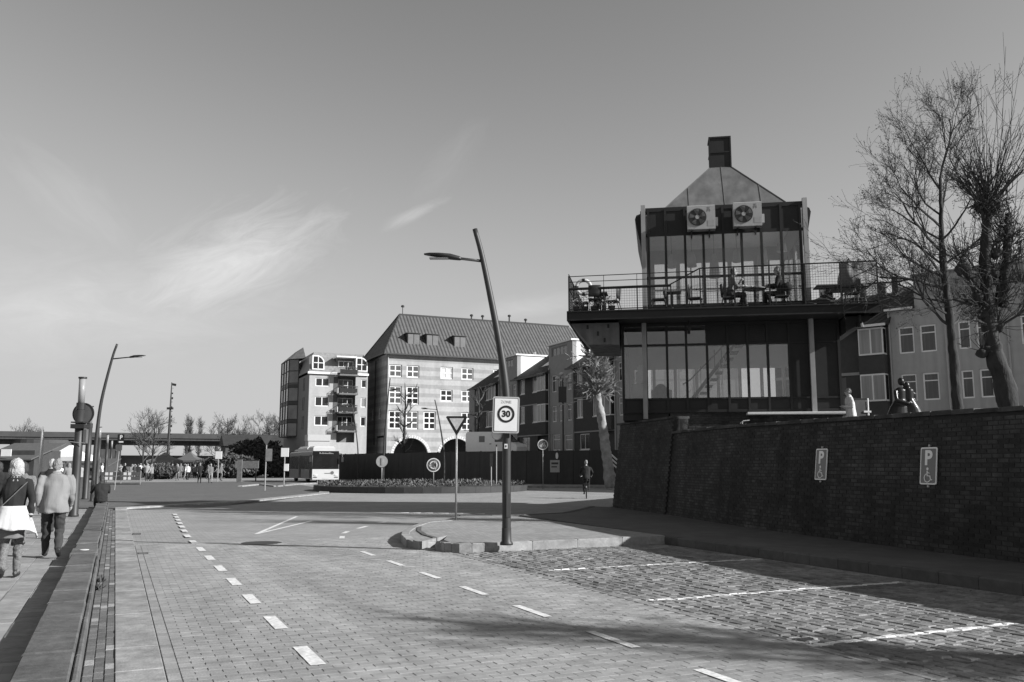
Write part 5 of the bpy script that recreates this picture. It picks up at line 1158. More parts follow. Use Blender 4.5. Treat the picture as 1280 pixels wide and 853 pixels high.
def van():
    b = AT(621, 562, 80); an = math.atan2((fC - fB).y, (fC - fB).x); t = thing('delivery_van', 'pale high-roofed delivery van showing above the dark hoarding', 'van', (b.x, b.y, TERR - .02), an)
    Mv = mat('van_paint', .8, .4, .05, 3, coat=.3)
    MB().xprism([(-2.7, .35), (2.55, .35), (2.6, .9), (2.45, 1.15), (1.75, 1.35), (1.1, 2.05), (.7, 2.25), (-2.55, 2.3), (-2.72, 2.1)], -.95, .95).build('body', Mv, t)
    MB().add([(1.78, -.8, 1.36), (1.78, .8, 1.36), (1.13, .75, 2.03), (1.13, -.75, 2.03)], [(0, 1, 2, 3)]).build('windscreen', M_glassd, t, loc=(.02, 0, .02))
    for s in (-1, 1):
        MB().xprism([(.35, 1.35), (1.65, 1.35), (1.05, 2.0), (.35, 2.02)], s * .951 - .005, s * .951 + .008).build('side_window', M_glassd, t)
        for x in (-1.7, 1.7): wheel(t, x, s * .82, .34, .34, .2, False)
        MB().box(1.55, 1.7, s * 1.08 - .08, s * 1.08 + .08, 1.35, 1.7).build('mirror', M_dark, t)
    MB().box(-1.3, -.7, -.962, -.953, 1.35, 1.9).build('side_print', mat('van_print', .2), t); MB().box(-.2, .0, -.965, -.952, 1.15, 1.22).build('handle', M_dark, t)
van()
# ------------------------------------------------------------------ bridge, far row, market
M_bridge = mat('bridge_concrete', .05, .85, .2, .6, streak=.2)
br = thing('road_bridge', 'long flat viaduct crossing the background at left', 'bridge', (0, 250, 0))
MB().box(-160, 130, 0, 12, 8.0, 9.0).box(-160, 130, 2, 10, 6.9, 8.0).build('deck', M_bridge, br); MB().box(-160, 130, -.3, 0, 8.6, 9.9).build('parapet', mat('bridge_parapet', .055, .8, .2, .5), br)
for x in (-95, -62, -34, -2, 30, 58): MB().prism([(x - 3.2, 3), (x + 3.2, 3), (x + 2.2, 9), (x - 2.2, 9)], 0, 6.9).build('pier', M_bridge, br)
MB().lathe([(7.5, 0), (7.5, 7.9)], (-17, 5, 0), 28).build('round_pier', mat('bridge_drum', .06, .8, .2, .6), br)
MB().box(-160, 130, 9, 10, 0, 4.2).build('abutment_wall', mat('bridge_back', .10, .9, .3, .4), br)
M_canvas = mat('tent_canvas', .7, .8, .06, 2); M_stall = mat('stall_dark', .05, .8, .3, 2)
def tent(px, f, w, z0, z1, label, m=None):
    b = AT(px, 600, f); t = thing('market_tent', label, 'tent', (b.x, b.y, 0), R(-24), 'market tents')
    MB().add([(-w, -w, z0), (w, -w, z0), (w, w, z0), (-w, w, z0), (-.1, -.1, z1), (.1, -.1, z1), (.1, .1, z1), (-.1, .1, z1), (-w * .45, -w * .45, z0 + (z1 - z0) * .38), (w * .45, -w * .45, z0 + (z1 - z0) * .38), (w * .45, w * .45, z0 + (z1 - z0) * .38), (-w * .45, w * .45, z0 + (z1 - z0) * .38)],
             [(i, (i+1) % 4, 8 + (i+1) % 4, 8 + i) for i in range(4)] + [(8 + i, 8 + (i+1) % 4, 4 + (i+1) % 4, 4 + i) for i in range(4)] + [(4, 5, 6, 7)]).build('canopy', m or M_canvas, t)
    MB().box(-w, w, -w - .01, -w, z0 - .3, z0).box(-w - .01, -w, -w, w, z0 - .3, z0).box(w, w + .01, -w, w, z0 - .3, z0).build('valance', m or M_canvas, t)
    for x in (-w, w):
        for y in (-w, w): MB().tube([(x, y, 0), (x, y, z0)], .04, 6).build('leg', M_galv, t)
    MB().box(-w + .2, w - .2, -w + .3, -w + 1.0, .0, .9).build('counter', M_stall, t)
tent(86, 66, 1.5, 2.25, 3.1, 'white peaked market tent beside the nearest light column'); tent(205, 124, 1.8, 2.3, 3.4, 'pale peaked market tent at the foot of the tall mast', mat('tent_grey', .16, .8, .1)); tent(236, 150, 2.4, 2.4, 3.8, 'slanting grey market tent under the bridge', mat('tent_mid', .10, .8, .1))
def kiosk(px, f, w, h, d, label, sign=True):
    b = AT(px, 600, f); t = thing('market_stall', label, 'stall', (b.x, b.y, 0), R(-24), 'dark stalls at the far left')
    MB().box(-w, w, 0, d, 0, h).build('body', M_stall, t); MB().add([(-w - .3, -.9, h - .5), (w + .3, -.9, h - .5), (w + .3, d, h + .5), (-w - .3, d, h + .5), (-w - .3, -.9, h - .58), (w + .3, -.9, h - .58), (w + .3, d, h + .42), (-w - .3, d, h + .42)], [(0, 1, 2, 3), (7, 6, 5, 4), (0, 4, 5, 1), (1, 5, 6, 2), (2, 6, 7, 3), (3, 7, 4, 0)]).build('awning', mat('stall_awning', .09, .7, .2), t)
    if sign: MB().box(-w * .1, w * .35, -.95, -.91, h - .35, h + .05).build('sign_board', M_swhite, t)
    MB().box(-w * .8, w * .8, -.4, -.02, .2, 1.0).build('counter', mat('stall_counter', .15, .7, .3), t)
kiosk(13, 52, 1.3, 2.5, 3, 'dark market stall with a small white sign at the left edge'); kiosk(48, 84, 1.6, 1.9, 3, 'dark low stall behind the pale pole at left', False); kiosk(112, 100, 1.8, 1.9, 3, 'dark stall behind the quay light columns', False)
b = AT(49, 600, 42); t = thing('flag_pole', 'pale timber pole standing behind the walkers at left', 'pole', (b.x, b.y, 0)); MB().tube([(0, 0, 0), (0, 0, 3.1), (0, 0, 3.35)], [.09, .075, .03], 10).build('shaft', mat('pale_timber', .38, .8, .2, 4), t); MB().lathe([(.12, 0), (.12, .05)], (0, 0, 0), 12).build('foot', M_dark, t)
# far buildings behind the bus stop
def far_block(px, f, w, d, h, label, v=.1, roof=True):
    b = AT(px, 600, f); t = thing('far_building', label, 'building', (b.x, b.y, 0)); mm = mat('far_wall_%d' % int(v * 1000), v, .9, .15, .5)
    ops = [(-w / 2 + .8 + 2.2 * k, -w / 2 + 2.0 + 2.2 * k, 1.2 + 2.9 * j, 2.6 + 2.9 * j) for k in range(int((w - 1) / 2.2)) for j in range(int(h / 3))]
    wall_open(-w / 2, w / 2, 0, h, ops, 0, .3).build('wall', mm, t)
    for o in ops: window(t, o[0], .1, o[2], o[1] - o[0], o[3] - o[2], 1, 1, fw=.1, sill=False)
    MB().box(-w / 2, w / 2, .31, d, 0, h).build('body', mm, t)
    if roof: MB().yprism([(-.5, h), (d / 2, h + d * .28), (d + .5, h)], -w / 2 - .4, w / 2 + .4).build('roof', M_darkroof, t)
far_block(335, 170, 16, 8, 5.2, 'low dark building with pitched roof left of the apartment block', .06)
far_block(395, 200, 14, 9, 6, 'far low house behind the bus', .12)
# ------------------------------------------------------------------ trees
M_bark = mat('bark', .03, .9, .55, 9, .8, 30, stretch=(1, 1, .3)); M_twig = mat('twig', .045, .9, .2, 5); M_barkp = mat('plane_bark', .24, .9, .5, 2.2, .4, 14)
M_bud = mat('bud', .05, .8, .3, 8)
def grow(out, p, d, L_, r, depth, rr, up=.12, spread=.6, wob=.16, bud=None, kids=(3, 5), shrink=.66, minr=.006):
    n = max(2, int(L_ / .35) + 1) if depth > 0 else 2; pts = [p.copy()]; rad = [r]; q = p.copy(); dd = d.copy(); r1 = max(r * .55, minr)
    for i in range(n):
        dd = (dd + Vector((rr.gauss(0, wob), rr.gauss(0, wob), rr.gauss(0, wob) + up))).normalized(); q = q + dd * (L_ / n); pts.append(q.copy()); rad.append(r + (r1 - r) * (i + 1) / n)
    out.tube(pts, rad, 7 if r > .06 else (5 if r > .02 else 3), caps=False)
    if depth <= 0:
        if bud is not None:
            for k in range(2):
                c = pts[-1 - k % 2] + Vector((rr.gauss(0, .02), rr.gauss(0, .02), rr.gauss(0, .02))); s = rr.uniform(.012, .028); a = Vector((rr.gauss(0, 1), rr.gauss(0, 1), rr.gauss(0, 1))).normalized() * s; b2 = a.orthogonal().normalized() * s * .6; c2 = a.cross(b2).normalized() * s * .6
                bud.add([c - a, c + b2, c + c2, c - b2, c - c2, c + a], [(0, 1, 2), (0, 2, 3), (0, 3, 4), (0, 4, 1), (5, 2, 1), (5, 3, 2), (5, 4, 3), (5, 1, 4)])
        return
    nk = rr.randint(*kids)
    for k in range(nk):
        t = rr.uniform(.3, 1) if k else 1.0; i = min(int(t * n), n); bd = (pts[i] - pts[max(i - 1, 0)]).normalized(); o = bd.orthogonal().normalized(); o = Quaternion(bd, rr.uniform(0, 6.283)) @ o
        nd = (bd + o * rr.uniform(spread * .5, spread * 1.3)).normalized()
        grow(out, pts[i], nd, L_ * rr.uniform(shrink * .75, shrink * 1.15), max(rad[i] * rr.uniform(.55, .75), minr), depth - 1, rr, up, spread, wob, bud, kids, shrink, minr)
M_twigfar = mat('far_twig', .10, .9, .2, 5)
def dens_path(P, rad=None, k=4):
    o = []; q = []
    for i in range(len(P) - 1):
        for j in range(k):
            o.append(P[i].lerp(P[i+1], j / k))
            if rad: q.append(rad[i] + (rad[i+1] - rad[i]) * j / k)
    o.append(P[-1])
    if rad: q.append(rad[-1])
    return o, q
def bare_tree(base, trunk, rads, limbs, label, seed, depth=4, bark=None, cat='tree', group=None, cm=None, minr=.006, bud=True, kids=(3, 5), up=.08, spread=.65):
    rr = random.Random(seed); t = thing('bare_tree', label, cat, base, 0, group); b0 = Vector(base)
    tr = MB(); n = len(trunk); pts = [Vector(p) for p in trunk]; S = []; RS = []; Q = [pts[0] * 2 - pts[1]] + pts + [pts[-1] * 2 - pts[-2]]
    for i in range(1, n):
        for k in range(6):
            u = k / 6; a, b, c, d = Q[i-1], Q[i], Q[i+1], Q[i+2]; S.append(.5 * ((2*b) + (c - a) * u + (2*a - 5*b + 4*c - d) * u*u + (3*b - a - 3*c + d) * u**3)); RS.append((rads[i-1] + (rads[i] - rads[i-1]) * u) * rr.uniform(.92, 1.08))
    S.append(pts[-1]); RS.append(rads[-1]); tr.tube(dens_path(S)[0], dens_path(S, RS)[1], 18)
    if rads[0] > .1: tr.v = [tuple(Vector(v) + Vector((mnoise.noise(Vector(v) * 3.1 + b0), mnoise.noise(Vector(v) * 2.7 - b0), 0)) * rads[0] * .13 + Vector((mnoise.noise(Vector((v[0] * 14, v[1] * 14, v[2] * 4))), mnoise.noise(Vector((v[1] * 14, v[0] * 14, v[2] * 4 + 9))), 0)) * rads[0] * .10) for v in tr.v]
    to = tr.build('trunk', bark or M_bark, t, True)
    cr = MB(); bd = MB() if bud else None
    for (z, d, L_, r) in limbs:
        i = min(range(len(S)), key=lambda k: abs(S[k].z - z)); grow(cr, S[i], Vector(d).normalized(), L_, r, depth, rr, up, spread, .14, bd, kids, .66, minr)
    co = cr.build('crown', cm or M_twig, t, kind=None)
    if bd and bd.v: bd.build('buds', M_bud, co, kind='stuff')
    return t, to, co
def dirs(px_dir, up, back=0): return tuple(camr * px_dir + Vector((0, 0, up)) + Vector((SY, CY, 0)) * back)
b1 = Vector((21.7, 17.7, TERR))
limbs = []
for z, s, u, bk, L_, r in ((3.7, -1, .55, .1, 1.9, .075), (4.0, -1, .4, -.5, 1.8, .06), (4.1, .8, .5, .3, 1.6, .06), (4.7, -1, .55, .0, 2.3, .085), (5.2, -.7, .5, .7, 1.9, .06), (5.4, .9, .6, -.3, 1.7, .06), (6.0, -1, .9, .2, 2.1, .07), (6.4, .3, .8, -.9, 1.7, .055), (6.9, -.7, 1.1, -.2, 2.0, .06), (7.4, .7, 1, .3, 1.8, .055), (7.9, -.5, 1.3, .5, 1.7, .05), (8.3, .15, 1.3, 0, 2.2, .05), (3.6, .6, .4, .8, 1.5, .05), (4.4, -.2, .3, 1, 1.8, .05), (8.3, -.2, 1.2, -.5, 1.8, .045), (5.0, -1, .75, -.35, 1.9, .06), (5.7, -.95, .7, .45, 1.8, .06), (6.5, -1, .75, -.1, 1.8, .055), (7.2, -.9, .9, .2, 1.6, .05), (4.3, -1, .5, .4, 1.7, .055)):
    limbs.append((z, dirs(s, u, bk), L_ * .98, r * .72))
bare_tree(tuple(b1), [(0, 0, 0), tuple(camr * -.02 + Vector((0, 0, 2))), tuple(camr * -.05 + Vector((0, 0, 3.6))), tuple(camr * -.15 + Vector((0, 0, 6))), tuple(camr * -.05 + Vector((0, 0, 8.5)))], [.17, .15, .135, .10, .04], limbs, 'tall slim bare tree with spreading twigs on the terrace above the wall', 11, 4, minr=.0038)[0].scale = (.88, .88, .90)
b2 = Vector((19.4, 14.35, TERR))
limbs = []
for z, s, u, bk, L_, r in ((5.4, 0, 1, 0, 1.0, .05), (5.4, -.5, 1, .2, 1.1, .05), (5.4, .5, 1, .1, 1.2, .05), (5.2, -.3, 1, -.4, 1.1, .045), (5.2, .3, 1, .5, 1.1, .045), (4.0, -1, .3, 0, .8, .05), (3.6, .9, .4, 0, .9, .05), (3.0, -.8, .1, .5, .8, .045), (2.6, .9, .1, -.3, 1.0, .04), (2.7, -.7, -.1, -.5, .8, .04), (4.5, .8, .6, 0, 1.0, .05), (3.4, -.9, .2, -.3, .9, .045), (2.9, .5, .0, .8, .9, .04)):
    limbs.append((z, dirs(s, u, bk), L_, r))
t2, to2, co2 = bare_tree(tuple(b2), [(0, 0, 0), tuple(camr * -.1 + Vector((0, 0, 1.0))), tuple(camr * -.30 + Vector((0, 0, 1.9))), tuple(camr * -.38 + Vector((0, 0, 2.6))), tuple(camr * -.36 + Vector((0, 0, 4.2))), tuple(camr * -.22 + Vector((0, 0, 5.6)))], [.25, .23, .21, .17, .13, .11], limbs, 'thick knobbly leaning tree with cut burrs and nest-like knot at the right edge', 21, 3, kids=(3, 5), up=.14, minr=.005)
rr = random.Random(4)
for (dx, z, r) in ((-.62, 1.95, .13), (-.50, 2.05, .14), (-.2, 2.6, .17), (-.5, 2.9, .16), (-.62, 3.3, .15), (-.2, 3.9, .16), (-.12, 4.4, .15), (-.2, 5.55, .20), (-.05, 5.62, .17), (-.36, 5.6, .15), (-.9, 4.0, .2), (-.02, 3.2, .15)):
    m = MB().ell((0, 0, 0), (r, r, r * .9), 10, 8); c = camr * dx + Vector((0, 0, z))
    MB().add([tuple(Vector(v) * (1 + .35 * mnoise.noise(Vector(v) * 9 + c)) + c) for v in m.v], m.f).build('burr', M_bark, t2, True)
shoots = MB()
for (dx, z, n, Lm) in ((-.2, 5.6, 34, 3.0), (-.05, 5.6, 26, 3.4), (-.36, 5.6, 18, 2.2), (-.9, 4.0, 26, 1.6), (-.5, 2.9, 34, 1.0), (-.2, 3.9, 36, 1.2), (-.1, 4.4, 30, 1.4), (-.2, 2.6, 34, 1.0), (-.6, 2.0, 14, .5), (-.02, 3.2, 30, 1.0), (.3, 4.6, 36, 2.4), (.45, 3.6, 36, 1.4)):
    c = camr * dx + Vector((0, 0, z))
    for k in range(n):
        d = Vector((rr.gauss(0, .38), rr.gauss(0, .38), 1)) if z > 5 or rr.random() < .45 else Vector((rr.gauss(0, 1), rr.gauss(0, 1), rr.gauss(.3, .7))); d.normalize(); L_ = Lm * rr.uniform(.35, 1); p = c + d * .1
        m1 = p + d * L_ * .5 + Vector((rr.gauss(0, .06), rr.gauss(0, .06), .03)); e = p + d * L_ + Vector((0, 0, .12 * L_)); shoots.tube([p, m1, e], [.010, .007, .0035], 3, caps=False)
        for j in range(3):
            q = m1.lerp(e, rr.random()); dd = (d + Vector((rr.gauss(0, .5), rr.gauss(0, .5), rr.gauss(0, .3)))).normalized(); shoots.tube([q, q + dd * L_ * .25], [.005, .003], 3, caps=False)
for dx, z, n in ((-.2, 5.6, 150), (-.05, 5.65, 110), (-.38, 5.55, 70), (.3, 5.2, 60), (-.5, 3.1, 60)):
    for k in range(n):
        u = Vector((rr.gauss(0, 1), rr.gauss(0, 1), rr.gauss(0, .8))).normalized(); c = camr * dx + Vector((0, 0, z)) + u * rr.uniform(.05, .3); w = Vector((rr.gauss(0, 1), rr.gauss(0, 1), rr.gauss(0, 1))).normalized() * .28; shoots.tube([c, c + w * .5 + u * .06, c + w], [.010, .009, .005], 3, caps=False)
shoots.build('shoots', M_twig, t2, kind='stuff')
MB().tube([camr * -.10 + Vector((0, 0, 3.2)), camr * .15 + Vector((0, 0, 4.2)), camr * .30 + Vector((0, 0, 5.4))], [.12, .11, .08], 10).tube([camr * -.36 + Vector((0, 0, 3.0)), camr * -.75 + Vector((0, 0, 3.7)), camr * -.9 + Vector((0, 0, 4.1))], [.09, .08, .08], 8).build('limb', M_bark, t2, True)
# trees standing outside the picture at right whose branches shade the road
for i, (x, y, s, lab) in enumerate(((15.2, -1.7, 31, 'bare pollard on the terrace right of the viewer, throwing branch shadows on the road'), (17.2, -4.0, 33, 'second bare pollard on the terrace right of the viewer'))):
    lm = []
    for k in range(16):
        a = k * 2.4; z = 3.7 + k * .09; lm.append((z, (math.cos(a), math.sin(a), .45 + .03 * k), .75, .045))
    bare_tree((x, y, TERR), [(0, 0, 0), (.05, 0, 1.6), (.0, .1, 3.2), (.1, 0, 4.4), (.1, .1, 5.1)], [.16, .14, .12, .09, .05], lm, lab, s, 3, group='terrace trees', minr=.005, kids=(3, 5))
# pollarded plane beside the hoarding
pb = AT(763, 608, 61); pb.z = .08
lm = []; rr = random.Random(9)
f61 = lambda px, py: AT(px, py, 61) - pb
tp = [f61(764, 610), f61(759, 575), f61(753, 530), f61(747, 498), f61(746, 470), f61(745, 440)]
for k in range(44):
    a = rr.random() * 6.28; lm.append((tp[3].z + (tp[5].z - tp[3].z) * rr.random(), (math.cos(a), math.sin(a), rr.uniform(-.15, 1.0)), rr.uniform(.8, 1.35), .085))
bare_tree(tuple(pb), [tuple(v) for v in tp], [.42, .36, .31, .26, .20, .12], lm, 'pollarded plane tree with pale flaking trunk beside the pavilion wall', 13, 2, bark=M_barkp, cm=mat('plane_twig', .2, .9, .3, 3), minr=.016, bud=False, kids=(4, 6), up=.1, spread=.8)
# far bare trees
def far_tree(px, f, ztop, spreadw, label, seed, poplar=False, multi=1, depth=3):
    b = AT(px, 600, f); b.z = 0; lm = []; rr = random.Random(seed)
    if poplar:
        for k in range(46): a = k * 2.4; lm.append((ztop * (.15 + .8 * k / 46), (math.cos(a) * .16, math.sin(a) * .16, 1), ztop * .12, ztop * .005))
    else:
        for k in range(14): a = k * 2.4; lm.append((ztop * (.28 + .6 * k / 14), (math.cos(a), math.sin(a), .7), spreadw * rr.uniform(.5, .8), ztop * .008))
    bare_tree(tuple(b), [(0, 0, 0), (0, 0, ztop * .4), (ztop * .01, 0, ztop * .75), (0, 0, ztop * .97)], [ztop * .018, ztop * .014, ztop * .009, ztop * .003], lm, label, seed, 2 if poplar else depth, cm=M_twigfar, minr=f * .00010, bud=False, kids=(3, 5), group='far bare trees', up=.1)
far_tree(177, 118, 7.6, 2.6, 'left of two pale-stemmed bare trees on the far square', 41); far_tree(189, 120, 7.9, 2.8, 'right of two pale-stemmed bare trees on the far square', 42)
far_tree(231, 320, 17.5, 2, 'left poplar behind the bridge', 43, True); far_tree(234.5, 322, 17, 2, 'middle poplar behind the bridge', 44, True); far_tree(246.5, 320, 16.8, 2, 'right poplar behind the bridge', 45, True)
far_tree(281, 180, 11.5, 3.2, 'slim bare tree in front of the bridge, right of the poplars', 46); far_tree(297, 230, 11, 4.5, 'small round bare tree right of the slim one', 47)
for i, (px, f, h) in enumerate(((325, 240, 11.5), (340, 230, 13), (352, 225, 13.5), (268, 260, 10.5), (310, 250, 10))): far_tree(px, f, h, 4.5, ['bare tree behind the low dark building', 'bare tree left of the glazed bay', 'bare tree touching the glazed bay of the apartment block', 'bare tree behind the bus stop flag', 'bare tree above the direction board'][i], 50 + i)
for i, (px, f, h) in enumerate(((22, 300, 12.5), (38, 300, 11.5))): far_tree(px, f, h, 5, ['bare tree at the far left above the bridge', 'second bare tree above the bridge at left'][i], 60 + i)
b = AT(495, 600, 82); 
far_tree(504, 92, 10.5, 1.6, 'young thin bare tree in front of the banded building', 70, depth=2); far_tree(597, 82, 9.0, 1.5, 'young thin bare tree in front of the farthest row house', 71, depth=2)
# evergreen masses
def bush(px, f, w, d, h, label, seed, n=2600, name='hedge', v=M_leaf):
    b = AT(px, 600, f); t = thing(name, label, 'hedge' if name == 'hedge' else 'shrub', (b.x, b.y, 0), R(-24)); rr = random.Random(seed); m = MB()
    for k in range(n):
        u = Vector((rr.gauss(0, 1), rr.gauss(0, 1), rr.gauss(0, 1))).normalized() * rr.uniform(.72, 1.0); q = 1 + .25 * mnoise.noise(u * 2.3 + Vector((seed, 0, 0)))
        c = Vector((u.x * w * q, u.y * d * q, h * .5 + u.z * h * .5 * q)); a = Vector((rr.gauss(0, 1), rr.gauss(0, 1), rr.gauss(0, 1))).normalized(); s = f * .0022; b_ = a.orthogonal().normalized()
        m.add([c - a * s, c + b_ * s * .5, c + a * s, c - b_ * s * .5], [(0, 1, 2, 3)])
    m.build('foliage', v, t, kind='stuff'); MB().ell((0, 0, h * .48), (w * .72, d * .72, h * .44), 12, 8).build('core', mat('hedge_core', .03, .95), t)
M_ever = mat('evergreen_leaf', .045, .7, .5, 3, rnd=.5)
bush(200, 105, 2.0, 1.4, 1.8, 'low dark rounded shrub at the foot of the mast', 1, v=M_ever, name='shrub'); bush(286, 112, 3.4, 1.6, 3.0, 'dark clipped hedge behind the bus stop flag', 2, v=M_ever); bush(318, 120, 4.2, 2.0, 5.2, 'tall dark hedge in front of the low building', 3, 3600, v=M_ever); bush(349, 118, 2.2, 1.6, 3.6, 'dark hedge left of the bus', 4, v=M_ever); bush(260, 118, 2.6, 1.5, 2.4, 'dark hedge on the far side of the square', 5, v=M_ever)
# weeds in the gutter strip
for i, (x, y) in enumerate(((-.12, 14.2), (-.13, 13.35))):
    t = thing('weed', ['farther small weed growing at the foot of the low wall', 'nearer small weed growing at the foot of the low wall'][i], 'weed', (x, y, 0), 0, 'weeds in the gutter'); rr = random.Random(i); m = MB()
    for k in range(70):
        a = rr.random() * 6.28; l = rr.uniform(.04, .11); tl = rr.uniform(.2, 1.3); d = Vector((math.cos(a) * math.cos(tl), math.sin(a) * math.cos(tl), math.sin(tl))) * l; s = Vector((-math.sin(a), math.cos(a), 0)) * .012; c = Vector((rr.gauss(0, .025), rr.gauss(0, .05), 0)); m.add([c, c + d * .5 + s, c + d, c + d * .5 - s], [(0, 1, 2, 3)])
    m.build('leaves', M_ever, t)
# ------------------------------------------------------------------ people (one continuous skin per figure)
M_skin = mat('skin', .34, .6, .08, 10); M_hairw = mat('hair_white', .36, .8, .2, 60, .6, 90); M_hairg = mat('hair_grey', .2, .8, .25, 60, .6, 90); M_haird = mat('hair_dark', .03, .6, .3, 60, .5, 90)
M_jacket = mat('pale_jacket', .19, .85, .1, 4, .45, 9, stretch=(1.6, 1.6, .5)); M_blackc = mat('black_cloth', .014, .9, .3, 6, .4, 12); M_trous = mat('dark_trousers', .035, .9, .3, 5, .5, 10, stretch=(1.4, 1.4, .5)); M_shoe = mat('dark_shoe', .02, .5, .2, 8); M_whitec = mat('white_cloth', .5, .85, .05, 5, .5, 9); M_tweed = mat('tweed_cloth', .13, .95, .6, 60); M_midc = mat('mid_cloth', .14, .9, .3, 6, .4, 12); M_grey2 = mat('grey_cloth', .26, .9, .2, 6, .4, 12)
def dens(pts, rad, step=.045):
    P = [Vector(p) for p in pts]; out = []; rr_ = []
    for i in range(len(P) - 1):
        n = max(1, int((P[i+1] - P[i]).length / step))
        for k in range(n): out.append(P[i].lerp(P[i+1], k / n)); rr_.append(rad[i] + (rad[i+1] - rad[i]) * k / n)
    out.append(P[-1]); rr_.append(rad[-1]); return out, rr_
def loft(rings, n=16):
    m = MB()
    for cx, cy, z, rx, ry in rings:
        for k in range(n): a = 2 * math.pi * k / n; m.v.append((cx + rx * math.cos(a), cy + ry * math.sin(a), z))
    L_ = len(rings); m.f = [(i*n + k, i*n + (k+1) % n, (i+1)*n + (k+1) % n, (i+1)*n + k) for i in range(L_ - 1) for k in range(n)] + [tuple(range(n - 1, -1, -1)), tuple((L_-1)*n + k for k in range(n))]
    return m
def finer(rings, k=3):
    out = []
    for a, b in zip(rings, rings[1:]):
        for i in range(k): out.append(tuple(a[j] + (b[j] - a[j]) * i / k for j in range(5)))
    return out + [rings[-1]]
SK, HA, TO_, BO, SH, EX = range(6)
def skin_mesh(prims, mats, vox, scale=1., name='body', folds=0.):
    big = MB(); kd_pts = []
    for m, tg in prims:
        big.add(m.v, m.f); kd_pts += [(v, tg) for v in m.v]
    me = big.mesh('tmp', None); o = bpy.data.objects.new('tmp', me); col.objects.link(o)
    md = o.modifiers.new('r', 'REMESH'); md.mode = 'VOXEL'; md.voxel_size = vox; ms = o.modifiers.new('s', 'SMOOTH'); ms.factor = .5; ms.iterations = 2
    dg = bpy.context.evaluated_depsgraph_get(); dg.update(); out = bpy.data.meshes.new_from_object(o.evaluated_get(dg)); bpy.data.objects.remove(o); bpy.data.meshes.remove(me)
    out.name = name; kd = kdtree.KDTree(len(kd_pts))
    for i, (v, tg) in enumerate(kd_pts): kd.insert(v, i)
    kd.balance(); out.materials.clear()
    for m in mats: out.materials.append(m)
    idx = [kd_pts[kd.find(p.center)[1]][1] for p in out.polygons]
    out.polygons.foreach_set('material_index', idx); out.polygons.foreach_set('use_smooth', [True] * len(idx))
    if folds:
        vt = [0] * len(out.vertices)
        for p, t_ in zip(out.polygons, idx):
            for v in p.vertices: vt[v] = t_
        mv = []
        for v, t_ in zip(out.vertices, vt):
            c = v.co; n = v.normal
            if t_ == HA: d = .011 * mnoise.noise(Vector((c.x * 34, c.y * 34, c.z * 13))) + .007 * mnoise.noise(c * 70)
            elif t_ == TO_: d = .016 * mnoise.noise(Vector((c.x * 9, c.y * 9, c.z * 3.2))) + .010 * math.sin((c.z * 22 + c.x * 13) + 4 * mnoise.noise(c * 4)) * max(0, mnoise.noise(c * 3.0 + Vector((5, 0, 0))) + .25)
            elif t_ in (BO, EX): d = .011 * mnoise.noise(Vector((c.x * 12, c.y * 12, c.z * 5))) + .006 * math.sin(c.z * 45 + 5 * mnoise.noise(c * 6)) * max(0, 1 - abs(c.z - .5) * 2.2)
            else: d = 0
            mv.append(c + n * d * folds)
        for v, c in zip(out.vertices, mv): v.co = c
    if scale != 1: out.transform(Matrix.Scale(scale, 4))
    out.update(); return out
def limb(prims, pts, rad, tg, n=12): p, r = dens(pts, rad); prims.append((MB().tube(p, r, n), tg))
def hand(prims, w, d, side, r=1., curl=.5, tg=SK):
    "palm and five fingers; w wrist, d pointing direction"
    w = Vector(w); d = Vector(d).normalized(); s = Vector((side, 0, 0)); s = (s - d * s.dot(d)).normalized() if abs(d.x) < .9 else Vector((0, 1, 0)); nrm = d.cross(s)
    limb(prims, [w - d * .02, w + d * .04, w + d * .085], [.026 * r, .036 * r, .033 * r], tg, 10)
    fwd = Vector((0, 1, 0)); fwd = (fwd - d * fwd.dot(d)).normalized()
    for k, (o, l) in enumerate(((-.027, .058), (-.009, .072), (.009, .076), (.026, .066))):
        b = w + d * .08 + fwd * o; cu = (d + (-s) * curl).normalized(); limb(prims, [b, b + d * l * .5, b + d * l * .5 + cu * l * .5], [.0105, .010, .008], tg, 6)
    b = w + d * .03 + fwd * .033; limb(prims, [b, b + (d * .6 + fwd * .6).normalized() * .035, b + (d * .6 + fwd * .6).normalized() * .035 + d * .03], [.012, .011, .009], tg, 6)
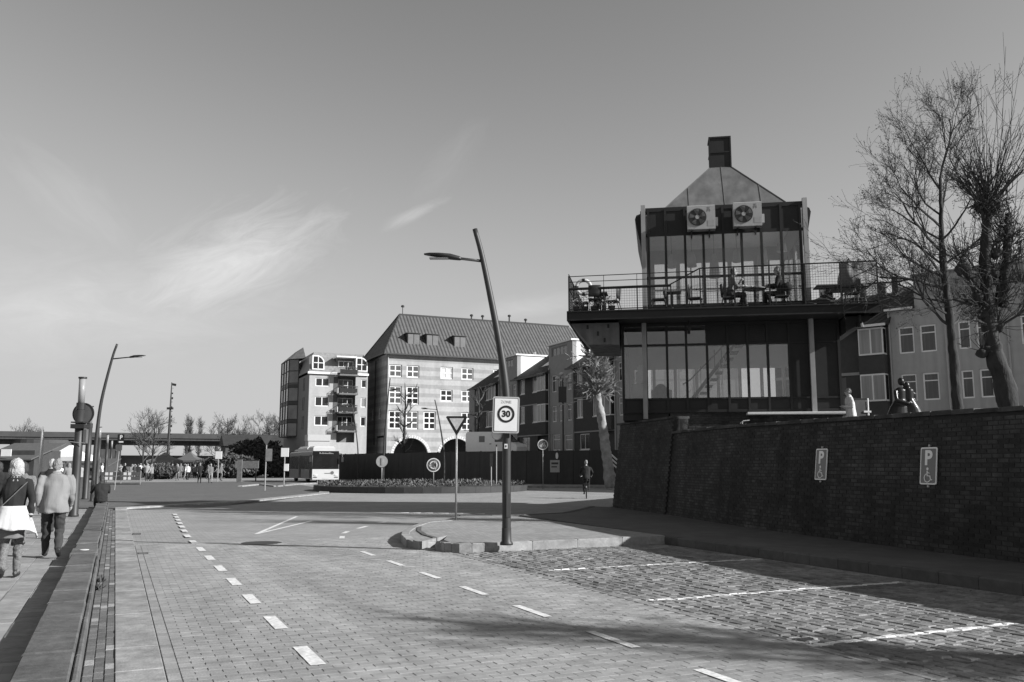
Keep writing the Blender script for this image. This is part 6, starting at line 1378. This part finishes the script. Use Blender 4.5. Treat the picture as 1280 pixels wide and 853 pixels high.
def head(prims, c, hair=HA, tilt=0., style='short', face=Vector((0, 1, 0)), r=1.):
    c = Vector(c); f = face.normalized(); s = Vector((f.y, -f.x, 0))
    def E(off, rad, tg, nu=14, nv=10):
        m = MB().ell((0, 0, 0), rad, nu, nv); an = math.atan2(-f.x, f.y); q = Matrix.Rotation(an, 3, 'Z'); o = c + s * off[0] * r + f * off[1] * r + Vector((0, 0, off[2] * r)); m.v = [tuple(q @ Vector(v) * r + o) for v in m.v]; prims.append((m, tg))
    E((0, 0, .01), (.075, .093, .115), SK); E((0, .035, -.06), (.055, .055, .055), SK); E((0, .10, -.01), (.013, .02, .022), SK, 8, 6); E((0, .085, -.055), (.025, .012, .008), SK, 8, 6)
    for k in (-1, 1): E((k * .078, -.005, 0), (.012, .02, .032), SK, 8, 6); E((k * .03, .088, .022), (.013, .008, .008), hair, 6, 5)
    if style == 'short': E((0, -.018, .035), (.082, .092, .105), hair); E((0, -.045, -.005), (.075, .06, .075), hair)
    elif style == 'bob': E((0, -.02, .035), (.098, .105, .115), hair); E((0, -.045, -.04), (.10, .075, .085), hair); E((.07, -.01, -.045), (.035, .06, .07), hair); E((-.07, -.01, -.045), (.035, .06, .07), hair)
    elif style == 'long': E((0, -.02, .035), (.09, .1, .11), hair); E((0, -.06, -.1), (.085, .06, .16), hair)
    elif style == 'cap': E((0, -.0, .05), (.088, .1, .085), hair); E((0, .1, .05), (.06, .05, .012), hair, 10, 6)
    elif style == 'bald': E((0, -.03, -.02), (.08, .075, .06), hair)
def walker(top=TO_, step=.34, swing=.22, build=1., coat=0., style='short', sleeve=TO_, skirt=False, lean=.03, swap=1, arms='swing', fingers=True):
    P = []; w = build; k = swap
    hipz = .93
    # legs
    for sgn, ph in ((1, k), (-1, -k)):
        hx = .088 * sgn * w
        if ph > 0: kn, an, to = Vector((hx * 1.02, .16, .52)), Vector((hx, step * .62, .095)), Vector((hx * 1.25, step * .62 + .17, .05))
        else: kn, an, to = Vector((hx * 1.02, .02, .48)), Vector((hx, -step * .72, .17)), Vector((hx * 1.2, -step * .72 + .13, .045))
        limb(P, [(hx, 0, hipz), tuple(kn + Vector((0, -.01, .18))), tuple(kn), tuple(kn.lerp(an, .35) + Vector((0, -.012, 0))), tuple(an)], [.095 * w, .082 * w, .065 * w, .066 * w, .05 * w], BO if not skirt else EX)
        limb(P, [tuple(an + Vector((0, -.055, -.035))), tuple(an + Vector((0, .01, -.03))), tuple(an.lerp(to, .6) + Vector((0, 0, -.015))), tuple(to)], [.045, .048, .044, .034], SH, 10)
    L_ = lean
    P.append((loft(finer([(0, -.005, .84, .15 * w, .11 * w), (0, -.01, .95, .168 * w, .125 * w), (0, 0, 1.05, .155 * w, .11 * w)])), BO))
    P.append((loft(finer([(0, -.0, 1.0, .158 * w, .115 * w), (0, .2 * L_, 1.1, .155 * w, .112 * w), (0, .6 * L_, 1.25, .175 * w, .12 * w), (0, L_, 1.38, .185 * w, .112 * w), (0, L_, 1.45, .15 * w, .085 * w), (0, L_ + .005, 1.50, .07, .065)])), top))
    if coat: P.append((loft(finer([(0, -.01, .93 - coat, .205 * w, .155 * w), (0, -.01, .95, .198 * w, .15 * w), (0, .1 * L_, 1.1, .19 * w, .14 * w), (0, .6 * L_, 1.28, .2 * w, .14 * w), (0, L_, 1.40, .195 * w, .122 * w), (0, L_, 1.47, .13 * w, .09 * w)], 6), 36), top))
    limb(P, [(0, L_, 1.43), (0, L_ + .012, 1.54)], [.066, .060], SK)
    if coat: limb(P, [(0, L_ - .005, 1.44), (0, L_, 1.515)], [.085, .072], top)
    head(P, (0, L_ + .03, 1.625), HA, 0, style)
    for sgn in (1, -1):
        sh = Vector((.19 * sgn * w, L_, 1.41)); fw_ = -sgn * k * swing
        if arms == 'swing': el = sh + Vector((.055 * sgn, fw_ * .45 - .03, -.27)); wr = el + Vector((-.01 * sgn, fw_ * .55 + .10, -.22))
        elif arms == 'fold': el = sh + Vector((.06 * sgn, -.02, -.27)); wr = el + Vector((-.14 * sgn, .2, .02))
        elif arms == 'back': el = sh + Vector((.09 * sgn, -.10, -.27)); wr = el + Vector((-.06 * sgn, .06, -.22))
        else: el = sh + Vector((.05 * sgn, -.02, -.28)); wr = el + Vector((0, .04, -.25))
        sl = 1.25 if coat else 1.0
        limb(P, [tuple(sh - Vector((.05 * sgn, 0, -.005))), tuple(sh), tuple(el), tuple(el.lerp(wr, .5)), tuple(wr)], [.06 * w, .062 * w * sl, .048 * w * sl, .045 * sl * w, .035 * sl], sleeve)
        d = (wr - el).normalized()
        if fingers: hand(P, tuple(wr + d * .01), tuple(d), sgn)
        else: limb(P, [tuple(wr), tuple(wr + d * .09), tuple(wr + d * .15)], [.028, .034, .018], SK, 8)
    return P
def person(label, loc, rz, mats, vox=.012, scale=1., group=None, prims=None, folds=1., **kw):
    me = skin_mesh(prims or walker(**kw), mats, vox, scale, 'person', folds); t = obj('person', me, None, loc, rz); tag(t, label, 'person', group); return t
# near walkers on the quay
man = person('grey-haired man in a pale jacket and dark trousers walking away along the pavement', (-.96, 18.15, .005), R(3), [M_skin, M_hairg, M_jacket, M_trous, M_shoe, M_trous], .0085, 1.0, folds=1.25, prims=walker(coat=.13, build=1.14, step=.30, swing=.10, swap=-1, arms='swing', lean=.05))
W = walker(build=.98, step=.26, swing=.2, style='bob', swap=1, skirt=True, arms='swing')
W.append((loft(finer([(0, 0, .60, .165, .15), (0, 0, .75, .17, .145), (0, 0, .95, .175, .135)], 6), 30), BO))
woman = person('white-haired woman in a black top walking away at the left edge', (-1.33, 15.05, .005), R(2), [M_skin, M_hairw, M_blackc, M_midc, M_shoe, M_tweed], .0085, .985, folds=1.1, prims=W)
# pale garment knotted round her waist, hanging at the back
m = MB(); nU, nV = 34, 12
for j in range(nV + 1):
    v = j / nV
    for i in range(nU + 1):
        a = R(-100 + 200 * i / nU) - R(90); fl = .185 + .11 * v + (.010 * math.sin(i * .7 + v) + .008 * math.sin(i * 1.9)) * v; z = 1.05 - (.33 + .02 * math.sin(i * .45) + .14 * max(0, (i - 20) / 14)) * v
        m.v.append((fl * math.cos(a) * (1 + .15 * v * (1 if i > 20 else 0)), fl * .80 * math.sin(a) - .01, z))
for j in range(nV):
    for i in range(nU): a = j * (nU + 1) + i; m.f.append((a, a + 1, a + nU + 2, a + nU + 1))
cl = m.build('tied_garment', M_whitec, woman, True); sd = cl.modifiers.new('s', 'SOLIDIFY'); sd.thickness = .012
MB().tube(dens([(.16, -.13, 1.40), (0, -.15, 1.22), (-.17, -.13, 1.03)], [.006] * 3)[0], .006, 5).build('bag_strap', M_midc, woman)
person('white-haired person in a dark coat half hidden behind the man in the pale jacket', (-1.42, 24.6, .005), R(4), [M_skin, M_hairw, M_blackc, M_trous, M_shoe, M_trous], .016, 1.02, coat=.15, step=.3, arms='swing')
person('person in patterned grey clothes seen between the two nearest walkers', (-1.72, 20.9, .005), R(6), [M_skin, M_haird, M_tweed, M_midc, M_shoe, M_trous], .016, .97, coat=.1, style='bob')
person('small dark-haired walker between the pale pole and the woman in black', (-3.0, 29.0, .005), R(0), [M_skin, M_haird, M_blackc, M_trous, M_shoe, M_trous], .02, .98, style='bob', coat=.1)
# seated pose
def sitter(style='long', lean=.06, reach=.34, arms=(1, 1), build=.95, cross=False, coat=0.):
    P = []; w = build
    for s in (1, -1):
        hx = .085 * s; kn = Vector((hx * 1.3, .43, .52 + (.05 if cross and s > 0 else 0))); an = Vector((hx * 1.1, .40 + (.1 if s > 0 else -.12), .09)); 
        limb(P, [(hx, .02, .53), tuple(kn), tuple(kn.lerp(an, .4) + Vector((0, -.02, 0))), tuple(an)], [.095 * w, .068, .064, .048], BO); limb(P, [tuple(an + Vector((0, -.05, -.035))), tuple(an + Vector((0, .08, -.04))), tuple(an + Vector((.01 * s, .17, -.045)))], [.042, .044, .032], SH, 10)
    P.append((loft(finer([(0, 0, .44, .16 * w, .13 * w), (0, 0, .54, .17 * w, .13 * w), (0, .01, .66, .155 * w, .112 * w)])), BO))
    P.append((loft(finer([(0, .0, .58, .165 * w, .125 * w), (0, .3 * lean, .74, .16 * w, .115 * w), (0, .7 * lean, .88, .18 * w, .12 * w), (0, lean, 1.0, .185 * w, .11 * w), (0, lean, 1.06, .14 * w, .085 * w), (0, lean, 1.10, .065, .06)])), TO_))
    limb(P, [(0, lean, 1.05), (0, lean + .02, 1.17)], [.055, .05], SK); head(P, (0, lean + .04, 1.255), HA, 0, style)
    for s, up in zip((1, -1), arms):
        sh = Vector((.185 * s * w, lean, 1.01)); el = sh + Vector((.05 * s, .10, -.25)); wr = el + (Vector((-.08 * s, .22, .02)) if up == 1 else Vector((-.10 * s, .16, .24)))
        limb(P, [tuple(sh - Vector((.05 * s, 0, 0))), tuple(sh), tuple(el), tuple(wr)], [.06, .062, .048, .036], TO_); hand(P, tuple(wr), tuple((wr - el).normalized()), s, 1, .7)
    return P
DK = 6.70
def on_deck(prims, a, b, face, label, mats, sc=1.): return person(label, tuple(TW(a, b, DK)), TR + face, mats, .013, sc, 'guests on the deck', prims)  # guests' clothes are darkened: backlit shade put into the cloth colours
on_deck(sitter('short', .10, arms=(1, 2)), 2.90, -.62, R(-90), 'guest in a light patterned top leaning over the table on the pavilion deck', [M_skin, M_haird, M_midc, M_trous, M_shoe, M_trous], 1.06)
on_deck(sitter('long', .04, arms=(1, 1), cross=True), 4.52, -.62, R(90), 'long-haired guest in dark clothes seated at right of the small table on the deck', [M_skin, M_haird, M_blackc, M_blackc, M_shoe, M_trous], 1.06)
bg = thing('handbag', 'dark handbag hanging at the elbow of the long-haired guest', 'bag', tuple(TW(4.72, -.78, DK + .62)), TR); MB().ell((0, 0, .12), (.18, .1, .16), 12, 8).build('body', M_blackc, bg, True); MB().tube([(-.1, 0, .22), (-.08, 0, .4), (.08, 0, .4), (.1, 0, .22)], .012, 6).build('strap', M_blackc, bg)
# furniture on the deck
M_ch = mat('chair_shell', .03, .5, .2, 5)
def chair(a, b, face, label):
    t = thing('cafe_chair', label, 'chair', tuple(TW(a, b, DK)), TR + face, 'cafe chairs on the deck')
    MB().bbox(-.22, .22, -.21, .22, .44, .48, .015).build('seat', M_ch, t)
    m = MB(); n = 8
    for j in range(4):
        for i in range(n + 1): u = i / n * 2 - 1; m.v.append((u * .215, -.21 - .05 * (1 - u * u) - .03 * j / 3, .52 + .13 * j))
    for j in range(3):
        for i in range(n): q = j * (n + 1) + i; m.f.append((q, q + 1, q + n + 2, q + n + 1))
    o = m.build('backrest', M_ch, t, True); sd = o.modifiers.new('s', 'SOLIDIFY'); sd.thickness = .02
    for x in (-.2, .2):
        MB().tube([(x, .18, .45), (x * 1.1, .24, 0)], .013, 6).build('leg', M_dark, t); MB().tube([(x, -.18, .92), (x, -.19, .45), (x * 1.1, -.30, 0)], .013, 6).build('leg', M_dark, t)
    return t
def table(a, b, label, r=.36, square=False):
    t = thing('cafe_table', label, 'table', tuple(TW(a, b, DK)), TR, 'cafe tables on the deck')
    if square: MB().bbox(-r, r, -r, r, .72, .75, .01).build('top', mat('table_top', .16, .5, .1), t)
    else: MB().lathe([(r, .725), (r, .75)], (0, 0, 0), 28).build('top', mat('table_top', .16, .5, .1), t)
    MB().tube([(0, 0, .03), (0, 0, .725)], .035, 10).build('column', M_dark, t); MB().box(-.3, .3, -.04, .04, 0, .03).box(-.04, .04, -.3, .3, .0005, .0305).build('foot', M_dark, t)
table(3.70, -.62, 'small round table between the two seated guests', .38); chair(2.86, -.62, R(-90), 'chair under the guest in the patterned top'); chair(4.56, -.62, R(90), 'chair under the long-haired guest')
cup = thing('cup', 'tiny pale cup on the table between the guests', 'cup', tuple(TW(3.62, -.66, DK + .751)), TR); MB().lathe([(.025, 0), (.035, .04), (.037, .08)], (0, 0, 0), 12).build('bowl', M_white, cup); MB().lathe([(.06, .0), (.06, .006)], (0, 0, 0), 14).build('saucer', M_white, cup)
chair(.55, -.7, R(90), 'empty chair left of the door, facing left'); chair(1.75, -.7, R(-100), 'empty chair in front of the middle panes'); table(1.0, -.45, 'narrow table between two empty chairs', .3, True)
chair(-1.0, -.6, R(80), 'right chair of the dark group at the left end of the deck'); chair(-2.05, -.5, R(-90), 'left chair of the dark group at the left end of the deck'); table(-1.5, -.6, 'square table at the left end of the deck', .34, True)
chair(-1.5, .3, R(180), 'rear chair of the dark group at the left end of the deck'); chair(-1.55, -1.05, R(0), 'front chair of the dark group at the left end of the deck')
lb_ = thing('life_ring', 'pale and dark round life ring on the left end of the railing', 'life ring', tuple(TW(-1.95, -.95, 7.62)), TR); MB().tube([(.24 * math.cos(k * math.pi / 12), 0, .24 * math.sin(k * math.pi / 12)) for k in range(25)], .06, 8).build('ring', M_white, lb_, True)
for k in range(4): MB().tube([(.24 * math.cos(k * math.pi / 2 + u), 0, .24 * math.sin(k * math.pi / 2 + u)) for u in (-.2, 0, .2)], .064, 8).build('band', M_dark, lb_)
rr = random.Random(8)
for i in range(5):
    x = -2.2 + i * .3; t = thing('flower_pot', ['first', 'second', 'third', 'fourth', 'fifth'][i] + ' pale flower pot from the left on the deck behind the mesh', 'flower pot', tuple(TW(x, -1.12, DK)), TR, 'flower pots on the deck'); MB().lathe([(.08, 0), (.12, .22)], (0, 0, 0), 12).build('pot', M_dark, t)
    m = MB()
    for k in range(60): u = Vector((rr.gauss(0, 1), rr.gauss(0, 1), rr.gauss(0, 1))).normalized() * .16; c = Vector((u.x, u.y, .42 + u.z)); a = Vector((rr.gauss(0, 1), rr.gauss(0, 1), rr.gauss(0, 1))).normalized() * .035; b_ = a.orthogonal().normalized() * .02; m.add([c - a, c + b_, c + a, c - b_], [(0, 1, 2, 3)])
    m.build('flowers', mat('pale_flowers', .3, .8, .5, 20, rnd=.5), t)
table(6.0, -.6, 'square table right of the pavilion glass', .38, True); table(6.6, .1, 'second square table at the right end of the deck', .38, True); chair(6.15, .2, R(180), 'chair behind the right tables'); chair(6.75, -.75, R(90), 'chair in front of the covered parasol'); chair(7.1, .2, R(100), 'rearmost chair at the right end of the deck')
# heap of furniture under a draped cover, at the right end
t = thing('covered_parasol', 'grey tarpaulin draped over a folded parasol and furniture at the right end of the deck', 'tarpaulin', tuple(TW(6.85, -.55, DK)), TR); m = MB(); nU, nV = 36, 16
for j in range(nV + 1):
    v = j / nV
    for i in range(nU):
        a = 2 * math.pi * i / nU; r = (.44 + .05 * math.sin(v * 5)) * (1 - .25 * (v > .9)) * (1 + .10 * math.sin(3 * a + 4 * v) + .05 * math.sin(9 * a + 2 * v)); z = .72 + v * .80 + (.08 * math.sin(5 * a) + .05 * math.sin(11 * a)) * v
        m.v.append((r * 1.02 * math.cos(a), r * .8 * math.sin(a), z))
for j in range(nV):
    for i in range(nU): m.f.append((j*nU + i, j*nU + (i+1) % nU, (j+1)*nU + (i+1) % nU, (j+1)*nU + i))
m.f.append(tuple(nV * nU + i for i in range(nU))); m.build('cover', mat('tarpaulin', .15, .7, .25, 3, .4, 12), t, True)
MB().tube([(.1, 0, 0), (.1, 0, .75)], .04, 8).box(-.25, .45, -.3, .3, 0, .06).build('stand', M_dark, t)
t = thing('sandbags', 'low dark heap lying on the deck at the foot of the right post', 'heap', tuple(TW(5.75, -.8, DK)), TR); m = MB().ell((0, 0, .12), (.55, .3, .2), 18, 10); m.v = [(v[0] * (1 + .1 * mnoise.noise(Vector(v) * 5)), v[1], max(0, v[2] + .06 * mnoise.noise(Vector(v) * 6))) for v in m.v]; m.build('cover', M_blackc, t, True); MB().ell((-.35, -.2, .08), (.22, .15, .09), 12, 8).build('sack', M_midc, t, True)
# ------------------------------------------------------------------ terrace above the wall: statue, gate, person in white
sp = Vector((21.96, 19.78, TERR)); P = []
for dx, w in ((-.12, 1.0), (.13, .9)):
    P.append((loft(finer([(dx * 2.6, 0, .0, .50 * w, .26), (dx * 2.2, 0, .5, .40 * w, .24), (dx * 1.5, 0, 1.0, .25 * w, .19), (dx, 0, 1.25, .15 * w, .13), (dx, 0, 1.5, .17 * w, .12), (dx * .9, 0, 1.58, .07, .07)])), TO_)); P.append((MB().ell((dx * .62, 0, 1.75 - (.12 if dx > 0 else 0)), (.095, .10, .12), 12, 10), TO_))
limb(P, [(-.28, -.05, 1.48), (-.3, -.16, 1.2), (.0, -.2, 1.1), (.1, -.17, 1.15)], [.06, .055, .05, .045], TO_); limb(P, [(.28, -.02, 1.42), (.30, .0, 1.15), (.1, -.14, 1.0)], [.06, .055, .05], TO_); limb(P, [(-.05, .05, 1.45), (.15, .12, 1.35), (.3, .05, 1.3)], [.06, .05, .05], TO_)
M_br = mat('bronze', .02, .3, .3, 6, metal=.3); stt = skin_mesh(P, [M_br] * 6, .02, 1.05, 'figures'); t = thing('bronze_statue', 'dark bronze statue of two draped figures leaning together above the wall', 'statue', tuple(sp), R(-24)); obj('figures', stt, t); MB().box(-.6, .6, -.4, .4, -.02, .03).build('base', M_tconc, t)
gp = AT(1074, 505, 29); t = thing('terrace_gate', 'dark gate panel with a pale post beside the pavilion on the terrace', 'gate', (gp.x, gp.y, TERR), R(-24)); zt = AT(1074, 500, 29).z - TERR
MB().box(-.28, .2, -.03, .03, .1, zt).build('panel', mat('gate_panel', .06, .6, .2), t); MB().box(-.32, -.28, -.04, .04, 0, zt + .05).box(-.32, .24, -.035, .035, zt, zt + .05).build('frame', M_dark, t); MB().tube([(.27, -.02, 0), (.27, -.02, zt + .05)], .035, 8).build('post', M_white, t); MB().box(.12, .36, -.06, -.035, zt - .42, zt - .36).build('latch', M_white, t)
wp = AT(1063, 505, 28.0); person('person in white clothes standing beside the pavilion on the terrace', (wp.x, wp.y, TERR), R(60), [M_skin, M_haird, M_whitec, mat('pattern_cloth', .4, .9, .7, 20), M_shoe, M_whitec], .016, .98, step=.05, arms='fold', coat=.1)
# ------------------------------------------------------------------ cyclist by the hoarding
cp = AT(733, 621, 45); cp.z = 0; face = R(-28)
bike = thing('bicycle', 'upright bicycle ridden away from the viewer in front of the hoarding', 'bicycle', tuple(cp), face)
for y in (-.52, .55):
    w_ = MB(); w_.tube([(0, y + .33 * math.cos(k * math.pi / 12), .34 + .33 * math.sin(k * math.pi / 12)) for k in range(25)], .022, 6); wo = w_.build('wheel', mat('tyre', .02, .9), bike)
    sp_ = MB()
    for k in range(10): sp_.tube([(0, y, .34), (0, y + .32 * math.cos(k * .628), .34 + .32 * math.sin(k * .628))], .003, 3)
    sp_.build('spokes', M_galv, wo)
MB().tube([(0, -.52, .34), (0, -.05, .3), (0, .38, .78), (0, .42, .92)], .018, 6).tube([(0, -.05, .3), (0, -.18, .85)], .018, 6).tube([(0, .55, .34), (0, .40, .95), (0, .36, 1.08)], .017, 6).tube([(0, -.52, .34), (0, -.16, .78)], .012, 6).build('frame', M_dark, bike)
MB().tube([(-.28, .22, 1.06), (-.2, .34, 1.1), (.2, .34, 1.1), (.28, .22, 1.06)], .014, 6).build('handlebar', M_galv, bike); MB().ell((0, -.2, .90), (.10, .14, .05), 10, 6).build('saddle', M_black, bike); MB().box(-.14, .14, -.7, -.3, .70, .73).build('rear_rack', M_dark, bike); MB().box(-.03, .03, -.9, -.87, .55, .62).build('rear_lamp', M_sgrey, bike)
P = []
for s, kz, az in ((1, .78, .38), (-1, .62, .18)):
    limb(P, [(.09 * s, -.2, .98), (.11 * s, .16, kz), (.10 * s, .0, az + .12)], [.10, .07, .05], BO); limb(P, [(.10 * s, -.06, az + .06), (.11 * s, .14, az + .03)], [.045, .04], SH)
P.append((loft(finer([(0, -.2, .92, .17, .13), (0, -.18, 1.02, .19, .14), (0, -.12, 1.2, .19, .13), (0, -.04, 1.42, .21, .13), (0, -.02, 1.5, .15, .09), (0, 0, 1.55, .07, .06)])), TO_)); limb(P, [(0, 0, 1.5), (0, .03, 1.62)], [.056, .05], SK); head(P, (0, .05, 1.70), HA, 0, 'short')
for s in (1, -1): limb(P, [(.13 * s, -.02, 1.44), (.21 * s, 0, 1.44), (.30 * s, .05, 1.22), (.27 * s, .22, 1.09)], [.06, .066, .055, .04], TO_); hand(P, (.27 * s, .21, 1.09), (0, 1, -.1), s)
person('cyclist in a dark jacket riding away past the hoarding', tuple(cp), face, [M_skin, M_hairg, M_blackc, M_blackc, M_shoe, M_trous], .02, 1.04, prims=P)
# other bicycles / steps right of the plane tree: pale ramp handrail
rp = AT(771, 590, 63); t = thing('stair_handrail', 'pale slanting handrails of steps behind the plane tree', 'handrail', (rp.x, rp.y, 0), R(-24))
for k in range(3): MB().tube([(-.5, k * .4, 2.5 - k * .25), (.9, k * .4, 1.2 - k * .25)], .06, 6).build('rail', M_white, t)
for x, z in ((-.4, 2.3), (.8, 1.2)): MB().tube([(x, .4, 0), (x, .4, z)], .04, 6).build('post', M_galv, t)
# ------------------------------------------------------------------ seated dark figure at the end of the low wall
pp = Vector((-.42, 37.3, -.18)); P = sitter('long', .08, build=1.35); person('dark-clothed figure seated on the far end of the low wall', tuple(pp), R(12), [M_skin, M_haird, M_blackc, M_blackc, M_shoe, M_trous], .02, 1.05, prims=P)
# ------------------------------------------------------------------ people on the square
def pal(h, t, b): return [M_skin, h, t, b, M_shoe, b]
kinds = [('dark', pal(M_haird, M_blackc, M_trous)), ('pale', pal(M_hairg, M_jacket, M_trous)), ('white', pal(M_haird, M_whitec, M_blackc)), ('grey', pal(M_haird, M_grey2, M_trous)), ('mix', pal(M_haird, M_midc, M_grey2)), ('tweed', pal(M_hairg, M_tweed, M_midc))]
crowd = []
for i, (n, m) in enumerate(kinds):
    crowd.append(skin_mesh(walker(coat=.14 if i % 2 else .05, style=('short', 'bob', 'long')[i % 3], step=(.32, .2, .1)[i % 3], swap=1 if i % 2 else -1, fingers=False), m, .03, 1., 'person'))
spots_ = [(249, 604.5, 0, 180, 1.05, 'man all in black walking towards the viewer on the square'), (262.5, 604.5, 4, 190, 1.0, 'person in a dark top and pale trousers right of the man in black'), (234, 600.5, 2, 175, 1.0, 'person in a white top left of the man in black'), (243, 598, 1, 170, .95, 'person in pale clothes just behind the man in black'), (183, 602, 3, 185, 1.05, 'person with a pale bag walking near the barrier'), (172, 601, 0, 10, 1.0, 'dark walker between the barrier and the shrub'),
          (213, 594, 2, 30, 1.0, 'person in white beside the mast'), (220, 593, 0, 0, 1.0, 'dark figure beside the person in white at the mast'), (225, 592, 4, 60, 1, 'grey figure right of the mast'), (298, 597, 3, 90, 1.0, 'person standing at the information pillar'), (319, 597.5, 2, -60, .95, 'person in white leaning forward near the direction board'), (205, 592, 1, 120, 1.0, 'pale figure left of the mast'), (253, 595, 3, 20, 1.0, 'grey figure behind the man in black'), (270, 593, 0, 45, 1, 'dark figure near the bus stop flag')]
for px, py, k, an, sc, lab in spots_:
    p = G(px, py); o = obj('person', crowd[k], None, (p.x, p.y, .012), R(an)); o.scale = (sc, sc, sc); tag(o, lab, 'person', 'people on the square')
rr = random.Random(12)
for i in range(95):
    px = rr.uniform(20, 150) if i < 30 else rr.uniform(146, 285); f = rr.uniform(92, 150)
    if 60 < px < 150 and rr.random() < .3: px += 90
    b = AT(px, 600, f); o = obj('person', crowd[rr.randrange(6)], None, (b.x, b.y, 0.012), rr.random() * 6.28); s = rr.uniform(.92, 1.08); o.scale = (s, s, s); kk = crowd.index(o.data); tag(o, 'tiny visitor in ' + ('black clothes', 'a pale jacket', 'a white top', 'a grey top and dark trousers', 'a dark top and pale trousers', 'a speckled coat')[kk] + ' in the far market crowd', 'person', 'far market crowd, ' + kinds[kk][0])
for i in range(12):
    px = rr.uniform(18, 100); f = rr.uniform(48, 85); b = AT(px, 600, f)
    if b.x > -1.9: b.x = -2.0 - rr.random() * 1.5
    o = obj('person', crowd[rr.randrange(6)], None, (b.x, b.y, .004), rr.random() * 6.28); kk = crowd.index(o.data); tag(o, 'distant walker in ' + ('black clothes', 'a pale jacket', 'a white top', 'a grey top', 'pale trousers', 'a speckled coat')[kk] + ' among the stalls along the quay at left', 'person', 'walkers along the quay, ' + kinds[kk][0])
